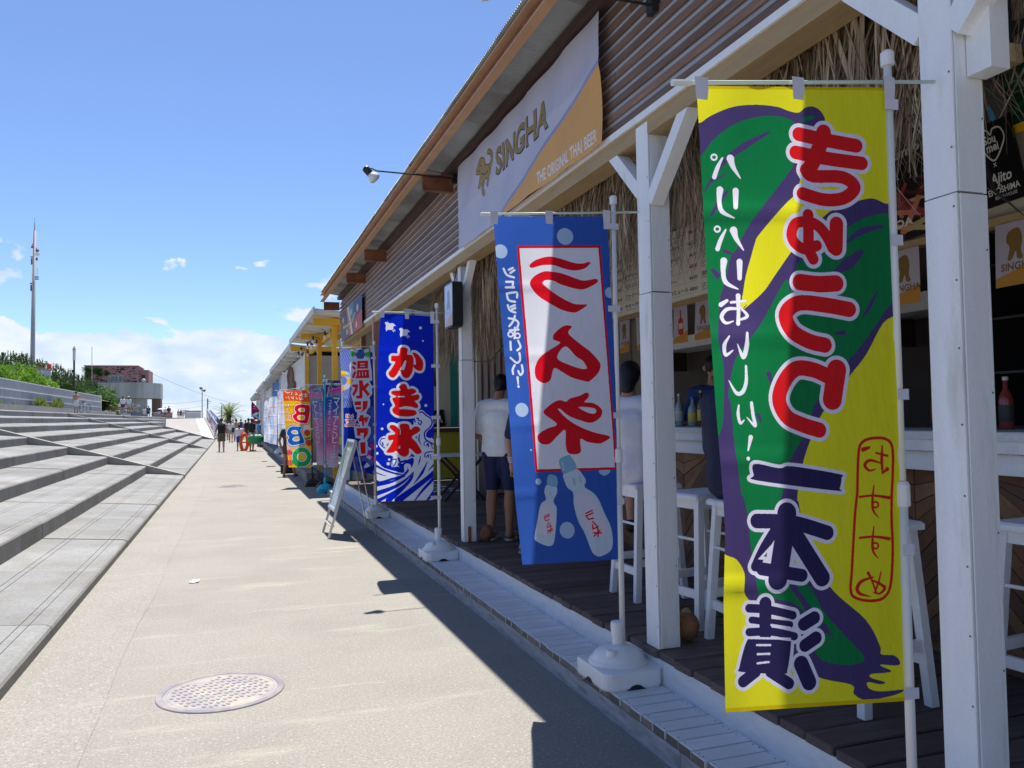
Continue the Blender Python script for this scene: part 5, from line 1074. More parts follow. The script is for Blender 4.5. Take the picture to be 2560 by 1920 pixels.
panel('poster', ((3.72, 3.22), (3.2, 3.25), (3.69, 2.50), (3.18, 2.52)), 3.49, A, 'dark cocktail poster glimpsed behind the yellow flag pole', 'poster')
# pennants strung under the menu rail
def pennant_art(kind):
    A = Art(90, 130, (206, 196, 206)); A.map = lambda p: p; A.k = 1; A.win(0, 0, 1); A.poly([(0, 112), (90, 88), (90, 130), (0, 130)], (214, 150, 60), False)
    if kind:
        A.poly([(30, 20), (52, 14), (62, 34), (60, 60), (64, 76), (52, 76), (48, 60), (40, 76), (30, 76), (34, 52), (26, 38)], (150, 116, 60)); A.text('SINGHA', 14, 98, 21, (140, 100, 50), .03)
    else: A.poly([(40, 14), (48, 14), (50, 40), (60, 50), (60, 96), (30, 96), (30, 50), (40, 40)], (200, 60, 50)); A.poly([(32, 60), (58, 60), (58, 80), (32, 80)], (230, 210, 190), False)
    return A
PA = [print_mat('print_pennant%d' % i, pennant_art(i), .3, .6) for i in (0, 1)]
yy = 1.7; k = 0
while yy < 7.5:
    zt_ = 2.452
    o = uvgrid('pennant', [[(3.47+.01*math.sin(3*u+k)*v, yy+.21-.21*u+.01*v, zt_-.30*v) for u in (0, .33, .66, 1)] for v in (0, .5, 1)], PA[k % 2], None)
    tag(o, 'small white and orange beer pennant hanging under the menu rail', 'pennant', 'pennants under the menu rail'); yy += .335; k += 1
# lightbox face
A = Art(160, 220, (206, 214, 236)); A.map = lambda p: p; A.k = 1; A.win(0, 0, 1)
A.poly([(60, 40), (90, 30), (110, 60), (104, 100), (112, 130), (90, 130), (84, 104), (70, 130), (52, 130), (60, 90)], (150, 140, 150)); A.poly([(0, 200), (160, 150), (160, 220), (0, 220)], (220, 190, 170), False)
uvgrid('face_panel', [[(2.0835, 8.15-.30*u, 2.92-.42*v) for u in (0, 1)] for v in (0, 1)], print_mat('print_lightbox', A, 0, .3), sg, False)
# small pictures on the far striped wall
for i, (x, z, wd, hh, c, lab) in enumerate(((4.05, 2.45, .30, .42, (150, 30, 30), 'red framed picture hanging askew on the cream wall'), (3.55, 1.75, .30, .42, (206, 180, 60), 'picture of a yellow bird-like toy shape on the cream wall'), (4.25, 1.55, .32, .36, (30, 30, 34), 'black and white photograph low on the cream wall'), (3.75, 2.15, .24, .24, (60, 24, 26), 'round dark red sign on the cream wall'))):
    A = Art(60, 80, (60, 50, 50)); A.map = lambda p: p; A.k = 1; A.win(0, 0, 1); A.a[4:-4, 4:-4] = s2l(c); A.line([(15, 60), (30, 20), (45, 60)], 9, (200, 190, 170))
    o = uvgrid('wall_picture', [[(x+wd*(u-.5)+.05*(v-.5), 17.39, z-hh*(v-.5)+.03*(u-.5)) for u in (0, 1)] for v in (0, 1)], print_mat('print_pic%d' % i, A, 0, .5), None, False, .015); tag(o, lab, 'picture')
A = Art(60, 90, (176, 150, 96)); A.map = lambda p: p; A.k = 1; A.win(0, 0, 1)
for k in range(7): A.line([(8, 10+k*11), (50, 10+k*11)], 4, (110, 90, 60), False)
o = uvgrid('notice', [[(4.52+.26*u, 13.27, 2.35-.40*v) for u in (0, 1)] for v in (0, 1)], print_mat('print_notice', A, 0, .6), None, False, .008); tag(o, 'tan notice sheet pinned on the striped wall', 'notice')
# no-smoking style card beside the bartender
A = Art(90, 90, (222, 222, 218)); A.map = lambda p: p; A.k = 1; A.win(0, 0, 1); A.ringo((45, 42), 30, 8, (200, 50, 50))
o = uvgrid('warning_card', [[(4.3, 6.62-.2*u, 1.9-.3*v) for u in (0, 1)] for v in (0, 1)], print_mat('print_card', A, 0, .5), None, False, .004); tag(o, 'white card with a red ring standing behind the bar', 'card')
build(MB().box(4.305, 4.34, 6.45, 6.6, 1.2, 1.88), 'card_holder', M['white_paint'], o)
# ---------------------------------------------------------------- palm thatch fringes
def thatch_mat(name):
    return mat(name, (.52, .40, .26), .75, .4, 26, stretch=(1, 1, .1), alt=(.26, .17, .10), altfac=(.42, .6), altscale=20, trans=.15)
M['thatch'] = thatch_mat('thatch')
def fringe(y0, y1, n, label, zt=3.16, zl=(2.35, 2.75), x=2.42, seed=1):
    rs = random.Random(seed); mb = MB()
    nb = max(2, int((y1-y0)/.30))
    bunch = [(y0+(y1-y0)*(i+.5)/nb, rs.uniform(-.22, .22), rs.uniform(*zl)) for i in range(nb)]
    for k in range(n):
        by, lean, low = rs.choice(bunch); y = by+rs.gauss(0, .10); xx = x+rs.gauss(0, .05)
        ln = (zt-low)*rs.uniform(.65, 1.12); wd = rs.choice((.004, .007, .012, .02, .03))*rs.uniform(.7, 1.2)
        tilt = lean+rs.gauss(0, .22); tx = rs.gauss(-.12, .12); curl = rs.gauss(0, .16); a = rs.uniform(0, 3.14)
        P = []
        for i in range(5):
            t = i/4; P.append(Vector((max(xx+tx*ln*t+.02*math.sin(3*t+a), 2.34), y-tilt*ln*t-curl*ln*t*t, zt-ln*t*(1-.05*t)+rs.uniform(0, .0))))
        w = wd*.5; ca, sa = math.cos(a), math.sin(a); rows = []
        for i, p in enumerate(P):
            ww = w*(1.0, 1.1, .95, .7, .15)[i]; rows.append([p+Vector((sa*ww*.4, ca*ww*.6+ww*.4, 0)), p-Vector((sa*ww*.4, ca*ww*.6+ww*.4, 0))])
        mb.grid(rows)
    t = thing('thatch_fringe', (x, (y0+y1)/2, zt), label, 'thatch', 'dry palm thatch fringes under the beam')
    build(mb, 'dry_leaves', M['thatch'], t, kind='stuff'); build(MB().tube([(x, y0, zt+.02), (x, y1, zt+.02)], .014, 6), 'hanging_rod', M['raw_wood'], t)
fringe(.3, 1.95, 900, 'dry palm thatch right of the nearest post', zl=(2.3, 2.7), seed=2)
fringe(2.05, 3.98, 2300, 'dry palm thatch filling the bay behind the yellow flag', zl=(2.25, 2.6), seed=3)
fringe(4.2, 6.1, 1500, 'dry palm thatch over the soda pop flag', zl=(2.3, 2.7), seed=4)
fringe(6.1, 8.0, 1700, 'thick drooping palm thatch just before the far white post', zl=(1.95, 2.35), seed=5)
fringe(8.25, 10.1, 1300, 'palm thatch beyond the far white post', zl=(2.05, 2.3), x=2.5, seed=6)
# white block and black square tube at the nearest post
build(MB().box(2.240, 2.318, 1.872, 1.961, 2.645, 3.2), 'spacer_block', M['white_paint'], hut)
arm = thing('awning_arm', (2.45, 2.0, 2.7), 'black square awning arm with a white label at the top right', 'arm')
build(MB().box(2.320, 2.345, 1.88, 1.94, 2.73, 3.25), 'mounting_plate', M['black_metal'], arm)
build(MB().bar((2.345, 1.905, 2.79), (3.05, 1.70, 2.93), .036, .036), 'tube', M['black_metal'], arm); build(MB().bar((2.40, 1.882, 2.796), (2.48, 1.860, 2.812), .039, .039), 'label_sleeve', M['white_plastic'], arm)
build(MB().box(2.320, 2.37, 1.87, 1.94, 2.67, 2.728), 'wood_block', M['raw_wood'], arm)
cb = thing('power_cable', (2.46, 1.95, 2.7), 'black cable drooping beside the nearest white post', 'cable')
build(MB().tube([(2.385, 1.88, 2.77), (2.40, 1.875, 2.6), (2.47, 1.89, 2.4), (2.46, 1.95, 2.2), (2.38, 2.0, 2.3), (2.36, 2.05, 2.55)], .006, 6), 'cord', M['black_metal'], cb)
cb = thing('power_cable', (2.2, 8.1, 2.5), 'thin black cable looping from the sign box past the far post', 'cable')
build(MB().tube([(2.15, 8.02, 2.95), (2.19, 8.0, 3.15), (2.2, 7.95, 3.3)], .005, 5), 'cord', M['black_metal'], cb); build(MB().tube([(2.37, 8.1, 2.15), (2.42, 7.7, 2.12), (2.45, 7.2, 2.3), (2.45, 6.9, 2.6)], .006, 5), 'cord', M['black_metal'], cb)

# ---------------------------------------------------------------- easel menu board on the pavement
eb = thing('easel_board', (1.5, 11.35, 0), 'aluminium easel board with a pale menu poster on the pavement', 'sign')
al = mat('aluminium', (.62, .62, .62), .35, .05, metal=.6)
d1 = Vector((1.575-1.195, 0, 1.27)).normalized(); n1 = Vector((-d1.z, 0, d1.x))
F0 = lambda y, s: Vector((1.195, y, 0))+d1*s
for y in (11.0, 11.68):
    build(MB().bar(F0(y, .0), F0(y, 1.325), .022, .03, n1), 'front_leg', al, eb)
    build(MB().tube([(1.575, y+.03*(1 if y < 11.3 else -1), 1.25), (1.83, y+.09, .0)], .009, 8), 'rear_leg', al, eb)
build(MB().tube([(1.735, 11.06, .46), (1.735, 11.74, .46)], .008, 8), 'rear_crossbar', al, eb); build(MB().bar(F0(11.01, .17), F0(11.67, .17), .008, .07, n1), 'lower_bar', al, eb)
c0 = F0(11.34, .85)+n1*.02
build(MB().obox(c0-n1*.012, (0, .345, 0), d1*.48, n1*.008), 'back_panel', al, eb)
for s, hh in ((.375, .012), (1.325, .012)): build(MB().obox(F0(11.34, s)+n1*.018, (0, .357, 0), d1*.018, n1*.016), 'frame_rail', al, eb)
for y in (10.995, 11.685): build(MB().obox(F0(y, .85)+n1*.018, (0, .014, 0), d1*.455, n1*.016), 'frame_rail', al, eb)
A = Art(240, 330, (150, 176, 170)); A.map = lambda p: p; A.k = 1; A.win(0, 0, 1)
A.poly([(0, 0), (240, 0), (240, 60), (0, 60)], (128, 140, 134), False); A.poly([(10, 50), (230, 40), (230, 150), (10, 120)], (160, 186, 156)); A.poly([(0, 150), (240, 150), (240, 330), (0, 330)], (140, 170, 200), False)
rs = np.random.RandomState(4)
for k in range(26): A.line([(rs.rand()*220+10, 30+rs.rand()*280) for _ in range(2)], rs.uniform(4, 16), [(196, 210, 220), (206, 214, 206), (120, 156, 196), (176, 200, 190)][k % 4])
uvgrid('menu_print', [[F0(11.66-.64*u, 1.31-.92*v)+n1*.0195 for u in (0, 1)] for v in (0, 1)], print_mat('print_easel', A, 0, .15), eb, False)

# ---------------------------------------------------------------- ochre pergola with bulbs
pg = thing('ochre_pergola', (2.2, 22, .2), 'ochre painted timber pergola with string lights beyond the bar', 'pergola')
oc = M['ochre']
for y in (18.75, 22.17, 26.05):
    build(MB().box(1.74, 3.4, y, y+.09, 3.70, 3.86), 'beam', oc, pg); build(MB().box(2.17, 2.285, y+.092, y+.20, .2, 3.86), 'post', oc, pg)
build(MB().box(2.28, 2.37, 18.9, 26.0, 3.60, 3.698), 'side_beam', oc, pg); build(MB().box(3.3, 3.41, 18.9, 26.0, 3.6, 3.698), 'side_beam', oc, pg)
for y in (18.9, 22.3): build(MB().bar((2.23, y+.3, 3.3), (2.23, y+.8, 3.69), .06, .09), 'brace', oc, pg)
wr = mat('white_roof', (.66, .65, .61), .7, .08, 2)
pr = thing('pergola_roof', (3, 22, 3.9), 'pale sheet roof lying over the ochre pergola', 'roof')
build(MB().prism([(1.70, 3.93), (5.5, 3.6), (5.5, 3.64), (1.70, 3.98)], 'y', 18.0, 25.7), 'roof_sheet', wr, pr); build(MB().box(1.66, 1.697, 17.9, 25.7, 3.86, 4.0), 'eave_board', wr, pr)
for y in (20.3, 23.6): build(MB().box(1.72, 3.4, y, y+.06, 3.87, 3.92), 'rafter', wr, pr)
sl_ = thing('string_lights', (1.95, 22, 3.6), 'black cable of hanging bulbs strung along the ochre pergola', 'lights')
pts = [(1.92+.12*math.sin(i*.9), 18.8+i*.16, 3.62-.10*abs(math.sin(i*math.pi/21))) for i in range(45)]
build(MB().tube(pts, .008, 5), 'cable', M['black_metal'], sl_)
bm_ = mat('bulb_clear', (.75, .72, .66), .2, .02)
for i in range(2, 45, 4):
    p = pts[i]; s_ = build(MB().lathe([(.018, -.09), (.024, -.08), (.024, 0), (.01, .012)], p, 8), 'lamp_socket', M['black_metal'], sl_); build(MB().ball((p[0], p[1], p[2]-.125), (.036, .036, .05), 8, 6), 'bulb', bm_, s_, smooth=True)
# the bay behind the pergola: counter, teal panels, walls
bay = thing('snack_stall', (3.5, 22, 0), 'white boarded snack stall behind the ochre pergola', 'building')
build(MB().box(2.16, 6, 17.45, 26.4, 0, .24), 'floor', M['concrete'], bay)
for k in range(14): build(MB().box(4.4, 4.44, 18.0, 26.2, .25+k*.25, .25+k*.25+.243), 'clapboard', M['white_board'], bay)
build(MB().box(4.37, 4.399, 18.4, 24, 2.5, 2.95), 'brown_band', M['slat'], bay); build(MB().box(4.36, 4.395, 20.2, 20.4, 2.4, 3.5), 'brown_post', M['slat'], bay)
teal = mat('teal', (.02, .25, .25), .5); build(MB().box(2.3, 2.45, 17.75, 17.9, .0, 2.6), 'teal_post', teal, bay)
for z, m_ in ((.5, teal), (.85, mat('lime', (.25, .5, .05), .5)), (1.15, teal), (.35, M['white_board'])): build(MB().box(2.9, 2.95, 19.2, 25, z, z+.22), 'counter_panel', m_, bay)
for z in (.02, .13):
    for k in range(8): build(MB().box(2.13, 2.158, 17.5+k*.42, 17.9+k*.42, z, z+.10), 'block', M['dark_wood'], bay)

# ---------------------------------------------------------------- kerb of concrete blocks, far huts
kb = build(MB().box(1.74, 1.95, 20.6, 90, 0, .262), 'block_kerb', M['steps_dark'], label='low kerb of grey concrete blocks under the far huts', cat='kerb')
for k in range(35):
    y = 20.6+k*1.2; build(MB().box(1.72, 1.99, y+.01, y+1.19, .0, .268), 'block', M['concrete'], kb)
fl = build(MB().box(1.99, 8, 26.5, 95, 0, .26), 'hut_terrace', M['concrete'], kind='structure')
wb = mat('white_clap', (.70, .69, .66), .7, .1, 2, stretch=(4, .6, 4), ov=.1)
def farhut(y0, y1, xe, ze, label, wall, nclap=13, slope=-.12, drift=False, step=0):
    t = thing('beach_hut', (3.5, (y0+y1)/2, .26), label, 'building', 'white beach huts down the promenade')
    build(MB().prism([(xe, ze), (6.5, ze+slope*4.5), (6.5, ze+slope*4.5+.05), (xe, ze+.05)], 'y', y0-.3, y1), 'roof', mat('far_roof', (.33, .33, .34), .6), t)
    build(MB().box(xe-.03, xe-.003, y0-.3, y1, ze-.10, ze+.07), 'eave_board', wb, t)
    y = y0
    while y < y1-.2: build(MB().box(xe, 2.3, y, y+.09, ze-.20, ze-.03), 'rafter', wb, t); y += 2.0
    build(MB().box(xe+.02, 2.3, y0-.05, y1, ze-.028, ze-.010), 'soffit', wb, t)
    hgt = ze-.22-.27; hh = hgt/nclap
    for k in range(nclap):
        if k < 7 and not step: continue
        build(MB().prism([(2.25, .27+k*hh), (2.30, .27+k*hh), (2.30, .27+(k+1)*hh), (2.275, .27+(k+1)*hh)], 'y', y0, y1), 'clapboard', wall, t)
    build(MB().box(2.32, 6.4, y0, y1, .27, ze-.3), 'core_wall', mat('core', (.35, .33, .3), .8), t)
    build(MB().box(2.22, 2.34, y0-.14, y0-.004, .27, ze-.2), 'corner_post', wb, t); build(MB().box(2.2, 2.34, y0-.005+.0, y0+.0, .27, .28), 'sill', wb, t)
    return t
h1 = farhut(27.2, 41.5, 1.78, 3.95, 'white clapboard hut with driftwood decoration beyond the pergola', wb)
for k, (y, z0, z1, dx) in enumerate(((31.2, 1.9, 3.0, .0), (31.9, 1.7, 3.45, .02), (32.5, 2.2, 3.6, .0), (33.2, 1.8, 3.4, .03), (34.0, 1.9, 3.0, .0), (32.8, 2.9, 3.65, .05))):
    build(MB().tube([(2.2-dx, y, z0), (2.19-dx, y+.1, (z0+z1)/2), (2.2-dx, y+.05, z1)], [.10, .12, .05], 7), 'driftwood', M['slat'], h1)
build(MB().box(2.235, 2.249, 28.2, 30.4, 1.2, 2.3), 'window', M['black_metal'], h1)
blue = mat('blue_wall', (.03, .16, .42), .6, .1, 2)
h2 = farhut(41.8, 50.0, 1.86, 3.86, 'small hut with a blue wall between the white huts', blue, step=1)
h3 = farhut(50.4, 66.0, 1.78, 3.80, 'white hut with hanging plants past the blue wall', wb, step=1)
h4 = farhut(66.4, 84.0, 1.72, 3.62, 'farthest white hut at the end of the row', wb, step=1)
for y in (52, 55.5, 59): build(MB().box(1.86, 1.98, y, y+.12, .27, 3.6), 'porch_post', wb, h3)
# old flag poles / dark objects on the kerb
# maroon feather flag
ff = thing('feather_flag', (1.45, 58, 0), 'maroon feather flag with a pale emblem on the promenade', 'flag')
A = Art(120, 360, (112, 22, 66)); A.map = lambda p: (p[0]*120, p[1]*360); A.k = 120; A.win(0, 0, 1)
A.poly([(0, .62), (1, .42), (1, .5), (0, .72)], (150, 190, 206)); A.poly([(0, .62), (.6, .7), (1, .8), (1, .62)], (120, 150, 180)); A.dot((.4, .25), .13, (196, 160, 186)); A.dot((.4, .27), .08, (112, 22, 66)); A.line([(.2, .34), (.65, .34)], .03, (226, 206, 220))
pts = []
for i in range(17):
    v = i/16; wd = .50*min(1, math.sqrt(max(0, v*3.2)))*(1-.15*v)
    pts.append([(1.27+wd*u, 58+.03*math.sin(5*u+4*v), 2.92-1.62*v-.25*(u**2)*(1-v)) for u in np.linspace(0, 1, 9)])
uvgrid('cloth', pts, print_mat('print_feather', A, .3, .6), ff); build(MB().tube([(1.26, 58, 0), (1.26, 58, 2.6), (1.30, 58, 2.9), (1.5, 58, 2.93)], .015, 6), 'pole', M['black_metal'], ff); build(MB().lathe([(.22, 0), (.2, .05), (.03, .09)], (1.26, 58, 0), 12), 'base', M['black_metal'], ff)
# ---------------------------------------------------------------- upper left: planter, wall, vegetation, building
pb = thing('planter_wall', (-12.2, 60, 2.4), 'low concrete planter kerb along the top of the steps', 'wall')
for k in range(24): build(MB().box(-12.5, -12.15, 28+k*3, 30.985+k*3, 2.2, 2.74), 'kerb_block', M['curb'], pb)
rwall = thing('retaining_wall', (-13.3, 62, 2.5), 'long grey concrete wall with two pale rails of joint lines', 'wall')
wc = mat('wall_concrete', (.335, .335, .34), .85, .12, .8, stretch=(3, 3, .6), bump=.2, ov=.06, fine=.06)
wl = mat('wall_lines', (.66, .66, .64), .8)
for k in range(13):
    y = 32+k*5
    for z0, z1 in ((2.45, 3.215), (3.245, 3.755), (3.785, 4.36)): build(MB().box(-13.5, -13.3, y+.008, y+4.992, z0, z1), 'panel', wc, rwall)
for z in (3.215, 3.755): build(MB().box(-13.49, -13.265, 32, 97, z-.01, z+.04), 'joint_rail', wl, rwall)
build(MB().box(-13.55, -13.27, 32, 97, 4.362, 4.42), 'coping', wl, rwall); build(MB().box(-13.56, -13.26, 97, 97.3, 2.4, 4.47), 'end_pier', wl, rwall)
w2_ = thing('retaining_wall', (-15.4, 120, 2.4), 'short grey wall with rails behind the cyclists', 'wall')
for z0, z1 in ((2.3, 3.1), (3.13, 3.6), (3.63, 4.15)): build(MB().prism([(118, z0), (134, z0), (134, z0+(z1-z0)*.9-.1), (118, z1)], 'x', -14.6, -14.3), 'panel', wc, w2_)
bank = MB(); bank.grid([[(-13.5, y, 4.0), (-16, y, 4.6), (-22, y, 5.4), (-60, y, 6)] for y in (25, 60, 110, 118)]); bank.grid([[(-15.2, 118, 3.0), (-20, 118, 5.0), (-60, 118, 6)], [(-16.5, 190, 2.4), (-24, 190, 3.5), (-60, 190, 5)]])
M['soil'] = mat('soil', (.16, .17, .08), .95, .2, .6)
build(bank, 'planted_bank', M['soil'], kind='structure')
def leaf_mat(name, c, c2): return mat(name, c, .6, .35, 1.3, alt=c2, altfac=(.42, .62), altscale=.9, trans=.35, spec=.2)
M['pine'] = leaf_mat('pine', (.035, .075, .025), (.075, .115, .035)); M['bush'] = leaf_mat('bush', (.12, .26, .02), (.19, .34, .035)); M['hedge'] = leaf_mat('hedge', (.05, .12, .03), (.11, .19, .05)); M['weed'] = leaf_mat('weed', (.16, .24, .04), (.26, .28, .08)); M['bark'] = mat('bark', (.11, .075, .05), .9, .2, 5)
def leaves(mb, c, rad, n, sz, rs, up=0., asp=2.2):
    for _ in range(n):
        while True:
            d = Vector((rs.uniform(-1, 1), rs.uniform(-1, 1), rs.uniform(-1, 1)))
            if d.length < 1: break
        d = d*(.55+.45*rs.random()); p = Vector((c[0]+d.x*rad[0], c[1]+d.y*rad[1], c[2]+d.z*rad[2]))
        a = Vector((rs.gauss(0, 1), rs.gauss(0, 1), rs.gauss(0, 1)+up)).normalized(); b = a.cross(Vector((rs.gauss(0, 1), rs.gauss(0, 1), rs.gauss(0, 1)))).normalized()
        s = sz*rs.uniform(.6, 1.4); mb.add([p-b*s/asp*.5, p+a*s*.5-b*s/asp*.4, p+a*s, p+a*s*.5+b*s/asp*.5], [(0, 1, 2, 3)])
def pine(x, y, z, h, r, seed, label):
    rs = random.Random(seed); t = thing('pine_tree', (x, y, z), label, 'tree', 'shrubby pines behind the wall')
    tr = MB().tube([(x, y, z-.3), (x+.1, y, z+h*.4), (x, y+.1, z+h*.8)], [.14, .1, .04], 7)
    for k in range(4):
        a = rs.uniform(0, 6.28); tr.tube([(x, y, z+h*.3+.1*k), (x+r*.6*math.cos(a), y+r*.6*math.sin(a), z+h*.5+.12*k)], [.06, .025], 5)
    build(tr, 'trunk', M['bark'], t)
    mb = MB()
    for k in range(26):
        a = rs.uniform(0, 6.28); q = r*math.sqrt(rs.random()); zz = z+h*rs.uniform(.15, .82)*(1-.25*q/r)
        leaves(mb, (x+q*math.cos(a), y+q*math.sin(a), zz), (r*.34, r*.34, h*.13), 62, .26, rs, 1.2, 4)
    for k in range(30):   # upright candles along the crown's top
        a = rs.uniform(0, 6.28); q = r*math.sqrt(rs.random()); b0 = z+h*(.80-.30*(q/r)**2); hh = rs.uniform(.25, .8)
        for i in range(34):
            f = rs.random(); p = Vector((x+q*math.cos(a), y+q*math.sin(a), b0+hh*f)); d = Vector((rs.gauss(0, 1), rs.gauss(0, 1), 1.2)).normalized(); s = .22*(1.2-f*.7); w_ = d.cross(Vector((rs.gauss(0, 1), rs.gauss(0, 1), 0))).normalized()*.028
            mb.add([p-w_, p+d*s, p+w_], [(0, 1, 2)])
    build(mb, 'crown', M['pine'], t)
lab = 'dark shrubby pine in the row behind the grey wall'
def ztop(px, y): return onY(px, y).z
for i, (px, py, y, r) in enumerate(((4, 868, 92, 2.6), (38, 866, 96, 2.4), (66, 876, 90, 2.2), (96, 888, 112, 2.3), (122, 894, 114, 2.3), (140, 905, 112, 2.0), (158, 917, 112, 2.0), (176, 926, 104, 1.9), (192, 935, 112, 1.8), (208, 940, 118, 1.7), (20, 880, 84, 2.0))):
    p = onY((px, py), y); zb = 4.6; pine(p.x, y, zb, p.z-zb, r, 100+i, lab)
def hedge(x, y, z, rad, n, sz, m_, label, seed, cat='shrub', nm='shrub', group=None, up=.3):
    rs = random.Random(seed); t = thing(nm, (x, y, z), label, cat, group); mb = MB()
    for k in range(max(6, n//60)):
        a = rs.uniform(0, 6.28); q = math.sqrt(rs.random())*.8; leaves(mb, (x+rad[0]*q*math.cos(a), y+rad[1]*q*math.sin(a), z+rad[2]*rs.uniform(.1, 1.25)*(1-.4*q*q)), (rad[0]*.33, rad[1]*.33, rad[2]*.33), 60, sz, rs, up)
    build(mb, 'foliage', m_, t)
    st = MB()
    for k in range(5): a = rs.uniform(0, 6.28); st.tube([(x, y, z-.2), (x+rad[0]*.4*math.cos(a), y+rad[1]*.4*math.sin(a), z+rad[2]*.7)], [.05, .015], 5)
    build(st, 'stems', M['bark'], t)
for i, (px, py, x, rr, hh) in enumerate(((20, 935, -14.8, 2.0, 1.3), (52, 930, -14.8, 2.4, 1.5), (82, 945, -14.7, 2.3, 1.3), (104, 962, -14.6, 1.9, .9))):
    p = onX((px, py), x); hedge(x, p.y, p.z-hh*.62, (1.2, rr, hh*.75), 1500, .22, M['bush'], ['bright green bush over the left end of the wall', 'tallest bright green bush in front of the antenna pole', 'bright green bush just left of the red lamps', 'low end of the bright green bushes on the wall'][i], 200+i)
for i, (px, py, y, r) in enumerate(((188, 985, 108, 2.2), (205, 975, 116, 2.4), (228, 968, 122, 2.4), (250, 985, 112, 2.0), (268, 1000, 108, 1.8), (270, 1020, 106, 1.5), (165, 965, 104, 2.0))):
    p = onY((px, py), y); hedge(p.x, y, p.z-1.5, (r, r, 1.6), 1600, .34, M['hedge'], 'green hedge clump between the wall end and the brick building', 220+i, group='hedge clumps by the wall end')
def grass(x, y, z, r, hh, m_, label, seed):
    rs = random.Random(seed); t = thing('weed_tuft', (x, y, z), label, 'weeds', 'weed tufts in the planter'); mb = MB()
    for k in range(int(260*(.4+r))):
        p = Vector((x+rs.uniform(-.2, .2), y+rs.gauss(0, r*.55), z-.05)); h = hh*rs.uniform(.5, 1.9); w_ = rs.uniform(.02, .05); a = rs.uniform(0, 6.28)
        q = p+Vector((rs.gauss(0, .12), rs.gauss(0, .16), h)); s_ = Vector((math.cos(a), math.sin(a), 0))*w_; mb.add([p-s_, p+s_, p.lerp(q, .6)+s_*.9, q, p.lerp(q, .6)-s_*.9], [(0, 1, 2, 3, 4)])
    build(mb, 'blades', m_, t); f_ = MB()
    for k in range(6): p = (x+rs.uniform(-.15, .15), y+rs.gauss(0, r*.5)); f_.tube([(p[0], p[1], z-.05), (p[0]+.03, p[1], z+hh*1.5)], [.012, .005], 4)
    build(f_, 'stalks', m_, t)
for i, (px, py, y, r, hh) in enumerate(((12, 1002, 50.5, 1.6, .5), (28, 1006, 53, .8, .3), (80, 1010, 58, .5, .2), (120, 1006, 65, .35, .55), (121, 1014, 64.5, .7, .2), (134, 1014, 67, .5, .3), (170, 1010, 71.5, .5, .6), (160, 1016, 70.5, .5, .5))):
    p = onY((px, py), y); grass(-12.75, y, 2.6, r, hh, M['weed'], 'tuft of yellow green weeds in the planter below the wall', 240+i)

# antenna pole
ap_ = thing('antenna_pole', (-24.4, 120, 5), 'tall grey concrete antenna pole with small antennas and a red lamp', 'pole')
pc = mat('pole_concrete', (.36, .35, .38), .7, .08, .4)
tb, tt = onY((81, 925), 120), onY((86.5, 577), 120)
def on_pole(py, dx=0): return onY((81+(86.5-81)*(925-py)/(925-577)+dx, py), 120)
build(MB().tube([(tb.x, 120, 3), (tb.x, 120, tb.z), (tt.x, 120, tt.z)], [.30, .29, .21], 14), 'shaft', pc, ap_, smooth=True)
a_ = on_pole(577); build(MB().tube([a_, on_pole(556)], [.07, .05], 6), 'lightning_rod', pc, ap_); build(MB().tube([on_pole(556), on_pole(544)], .025, 5), 'rod_tip', pc, ap_)
rl = mat('red_lamp', (.75, .02, .05), .3)
for py, dx, m_, r in ((612, -3, rl, .17), (621, 3.5, rl, .13)): build(MB().ball(on_pole(py, dx), (r, r, r*1.2), 10, 8), 'warning_lamp', m_, ap_)
for py, dx, w_, h_ in ((618, -4, .3, .25), (643, -4.5, .35, .14), (654, -5, .2, .8), (709, -5, .35, .14), (720, -5.5, .2, .8), (627, 8, .35, .3), (648, 7, .2, .35), (693, 7.5, .45, .14), (698, 7.5, .45, .14)):
    p = on_pole(py, dx); build(MB().box(p.x-w_/2, p.x+w_/2, 119.8, 120.0, p.z-h_/2, p.z+h_/2), 'antenna_unit', M['pole_dark'] if 'pole_dark' in M else M.setdefault('pole_dark', mat('pole_dark', (.12, .12, .16), .6)), ap_)
p = on_pole(637, 8); build(MB().add([(p.x-.4, 119.7, p.z), (p.x, 119.7, p.z+.35), (p.x+.4, 119.7, p.z+.05), (p.x, 119.7, p.z-.3), (p.x-.4, 119.9, p.z), (p.x, 119.9, p.z+.35), (p.x+.4, 119.9, p.z+.05), (p.x, 119.9, p.z-.3)], [(0, 1, 2, 3), (7, 6, 5, 4), (0, 4, 5, 1), (1, 5, 6, 2), (2, 6, 7, 3), (3, 7, 4, 0)]), 'panel_antenna', M['white_plastic'], ap_)
build(MB().tube([on_pole(694, 8), on_pole(670, 8)], .03, 5), 'whip', pc, ap_)
# grey cabinet with red lamps
cbx = thing('equipment_cabinet', (-19.3, 100, 5), 'grey equipment cabinet with two red lamps on its roof', 'cabinet')
gm = mat('cab_grey', (.42, .42, .46), .5, .05); gd = mat('cab_dark', (.24, .24, .27), .5)
q0, q1, q2, q3 = onY((87, 921), 102), onY((103.5, 923), 100), onY((127, 930), 103), onY((127, 960), 103)
build(MB().prism([(q0.x, 101.5), (q1.x, 100), (q2.x, 103), (q0.x+.6, 104.5)], 'z', 4.2, q1.z), 'case', gm, cbx)
build(MB().prism([(q0.x-.15, 101.4), (q1.x, 99.7), (q2.x+.15, 102.9), (q0.x+.5, 104.8)], 'z', q1.z+.003, q1.z+.14), 'roof', gd, cbx)
for px, py in ((98.5, 917), (120, 923)):
    p = onY((px, py), 101); build(MB().lathe([(.2, -.3), (.24, -.25), (.24, .12), (.15, .24), (.0, .27)], (p.x, 101.6, q1.z+.45), 12), 'red_lamp', rl, cbx, smooth=True)
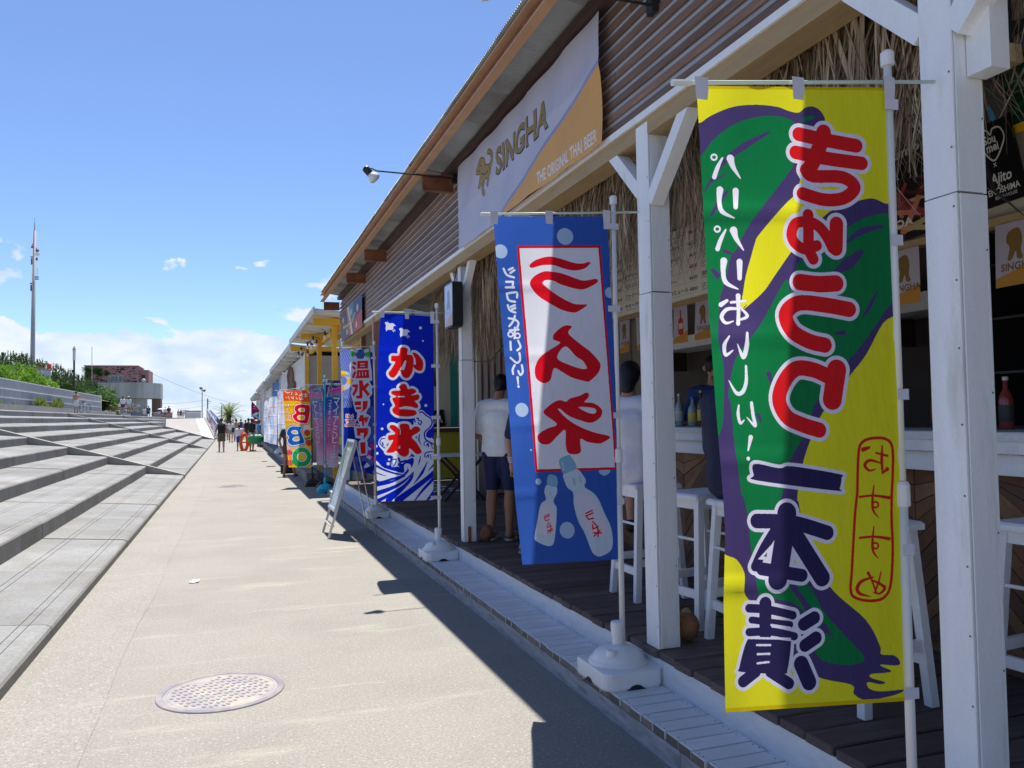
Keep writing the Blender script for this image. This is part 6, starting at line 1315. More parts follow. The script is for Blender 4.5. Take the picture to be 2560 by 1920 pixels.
# park lamp
lp_ = thing('park_lamp', (-16.3, 100, 4), 'tall dark park lamp post with a pale lantern top', 'lamp')
b_, t_ = onY((185, 973), 100), onY((186.5, 868), 100)
build(MB().tube([(b_.x, 100, 3.5), (b_.x, 100, t_.z-.7)], .10, 8), 'post', M['black_metal'], lp_); p = onY((186.5, 885), 100)
build(MB().lathe([(.13, -.1), (.15, 0), (.15, 1.0), (.1, 1.05)], (b_.x, 100, t_.z-1.35), 10), 'lantern', mat('lantern', (.6, .6, .62), .3), lp_); build(MB().lathe([(.2, 0), (.12, .2), (.02, .42)], (b_.x, 100, t_.z-.3), 10), 'cap', mat('capgrey', (.3, .3, .33), .4), lp_)
build(MB().box(b_.x-.22, b_.x-.1, 99.9, 100.1, onY((184, 928), 100).z-.15, onY((184, 928), 100).z+.15), 'junction_box', M['black_metal'], lp_)
# brick and concrete building
bd = thing('brick_building', (-17, 152, 2.4), 'brick topped concrete building with a cantilevered balcony far left', 'building')
D_ = lambda a: (180+a[0]*.1447, 880+a[1]*.1447)
YB = 150.0
x0, x1 = onY(D_((225, 255)), YB).x, onY(D_((1140, 250)), YB).x; zt_ = onY(D_((700, 250)), YB).z; zb_ = onY(D_((900, 525)), YB).z
brickm = mat('brick', (.30, .17, .16), .85, .2, 3, stretch=(.8, 1, 6), alt=(.20, .12, .115), altfac=(.45, .6), altscale=2.5)
build(MB().box(x0, x1, YB, YB+9, zb_-.8, zt_), 'upper_storey', brickm, bd); build(MB().box(x0-.1, x1+.1, YB-.1, YB+9.1, zt_+.003, zt_+.18), 'parapet_cap', mat('capred', (.20, .10, .12), .7), bd)
build(MB().box(x1+.002, x1+1.55, YB+1.2, YB+9, zb_-.8, zt_-.5), 'side_wall', brickm, bd)
bs = mat('brick_piece', (.33, .19, .18), .85, .15, 6, ov=.35); brk = MB()
for r in range(15):
    for c in range(30):
        if random.random() < .55:
            xx = x0+.2+c*(x1-x0-.4)/30; zz = zb_+.1+r*(zt_-zb_-.2)/15; brk.box(xx+random.uniform(0, .1), xx+random.uniform(.3, .75), YB-.04, YB-.002, zz, zz+.10)
build(brk, 'brick_courses', bs, bd, kind='stuff')
wx0, wx1 = onY(D_((620, 420)), YB).x, onY(D_((880, 420)), YB).x; wz0, wz1 = onY(D_((750, 515)), YB).z, onY(D_((750, 410)), YB).z
fr = mat('win_frame', (.5, .5, .5), .4); gs = mat('win_glass', (.06, .09, .12), .08, spec=.6)
wn = build(MB().box(wx0, wx1, YB-.09, YB-.05, wz0, wz1), 'window', fr, bd)
for a, b in ((.02, .16), (.19, .43), (.45, .68), (.72, .98)): build(MB().box(wx0+(wx1-wx0)*a, wx0+(wx1-wx0)*b, YB-.12, YB-.092, wz0+.08, wz1-.06), 'pane', gs, wn)
build(MB().box(x1+.5, x1+1.0, YB+1.12, YB+1.195, zb_, zb_+1.3), 'side_window', M['black_metal'], bd)
cx0, cx1 = onY(D_((340, 570)), YB-3).x, onY(D_((1245, 560)), YB-3).x; cz1, cz0 = onY(D_((1245, 525)), YB-3).z, onY(D_((1245, 795)), YB-3).z
cc = mat('balcony_concrete', (.36, .37, .36), .8, .15, .5, stretch=(2, 2, .4), alt=(.27, .28, .28))
bal = MB(); bal.prism([(cx0-2, YB-1.0), (cx0, YB-2.2), ((cx0+cx1)/2-1, YB-3), (cx1, YB-3), (cx1+2.2, YB+1.5), (cx1+2.2, YB+6), (cx0-2, YB+6)], 'z', cz0, cz1); build(bal, 'balcony', cc, bd)
for k in range(1, 6): xx = cx0+(cx1-cx0)*k/6; build(MB().box(xx, xx+.03, YB-3.02, YB-2.9, cz0+.1, cz1-.05), 'form_joint', mat('fj', (.25, .25, .25), .8), bd)
lx0 = onY(D_((720, 800)), YB+1).x; build(MB().box(lx0-2, cx1-1.8, YB+1.5, YB+6, 1.5, cz0-.003), 'ground_wall', mat('brick_low', (.36, .19, .12), .85, .15, 2), bd)
build(MB().box(cx1-2.0, cx1+.2, YB-1.6, YB+.6, 1.5, cz0-.002), 'column', cc, bd); build(MB().box(cx1+.7, cx1+2.1, YB+2.5, YB+6, 1.5, cz0-.002), 'rear_wall', mat('rw', (.20, .13, .10), .8), bd)
p = onY(D_((1245, 500)), YB-2); sp_ = build(MB().ball((p.x, YB-2.4, cz1+.35), (.32, .25, .32), 10, 8), 'loudspeaker', gm, bd); build(MB().tube([(p.x, YB-2.4, cz1), (p.x, YB-2.4, cz1+.3)], .05, 5), 'speaker_stand', gm, bd)
# ivy on the brick
iv = MB(); rs = random.Random(9)
for px, py, r in ((240, 300, .9), (270, 380, 1.0), (250, 440, .8), (310, 330, .6), (400, 320, .8), (470, 310, .6), (490, 390, .5), (600, 375, .5), (440, 360, .5)):
    p = onY(D_((px, py)), YB-.2); leaves(iv, (p.x, YB-.2, p.z), (r, .12, r*.8), 260, .2, rs)
build(iv, 'ivy', M['hedge'], bd)
build(MB().tube([onY(D_((345, 520)), YB-.5), onY(D_((345, -90)), YB-.5)], .05, 5), 'aerial_mast', fr, bd)
# far low buildings, fence, poles, wires
fb_ = thing('low_building', (-14, 300, 1.5), 'low pale grey building far off beyond the ramp', 'building')
qa, qb = onY((470, 1029), 300), onY((500, 1042), 300); build(MB().box(qa.x-1, qb.x, 300, 310, 1.2, qa.z), 'wall', gm, fb_); build(MB().box(qa.x-1.2, qb.x+.2, 299.8, 310, qa.z+.003, qa.z+.3), 'roof', gd, fb_)
fn = thing('crowd_barrier', (-9, 135, 1.9), 'white metal railing across the top of the ramp', 'railing')
ra, rb_ = onY((466, 1040), 135), onY((508, 1040), 135); zz0 = 1.9
build(MB().tube([(ra.x, 135, zz0+1.0), (rb_.x, 135, zz0+1.0)], .04, 6), 'top_rail', wl, fn); build(MB().tube([(ra.x, 135, zz0+.15), (rb_.x, 135, zz0+.15)], .03, 6), 'bottom_rail', wl, fn)
for k in range(22): xx = ra.x+(rb_.x-ra.x)*k/21; build(MB().tube([(xx, 135, zz0+.15), (xx, 135, zz0+1.0)], .02, 5), 'baluster', wl, fn)
blk = thing('concrete_block_wall', (-13, 142, 1.9), 'brown concrete block wall beside the building entrance', 'wall'); qa, qb = onY((382, 1033), 142), onY((430, 1033), 142); build(MB().box(qa.x, qb.x, 142, 143, 1.85, qa.z), 'body', mat('bw', (.30, .25, .19), .85, .15), blk); build(MB().box(qa.x-.1, qb.x+.1, 141.9, 143.1, qa.z+.003, qa.z+.12), 'cap', wl, blk)
def upole(px, py0, py1, y, label, arms):
    b, t = onY((px, py0), y), onY((px, py1), y); o = thing('utility_pole', (b.x, y, 0), label, 'pole')
    build(MB().tube([(b.x, y, 0), (t.x, y, t.z)], [.2, .14], 8), 'shaft', M['pole_dark'], o)
    for dz, ln in arms: build(MB().box(t.x-.2, t.x+ln, y-.3, y-.2, t.z-dz, t.z-dz+.14), 'crossarm', M['pole_dark'], o)
    return o
upole(519, 1030, 996, 250, 'dark utility pole with crossarms beyond the ramp', ((.6, .4), (1.0, .9), (1.6, .5)))
upole(554.3, 1040, 1014, 250, 'plain dark utility pole left of the palm', ())
lt = thing('floodlight_mast', (-6.4, 200, 0), 'slim pale mast with two floodlights beyond the ramp', 'lamp')
b, t = onY((505.5, 1044), 200), onY((505.5, 969), 200); build(MB().tube([(b.x, 200, 0), (t.x, 200, t.z)], [.14, .1], 8), 'mast', gm, lt)
for px, py in ((502, 971), (511, 977)): p = onY((px, py), 200); build(MB().lathe([(.1, -.25), (.3, .0), (.32, .25), (.1, .3)], (p.x, 200, p.z), 10), 'floodlight', M['pole_dark'], lt); 
build(MB().tube([onY((501, 974), 200), onY((512, 980), 200)], .06, 5), 'crossarm', gm, lt)
def wire(a, b, sag, r, label):
    P = [a.lerp(b, i/14)-Vector((0, 0, sag*4*(i/14)*(1-i/14))) for i in range(15)]; o = build(MB().tube(P, r, 4), 'overhead_wire', M['pole_dark'], label=label, cat='wire'); return o
wire(onY((357, 923), 152), onY((617, 1015), 250), .9, .028, 'long overhead wire falling from the brick building to the huts')
wire(onY((384, 1008), 200), onY((517, 999), 250), .4, .03, 'upper wire running left from the utility pole'); wire(onY((430, 1023), 200), onY((517, 1012), 250), .3, .03, 'lower wire running left from the utility pole')
# canary palm
pm_ = thing('palm_tree', (-1.0, 185, 0), 'bushy canary palm at the far end of the promenade', 'palm')
c_ = onY((572, 1042), 185); build(MB().tube([(c_.x, 185, 0), (c_.x, 185, c_.z)], [.5, .45], 10), 'trunk', M['bark'], pm_)
fmb = MB(); rs = random.Random(3)
for k in range(80):
    a = rs.uniform(0, 6.28); el_ = rs.uniform(-.15, 1.35); ln = rs.uniform(2.6, 4.3); P = []
    for i in range(7):
        t = i/6; e = el_-.9*t*t*(1.2-el_*.5); P.append((P[-1] if P else Vector((c_.x, 185, c_.z)))+Vector((math.cos(a)*math.cos(e), math.sin(a)*math.cos(e), math.sin(e)))*(ln/6 if i else 0))
    for i in range(6):
        d = (P[i+1]-P[i]); s_ = d.cross(Vector((0, 0, 1))).normalized()
        for sg_ in (-1, 1):
            for j in range(3):
                b = P[i]+d*(j/3); l = .5*(1-.08*i); tip = b+s_*sg_*l+d.normalized()*.3-Vector((0, 0, .10)); fmb.add([b, b+d*.22, tip], [(0, 1, 2)])
build(fmb, 'fronds', leaf_mat('palm', (.14, .19, .05), (.22, .26, .10)), pm_)
# stair railing with banners beside the ramp
rl_ = thing('banner_railing', (-1.2, 76, 0), 'sloping steel railing hung with white, red and navy banners by the ramp', 'railing')
def rp_(t, dz, dx=0): y = 74+40*t; return Vector((-1.10-2.0*t+dx, y, rz(y)+dz))
for dz in (.25, .75, 1.15): build(MB().tube([rp_(0, dz), rp_(1, dz)], .05, 6), 'rail', M['steel'], rl_)
for k in range(12): build(MB().tube([rp_(k/11, 0), rp_(k/11, 1.2)], .04, 6), 'baluster', M['steel'], rl_)
bc = [mat('ban%d' % i, c, .7) for i, c in enumerate(((.68, .68, .72), (.05, .06, .22), (.55, .04, .12), (.6, .1, .2)))]
for t0, t1, z0, z1, m_, dx in ((.02, .42, .15, .75, 0, -.06), (.45, .62, .2, .8, 3, -.07), (.65, .98, .2, .85, 0, -.06), (.05, .5, .05, .5, 2, .55), (.05, .5, .55, 1.0, 1, .56)):
    build(MB().grid([[rp_(t0+(t1-t0)*u, z1, dx) for u in np.linspace(0, 1, 6)], [rp_(t0+(t1-t0)*u, z0, dx-.03*math.sin(9*u)) for u in np.linspace(0, 1, 6)]]), 'banner', bc[m_], rl_)
st_ = thing('steel_stair', (1, 92, 0), 'blue steel stair rail slanting up behind the banner railing', 'railing')
for dx in (0, .9):
    a, b = onY((524+dx*3, 1026), 118), onY((548+dx*3, 1052), 92); build(MB().tube([a, b], .06, 6), 'stringer', M['ban_blue'] if 'ban_blue' in M else M.setdefault('ban_blue', mat('ban_blue', (.06, .08, .25), .5)), st_)
    for i in range(6): p = a.lerp(b, i/5); build(MB().tube([p, p-Vector((0, 0, 1.0))], .03, 5), 'baluster', M['ban_blue'], st_)
# ---------------------------------------------------------------- people
def capsule(mb, p, q, r0, r1, side=(1, 0, 0), ell=1., n=12, cap=3):
    """tapered limb with rounded ends; ell widens it along side"""
    p, q = Vector(p), Vector(q); d = q-p; ln = d.length; t = d.normalized() if ln > 1e-6 else Vector((0, 0, 1)); s = Vector(side); s = (s-t*s.dot(t))
    if s.length < 1e-4: s = t.cross(Vector((0, 1, 0)))
    s.normalize(); u = t.cross(s); rings = []
    for i in range(cap, 0, -1): a = i/cap*math.pi/2; rings.append((p-t*r0*math.sin(a)*.98, r0*max(math.cos(a), .08)))
    rings.append((p, r0)); rings.append(((p+q)/2, (r0+r1)/2)); rings.append((q, r1))
    for i in range(1, cap+1): a = i/cap*math.pi/2; rings.append((q+t*r1*math.sin(a)*.98, r1*max(math.cos(a), .08)))
    b = len(mb.v)
    for c, r in rings:
        for j in range(n): a = 2*math.pi*j/n; mb.v.append(tuple(c+s*r*ell*math.cos(a)+u*r*math.sin(a)))
    for i in range(len(rings)-1):
        for j in range(n): a = b+i*n+j; c = b+i*n+(j+1) % n; mb.f.append((a, c, c+n, a+n))
    mb.f.append(tuple(b+j for j in range(n-1, -1, -1))); mb.f.append(tuple(b+(len(rings)-1)*n+j for j in range(n)))
def fuse(mb, voxel, smooth=3):
    """one continuous skin from overlapping limbs"""
    me = mb.mesh('raw'); o = bpy.data.objects.new('raw', me)
    md = o.modifiers.new('r', 'REMESH'); md.mode = 'VOXEL'; md.voxel_size = voxel; md.use_smooth_shade = True
    ms = o.modifiers.new('s', 'SMOOTH'); ms.iterations = smooth; ms.factor = .5
    dg = scratch(o); out_ = bpy.data.meshes.new_from_object(o.evaluated_get(dg)); bpy.data.objects.remove(o); bpy.data.meshes.remove(me)
    out_.polygons.foreach_set('use_smooth', [True]*len(out_.polygons)); return out_
_mc = {}
def cm(c, r=.7):
    k = (tuple(c), r)
    if k not in _mc: _mc[k] = mat('cloth_%d' % len(_mc), c, r, .12, 9, bump=.25, bscale=18)
    return _mc[k]
SKIN = (.46, .25, .16); TAN = (.36, .18, .105)
def person(label, loc, face=0., h=1.7, skin=SKIN, shirt=None, sleeve=.45, shorts=(.02, .03, .08), leglen=.55, shoes=(.6, .6, .6), hair=(.012, .011, .012), longhair=False, hat=None, hatkind='cap', pose={}, vox=.022, bare=False, extra=None, girl=False, group=None, sandals=False, loose=1.0, fingers=True, faceparts=True, shirt_hem=True):
    t = thing('person', loc, label, 'person', group)
    M4 = Matrix.Translation(loc) @ Matrix.Rotation(-face, 4, 'Z')
    J = dict(pelvis=(0, 0, .53), waist=(0, .005, .615), chest=(0, .0, .725), neck=(0, -.005, .83), skull=(0, .012, .925),
             hl=(-.052, 0, .515), hr=(.052, 0, .515), kl=(-.058, .012, .285), kr=(.058, .012, .285), al=(-.06, -.012, .045), ar=(.06, -.012, .045), tl=(-.07, .085, .018), tr=(.07, .085, .018),
             sl=(-.105, 0, .795), sr=(.105, 0, .795), el=(-.138, -.015, .62), er=(.138, -.015, .62), wl=(-.15, .03, .475), wr=(.15, .03, .475), gl=(-.152, .05, .425), gr=(.152, .05, .425))
    if girl: J['sl'] = (-.094, 0, .79); J['sr'] = (.094, 0, .79)
    J.update(pose); J = {k: M4 @ (Vector(v)*h) for k, v in J.items()}
    rt = (M4.to_3x3() @ Vector((1, 0, 0))); fwd = (M4.to_3x3() @ Vector((0, 1, 0)))
    k = h
    b = MB()
    capsule(b, J['pelvis'], J['waist'], .062*k, .056*k, rt, 1.45); capsule(b, J['waist'], J['chest'], .056*k, .064*k, rt, 1.55); capsule(b, J['sl'].lerp(J['sr'], .18), J['sl'].lerp(J['sr'], .82), .043*k, .043*k, fwd, 1.1)
    capsule(b, J['chest'], J['neck'], .05*k, .03*k, rt, 1.3); capsule(b, J['neck'], J['neck'].lerp(J['skull'], .5), .030*k, .030*k)
    up_ = (J['skull']-J['neck']).normalized(); hd = J['skull']; hf = pose_face(fwd, up_)
    capsule(b, hd+up_*.008*k-hf*.006*k, hd+up_*.022*k-hf*.006*k, .047*k, .046*k, rt, .93); capsule(b, hd-up_*.030*k+hf*.014*k, hd-up_*.012*k+hf*.012*k, .026*k, .034*k, rt, 1.)
    capsule(b, hd+hf*.050*k-up_*.003*k, hd+hf*.060*k-up_*.016*k, .006*k, .009*k, n=8); hs = hf.cross(up_).normalized()
    for s in (-1, 1): capsule(b, hd+hs*s*.047*k-up_*.006*k, hd+hs*s*.050*k+up_*.010*k, .007*k, .009*k, n=8)
    for s in 'lr':
        capsule(b, J['h'+s], J['k'+s], .052*k, .034*k); capsule(b, J['k'+s], J['k'+s].lerp(J['a'+s], .35)-fwd*.004*k, .032*k, .034*k); capsule(b, J['k'+s].lerp(J['a'+s], .35), J['a'+s], .033*k, .020*k); capsule(b, J['a'+s]-fwd*.012*k-Vector((0, 0, .018*k)), J['t'+s], .021*k, .017*k, rt, 1.15)
        capsule(b, J['s'+s], J['e'+s], .034*k, .024*k); capsule(b, J['e'+s], J['w'+s], .025*k, .016*k); capsule(b, J['w'+s], J['w'+s].lerp(J['g'+s], .75), .015*k, .018*k, fwd, 1.35)
    me = fuse(b, vox, 2)
    if fingers:
        f = MB()
        for s in 'lr':
            w_, g = J['w'+s], J['g'+s]; d = (g-w_).normalized(); sd = d.cross(rt); sd = sd.normalized() if sd.length > .1 else fwd; nn = d.cross(sd).normalized()*(1 if s == 'l' else -1)
            for i, (o, ln) in enumerate(((-.018, .036), (-.006, .042), (.006, .040), (.017, .032))):
                p0 = w_.lerp(g, .72)+sd*o*k; p1 = p0+d*ln*.55*k; p2 = p1+(d*.7+nn*.5).normalized()*ln*.5*k; f.tube([p0-d*.01*k, p1, p2], [.0055*k, .0052*k, .004*k], 6)
            p0 = w_.lerp(g, .3)-sd*.016*k; p1 = p0+(d*.6-sd*.8).normalized()*.022*k; f.tube([p0, p1, p1+d*.022*k], [.0065*k, .006*k, .0045*k], 6)
        bm = bmesh.new(); bm.from_mesh(me); tmp = f.mesh('f', True); bm.from_mesh(tmp); bm.to_mesh(me); bm.free(); bpy.data.meshes.remove(tmp); me.polygons.foreach_set('use_smooth', [True]*len(me.polygons))
    link('body', me, cm(skin, .55), t)
    def part(nm, mb, m_, v=None, hem=None):
        me_ = fuse(mb, v or vox, 3)
        if hem is not None:
            for q_ in me_.vertices:
                if q_.co.z < hem: q_.co.z = hem-(hem-q_.co.z)*.06
        link(nm, me_, m_, t)
    if shirt:
        c = MB(); q = 1.16*loose; bot = J['pelvis'].lerp(J['waist'], -.05)
        capsule(c, bot, J['waist'], .057*k*q, .054*k*q, rt, 1.62); capsule(c, J['waist'], J['chest'], .054*k*q, .058*k*q, rt, 1.68); capsule(c, J['sl'].lerp(J['sr'], .15), J['sl'].lerp(J['sr'], .85), .049*k, .049*k, fwd, 1.12); capsule(c, J['chest'], J['neck'].lerp(J['chest'], .25), .056*k, .036*k, rt, 1.4)
        if sleeve:
            for s in 'lr': capsule(c, J['s'+s], J['s'+s].lerp(J['e'+s], sleeve*1.6) if sleeve < .6 else J['e'+s], .043*k, .037*k*loose)
        part('shirt', c, cm(shirt), hem=(J['pelvis'].z-.035*k) if shirt_hem else None)
    if shorts:
        c = MB(); capsule(c, J['pelvis'], J['waist'].lerp(J['pelvis'], .45), .069*k, .063*k, rt, 1.43)
        for s in 'lr': capsule(c, J['h'+s], J['h'+s].lerp(J['k'+s], leglen if leglen <= 1 else 1), .060*k, (.053 if leglen < .9 else .044)*k, rt, 1.06)
        if leglen > 1:
            for s in 'lr': capsule(c, J['k'+s], J['a'+s], .042*k, .034*k)
        part('shorts' if leglen < 1 else 'trousers', c, cm(shorts), hem=(J['hl'].lerp(J['kl'], leglen).z-.01*k) if (leglen < 1 and shirt_hem) else None)
    if shoes:
        for s in 'lr':
            c = MB()
            if sandals:
                d = (J['t'+s]-J['a'+s]); d.z = 0; d.normalize(); sd = Vector((-d.y, d.x, 0)); ctr = J['a'+s].lerp(J['t'+s], .5); z0 = min(J['t'+s].z, J['a'+s].z-.03*k)-.019*k
                c.prism([(u, v) for u, v in rrect(.055*k, .155*k, .026*k, 4)], 'z', 0, .011*k); c.v = [tuple(Vector((ctr.x, ctr.y, z0))+sd*v[0]+d*v[1]+Vector((0, 0, v[2]))) for v in c.v]
                c.tube([Vector((ctr.x, ctr.y, z0))+sd*.026*k-d*.005*k+Vector((0, 0, .01*k)), J['t'+s]-d*.02*k+Vector((0, 0, .021*k)), Vector((ctr.x, ctr.y, z0))-sd*.026*k-d*.005*k+Vector((0, 0, .01*k))], .006*k, 6)
                build(c, 'sandal', cm(shoes), t)
            else:
                capsule(c, J['a'+s]-fwd*.014*k-Vector((0, 0, .014*k)), J['t'+s]+fwd*.006*k, .028*k, .022*k, rt, 1.1); capsule(c, J['a'+s], J['a'+s]-Vector((0, 0, .02*k)), .026*k, .028*k); part('shoe', c, cm(shoes))
    if hair is not None:
        c = MB(); capsule(c, hd+up_*.010*k-hf*.010*k, hd+up_*.026*k-hf*.008*k, .052*k, .049*k, rt, .95); capsule(c, hd-up_*.018*k-hf*.022*k, hd+up_*.01*k-hf*.018*k, .034*k, .046*k, rt, 1.05)
        if longhair: capsule(c, hd-hf*.02*k, hd-hf*.026*k-up_*.06*k, .044*k, .028*k, rt, 1.1)
        if hat is None: part('hair', c, cm(hair, .5), vox*.8)
        else:
            part('hair', c, cm(hair, .5), vox*.8); c = MB(); ctr = hd+up_*.020*k
            n = 18; rows = []
            brim = .085 if hatkind == 'brim' else .056
            for r_, z_ in ((brim, .0), (.056, .004), (.056, .022), (.045, .046), (.02, .056)): rows.append([ctr+(hs*math.cos(2*math.pi*j/n)+hf*math.sin(2*math.pi*j/n))*r_*k+up_*z_*k-hf*.004*k for j in range(n+1)])
            c.grid(rows); c.v.append(tuple(ctr+up_*.058*k))
            if hatkind == 'cap': c.add([ctr+hf*.04*k+hs*.045*k, ctr+hf*.04*k-hs*.045*k, ctr+hf*.105*k-hs*.03*k-up_*.004*k, ctr+hf*.105*k+hs*.03*k-up_*.004*k], [(0, 1, 2, 3)])
            build(c, 'hat', cm(hat), t, smooth=True)
    if faceparts:
        ey = MB()
        for s in (-1, 1): ey.ball(hd+hf*.0415*k+hs*s*.018*k+up_*.004*k, .006*k, 8, 6)
        build(ey, 'eyes', M['black_metal'], t); mo = MB(); capsule(mo, hd+hf*.044*k-up_*.030*k+hs*.010*k, hd+hf*.044*k-up_*.030*k-hs*.010*k, .004*k, .004*k, n=8); build(mo, 'mouth', cm((.35, .12, .10)), t)
    return t, J, rt, fwd
def pose_face(fwd, up_):
    f = fwd-up_*fwd.dot(up_); return f.normalized()
def backpack(t, J, rt, fwd, c, k=1.7, wd=.16, ht=.42):
    ctr = J['chest'].lerp(J['waist'], .45)-fwd*.075*k
    b = MB(); b.obox(ctr-fwd*.05, rt*wd, fwd*.07, Vector((0, 0, ht/2))); o = link('backpack', fuse(b, .018, 4), cm(c), None)
    attach(o, t); return o
# --- at the bar
t, J, rt, fwd = person('man in a white T-shirt and navy shorts standing at the bar, back turned', (2.62, 8.05, .315), .75, 1.72, TAN, (.80, .79, .77), .5, (.012, .018, .075), .92, (.42, .44, .40), pose=dict(el=(-.15, -.02, .63), wl=(-.10, .10, .56), gl=(-.06, .13, .55), skull=(.0, .035, .92), al=(-.05, -.04, .045), tl=(-.06, .055, .018)), vox=.014, sandals=True, loose=1.12)
t, J, rt, fwd = person('person in navy with bracelets standing half hidden behind the soda pop flag', (2.62, 7.1, .315), 1.1, 1.66, SKIN, (.015, .018, .06), .5, (.25, .2, .16), .5, (.5, .4, .34), pose=dict(el=(-.155, -.02, .62), wl=(-.17, .02, .49), gl=(-.17, .03, .435)), vox=.016, sandals=True)
br = MB()
for kk in (.10, .2, .3): p = J['wl'].lerp(J['el'], kk); d = (J['el']-J['wl']).normalized(); u = d.cross(rt).normalized(); v = d.cross(u); br.tube([p+(u*math.cos(a*.524)+v*math.sin(a*.524))*(.031+.012*kk) for a in range(13)], .004, 5)
build(br, 'bracelets', M['white_plastic'], t)
sit = dict(pelvis=(0, 0, .53), hl=(-.055, .03, .515), hr=(.055, .03, .515), kl=(-.07, .26, .50), kr=(.07, .26, .50), al=(-.06, .22, .27), ar=(.06, .22, .27), tl=(-.06, .31, .235), tr=(.06, .31, .235), el=(-.14, .06, .63), er=(.14, .06, .63), wl=(-.09, .2, .60), wr=(.09, .2, .60), gl=(-.06, .26, .60), gr=(.06, .26, .60), skull=(.0, .03, .92))
def seated(label, x, y, face, h, **kw):
    kw['shirt_hem'] = False
    return person(label, (x, y, 1.092-(.53-.062)*h), face, h, pose=dict(sit, **kw.pop('pose', {})), **kw)
seated('customer in a loose white shirt and navy shorts seated on a stool, back turned', 2.66, 5.20, .75, 1.66, skin=SKIN, shirt=(.80, .79, .84), sleeve=.9, shorts=(.015, .018, .05), leglen=.6, shoes=(.02, .02, .02), vox=.015, loose=1.25, longhair=True)
seated('customer in dark navy seated on the stool beside the green flag edge', 2.70, 3.93, 1.2, 1.68, skin=SKIN, shirt=(.012, .016, .055), sleeve=.9, shorts=(.012, .016, .05), leglen=1.2, shoes=(.02, .02, .02), vox=.016, loose=1.25)
person('bartender in a blue shirt looking down behind the bar', (4.02, 6.22, .42), -2.6, 1.68, SKIN, (.03, .07, .22), .5, (.03, .03, .04), 1.2, (.02, .02, .02), pose=dict(el=(-.14, .05, .63), wl=(-.08, .16, .60), gl=(-.05, .21, .59), er=(.14, .05, .63), wr=(.08, .16, .60), gr=(.05, .21, .59), skull=(.0, .035, .918)), vox=.014, girl=True, longhair=True)

# --- on the promenade
walk = dict(kl=(-.058, .05, .285), al=(-.06, .06, .05), tl=(-.066, .15, .025), kr=(.058, -.01, .285), ar=(.06, -.07, .05), tr=(.066, .02, .02))
t, J, rt, fwd = person('man in a black tank top and khaki shorts with a black backpack walking away', (-.50, 43.7, 0), .02, 1.72, (.50, .28, .19), (.012, .012, .014), 0, (.10, .095, .05), .85, (.72, .70, .70), hair=(.03, .025, .02), pose=dict(el=(-.155, -.01, .63), er=(.16, -.02, .63), wl=(-.18, .0, .50), wr=(.17, .02, .5), gl=(-.185, .02, .45), gr=(.172, .04, .45)), vox=.02)
backpack(t, J, rt, fwd, (.012, .012, .015))
t, J, rt, fwd = person('child in a white T-shirt and blue shorts holding an orange swim ring', (.36, 44.6, 0), .15, 1.38, TAN, (.78, .78, .82), .55, (.02, .05, .45), .8, (.1, .05, .04), sandals=True, pose=dict(er=(.14, .03, .64), wr=(.15, .13, .56), gr=(.15, .17, .55)), vox=.02)
ring = thing('swim_ring', (.58, 44.5, .05), 'deflated translucent orange swim ring held by the child', 'swim ring')
rgm = MB()
P = [(.60+.17*math.cos(a*math.pi/12), 44.5+.05*math.sin(a*math.pi/6), .44+.42*math.sin(a*math.pi/12)) for a in range(25)]
rgm.tube(P, .085, 10, False); build(rgm, 'tube', mat('orange_vinyl', (.85, .18, .01), .25, .1, 6, trans=.4), ring, smooth=True)
build(MB().box(.52, .70, 44.47, 44.53, .40, .47), 'strap', cm((.85, .25, .02)), ring); build(MB().lathe([(.012, 0), (.012, .03)], (.43, 44.42, .44), 8), 'valve', M['white_plastic'], ring)
t, J, rt, fwd = person('man in black with a white cap carrying a green boat-shaped tub', (.96, 43.7, 0), .9, 1.71, TAN, (.012, .012, .014), .5, (.58, .54, .46), .75, (.12, .03, .03), hat=(.72, .68, .64), sandals=True, pose=dict(wr=(.15, .06, .5), gr=(.15, .09, .46)), vox=.02)
tub = thing('green_tub', (1.12, 43.45, .55), 'green plastic tub full of beach gear carried by the man in the cap', 'tub')
tm = mat('green_plastic', (.01, .22, .09), .4, .05); tb_ = MB()
rows = []
for s, z in ((.62, .42), (.9, .5), (1, .72), (1.04, .74), (.96, .74), (.93, .70)): rows.append([(1.14+.43*s*math.cos(a*math.pi/12), 43.4+.26*s*math.sin(a*math.pi/12), z+.03*math.cos(a*math.pi/6)) for a in range(25)])
tb_.grid(rows); tb_.lathe([(.60, 0), (.60, .005)], (1.14, 43.4, .435), 24, .43, .26); build(tb_, 'shell', tm, tub, smooth=True)
for x, c in ((.95, (.35, .6, .4)), (1.15, (.6, .62, .5)), (1.33, (.5, .62, .4))): build(MB().ball((x, 43.4, .76), (.11, .12, .09), 10, 7), 'beach_gear', cm(c), tub, smooth=True)
build(MB().tube([(.85, 43.4, .74), (.98, 43.5, .9), (1.2, 43.5, .92), (1.4, 43.4, .74)], .012, 6), 'handle', tm, tub, smooth=True)
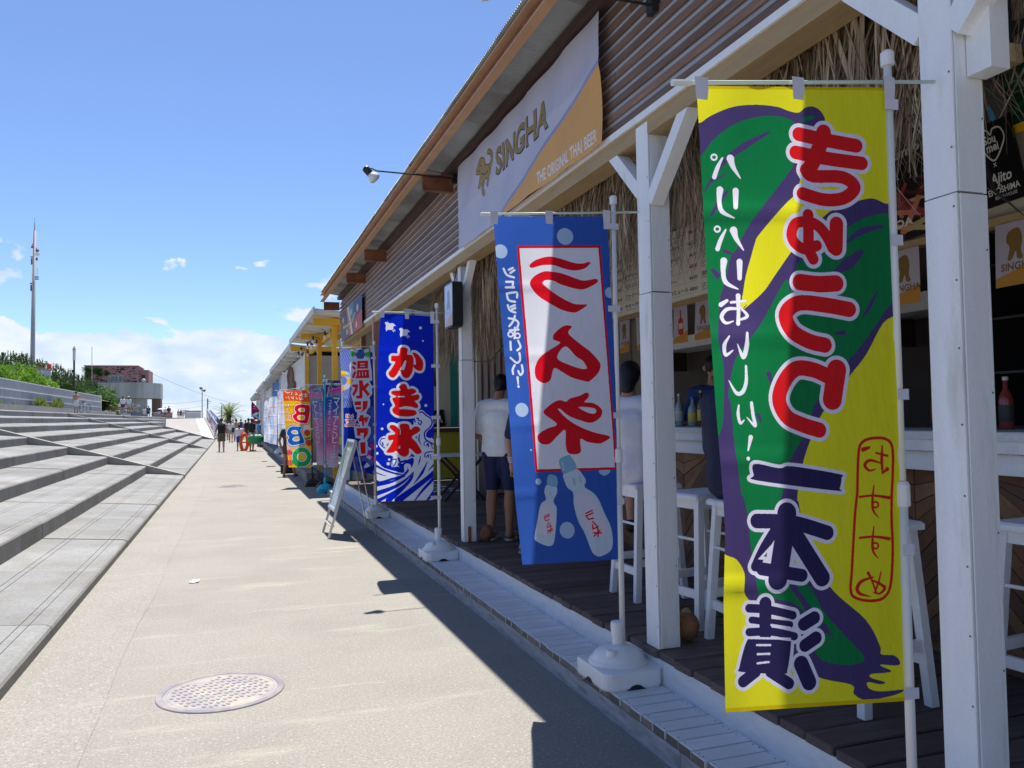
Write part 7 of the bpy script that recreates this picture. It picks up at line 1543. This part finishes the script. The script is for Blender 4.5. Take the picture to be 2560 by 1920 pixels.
# walkers further off
W = [('man in black T-shirt between the child and the tub carrier', (.95, 52, 0), .3, 1.72, dict(shirt=(.012, .012, .014), shorts=(.03, .03, .04))),
     ('person with a white top and a dark shoulder bag walking away', (-.07, 62, 0), .2, 1.62, dict(shirt=(.7, .7, .7), shorts=(.3, .3, .28), girl=True)),
     ('bare backed person in pale trousers walking away', (.30, 64, 0), -.1, 1.7, dict(shirt=None, shorts=(.3, .36, .5), leglen=1.2)),
     ('person in a blue dress standing by the kerb near the white flags', (1.52, 50.5, 0), 1.3, 1.6, dict(shirt=(.03, .2, .5), shorts=(.03, .2, .5), girl=True)),
     ('person with a floppy white hat and pale dress past the tub', (1.5, 56, 0), .4, 1.6, dict(shirt=(.5, .55, .5), shorts=(.55, .52, .35), hat=(.7, .68, .62), hatkind='brim', girl=True)),
     ('small far walker in a white shirt on the promenade', (-.45, 72, 0), .1, 1.68, dict(shirt=(.7, .7, .72), shorts=(.05, .05, .06))),
     ('small far walker in red near the banner railing', (-.30, 69, 0), .2, 1.5, dict(shirt=(.5, .05, .12), shorts=(.3, .05, .1))),
     ('small far walker in dark blue by the huts', (.75, 76, 0), .2, 1.7, dict(shirt=(.05, .07, .2), shorts=(.4, .4, .4))),
     ('small far walker in pink by the huts', (1.05, 70, 0), -.4, 1.62, dict(shirt=(.6, .3, .35), shorts=(.1, .1, .1))),
     ('small far walker in grey at the promenade end', (.1, 84, 0), .2, 1.7, dict(shirt=(.35, .35, .37), shorts=(.06, .06, .08)))]
for lab_, loc, fc, hh, kw in W:
    kw = dict(kw); kw.setdefault('shoes', (.2, .15, .12)); t, J, rt, fwd = person(lab_, loc, fc, hh, vox=.026, faceparts=False, pose=dict(walk), **kw)
    if 'shoulder bag' in lab_: bg_ = MB().obox(J['hr']+rt*.08+Vector((0, 0, .06)), rt*.07, fwd*.13, Vector((0, 0, .15))); build(bg_, 'bag', cm((.02, .02, .03)), t)
# behind the barbecue flag: a person in a patterned dress
t, J, rt, fwd = person('tanned person in a dark patterned dress standing behind the barbecue flag', (1.50, 23.5, 0), .3, 1.6, TAN, (.04, .03, .025), .3, (.08, .06, .03), .5, (.1, .03, .03), sandals=True, vox=.02, girl=True, pose=dict(al=(-.08, -.04, .045), tl=(-.085, .05, .018), ar=(.09, .02, .045), tr=(.1, .1, .018), el=(-.165, -.02, .63), wl=(-.15, .08, .5), gl=(-.14, .11, .46)))
bgp = thing('black_bag', (1.62, 24.6, 0), 'black bag on the pavement behind the barbecue flag', 'bag'); b = MB(); b.obox((1.55, 24.9, .14), (.2, 0, 0), (0, .13, 0), (0, 0, .13)); link('body', fuse(b, .02, 5), cm((.012, .012, .013)), bgp); build(MB().tube([(1.43, 24.9, .26), (1.5, 24.9, .36), (1.6, 24.9, .36), (1.67, 24.9, .26)], .012, 6), 'handle', cm((.012, .012, .013)), bgp)

# --- bicycles
def bicycle(loc, rz_, col, label, first=None):
    t = thing('bicycle', loc, label, 'bicycle', 'bicycles on the upper promenade'); M4 = Matrix.Translation(loc) @ Matrix.Rotation(rz_, 4, 'Z'); T = lambda x, z, y=0: M4 @ Vector((x, y, z))
    fmm = mat('bike_frame', col, .35, .05)
    for cx in (-.5, .52):
        w_ = build(MB().tube([T(cx+.33*math.cos(a*math.pi/14), .34+.33*math.sin(a*math.pi/14)) for a in range(29)], .018, 6, False), 'wheel', M['black_metal'], t)
        s = MB()
        for k in range(8): a = k*math.pi/4; s.tube([T(cx, .34), T(cx+.32*math.cos(a), .34+.32*math.sin(a))], .004, 4)
        build(s, 'spokes', M['steel'], w_)
    f = MB()
    for a, b in (((-.5, .34), (-.05, .30)), ((-.05, .30), (-.18, .78)), ((-.5, .34), (-.16, .70)), ((-.05, .30), (.40, .66)), ((-.14, .66), (.40, .72)), ((.52, .34), (.38, .95))): f.tube([T(*a), T(*b)], .018, 6)
    build(f, 'frame', fmm, t); build(MB().tube([T(.20, 1.02, .28), T(.32, 1.0, .24), T(.38, .98), T(.32, 1.0, -.24), T(.20, 1.02, -.28)], .013, 6), 'handlebar', M['steel'], t)
    sd_ = MB(); capsule(sd_, T(-.30, .84), T(-.08, .85), .075, .03, (M4.to_3x3() @ Vector((0, 1, 0))), 1.1); build(sd_, 'saddle', M['black_metal'], t, smooth=True)
    bk = MB()
    for z in (.78, .9, 1.0): bk.tube([T(.45, z, -.15), T(.72, z, -.15), T(.72, z, .15), T(.45, z, .15), T(.45, z, -.15)], .007, 4)
    for y_ in (-.15, 0, .15):
        for x_ in (.45, .72): bk.tube([T(x_, .76, y_), T(x_, 1.0, y_)], .007, 4)
    build(bk, 'basket', M['steel'], t); build(MB().tube([T(-.05, .30, -.12), T(-.05, .30, .12)], .03, 6), 'crank', M['steel'], t)
    return t
def up(px, py, h):   # where a standing head at px,py is, for its height on the sloped upper promenade
    return None
def at(px, y, zf): p = onY((px, 1040), y); return (p.x, y, zf)
ZB = 2.38
t, J, rt, fwd = person('bare backed man in a white towel wrap pushing a bicycle on the upper promenade', at(190, 69.6, 2.35), .35, 1.68, (.50, .26, .17), None, 0, (.68, .68, .66), .98, (.3, .2, .15), pose=dict(er=(.16, .12, .66), wr=(.2, .27, .63), gr=(.21, .31, .63), el=(-.15, .03, .63)), vox=.024, faceparts=False)
p_ = at(212, 70.2, 2.36); bicycle(p_, 1.25, (.5, .5, .52), 'silver bicycle pushed by the bare backed man')
for px, y, zf, lab_, hh, kw, fc in ((307, 88, 2.42, 'cyclist in white and pink with a navy bag and cap', 1.72, dict(shirt=(.75, .7, .72), shorts=(.05, .06, .09), hat=(.05, .04, .10)), .1), (322, 88.5, 2.42, 'cyclist in a pale shirt and sun hat', 1.72, dict(shirt=(.6, .66, .66), shorts=(.45, .40, .32), hat=(.6, .54, .44), hatkind='brim'), .2),
                             (361, 116, 1.95, 'woman in a white top and pale skirt by the column', 1.58, dict(shirt=(.66, .68, .7), shorts=(.55, .58, .6), girl=True), .1), (371, 114, 1.95, 'man in a dark grey T-shirt by the column', 1.72, dict(shirt=(.10, .10, .11), shorts=(.015, .02, .05)), .1), (413, 118, 1.92, 'person in a white T-shirt at the top of the ramp', 1.6, dict(shirt=(.72, .73, .76), shorts=(.05, .05, .1)), .2),
                             (422, 117, 1.92, 'person in navy vest and red shorts at the top of the ramp', 1.72, dict(shirt=(.03, .04, .12), shorts=(.5, .06, .08)), .1), (446, 150, 1.92, 'far person in tan under the parasols', 1.65, dict(shirt=(.45, .36, .26), shorts=(.5, .5, .48)), 0), (458, 150, 1.92, 'far person in white under the parasols', 1.6, dict(shirt=(.62, .6, .58), shorts=(.6, .6, .58), girl=True), 0), (452, 152, 1.92, 'far person in black under the parasols', 1.7, dict(shirt=(.05, .05, .06), shorts=(.05, .05, .06)), 0), (403, 140, 1.92, 'far person in navy by the block wall', 1.55, dict(shirt=(.05, .06, .14), shorts=(.3, .3, .3)), 0)):
    kw = dict(kw); kw.setdefault('shoes', (.2, .18, .16)); person(lab_, at(px, y, zf), fc, hh, vox=.03, faceparts=False, fingers=y < 100, **kw)
bicycle(at(305, 88.4, 2.42), 1.5, (.1, .1, .12), 'dark bicycle under the cyclist in white and pink'); bicycle(at(325, 89, 2.42), 1.4, (.12, .12, .14), 'dark bicycle under the cyclist in the sun hat'); bicycle(at(284, 92, 2.42), .2, (.5, .05, .05), 'red bicycle parked by the wall end'); bicycle(at(332, 95, 2.42), .5, (.75, .5, .05), 'yellow bicycle parked beside the cyclists'); bicycle(at(388, 125, 1.95), .4, (.4, .4, .42), 'grey bicycle by the block wall')
def parasol(px, py, y, col, label, r=.55):
    p = onY((px, py), y); t = thing('parasol', (p.x, y, p.z-.9), label, 'umbrella', 'sun umbrellas held at the ramp top'); mb = MB(); n = 12
    rows = [[(p.x+r*s*math.cos(2*math.pi*j/n), y+r*s*math.sin(2*math.pi*j/n), p.z+.16*(1-s*s)) for j in range(n+1)] for s in (0.02, .4, .75, 1)]
    mb.grid(rows); build(mb, 'canopy', cm(col), t, smooth=True); build(MB().tube([(p.x, y, p.z+.16), (p.x, y, p.z-.8)], .012, 5), 'shaft', M['steel'], t)
parasol(408, 1023, 119, (.7, .7, .74), 'white sun umbrella at the ramp top', .75); parasol(432, 1024, 121, (.6, .4, .5), 'pinkish sun umbrella at the ramp top', .6); parasol(462, 1027, 149, (.10, .08, .2), 'navy and white sun umbrella further off', .8); parasol(440, 1034, 151, (.65, .65, .66), 'pale sun umbrella beside the far group', .6)
bpy.data.scenes.remove(TMP)
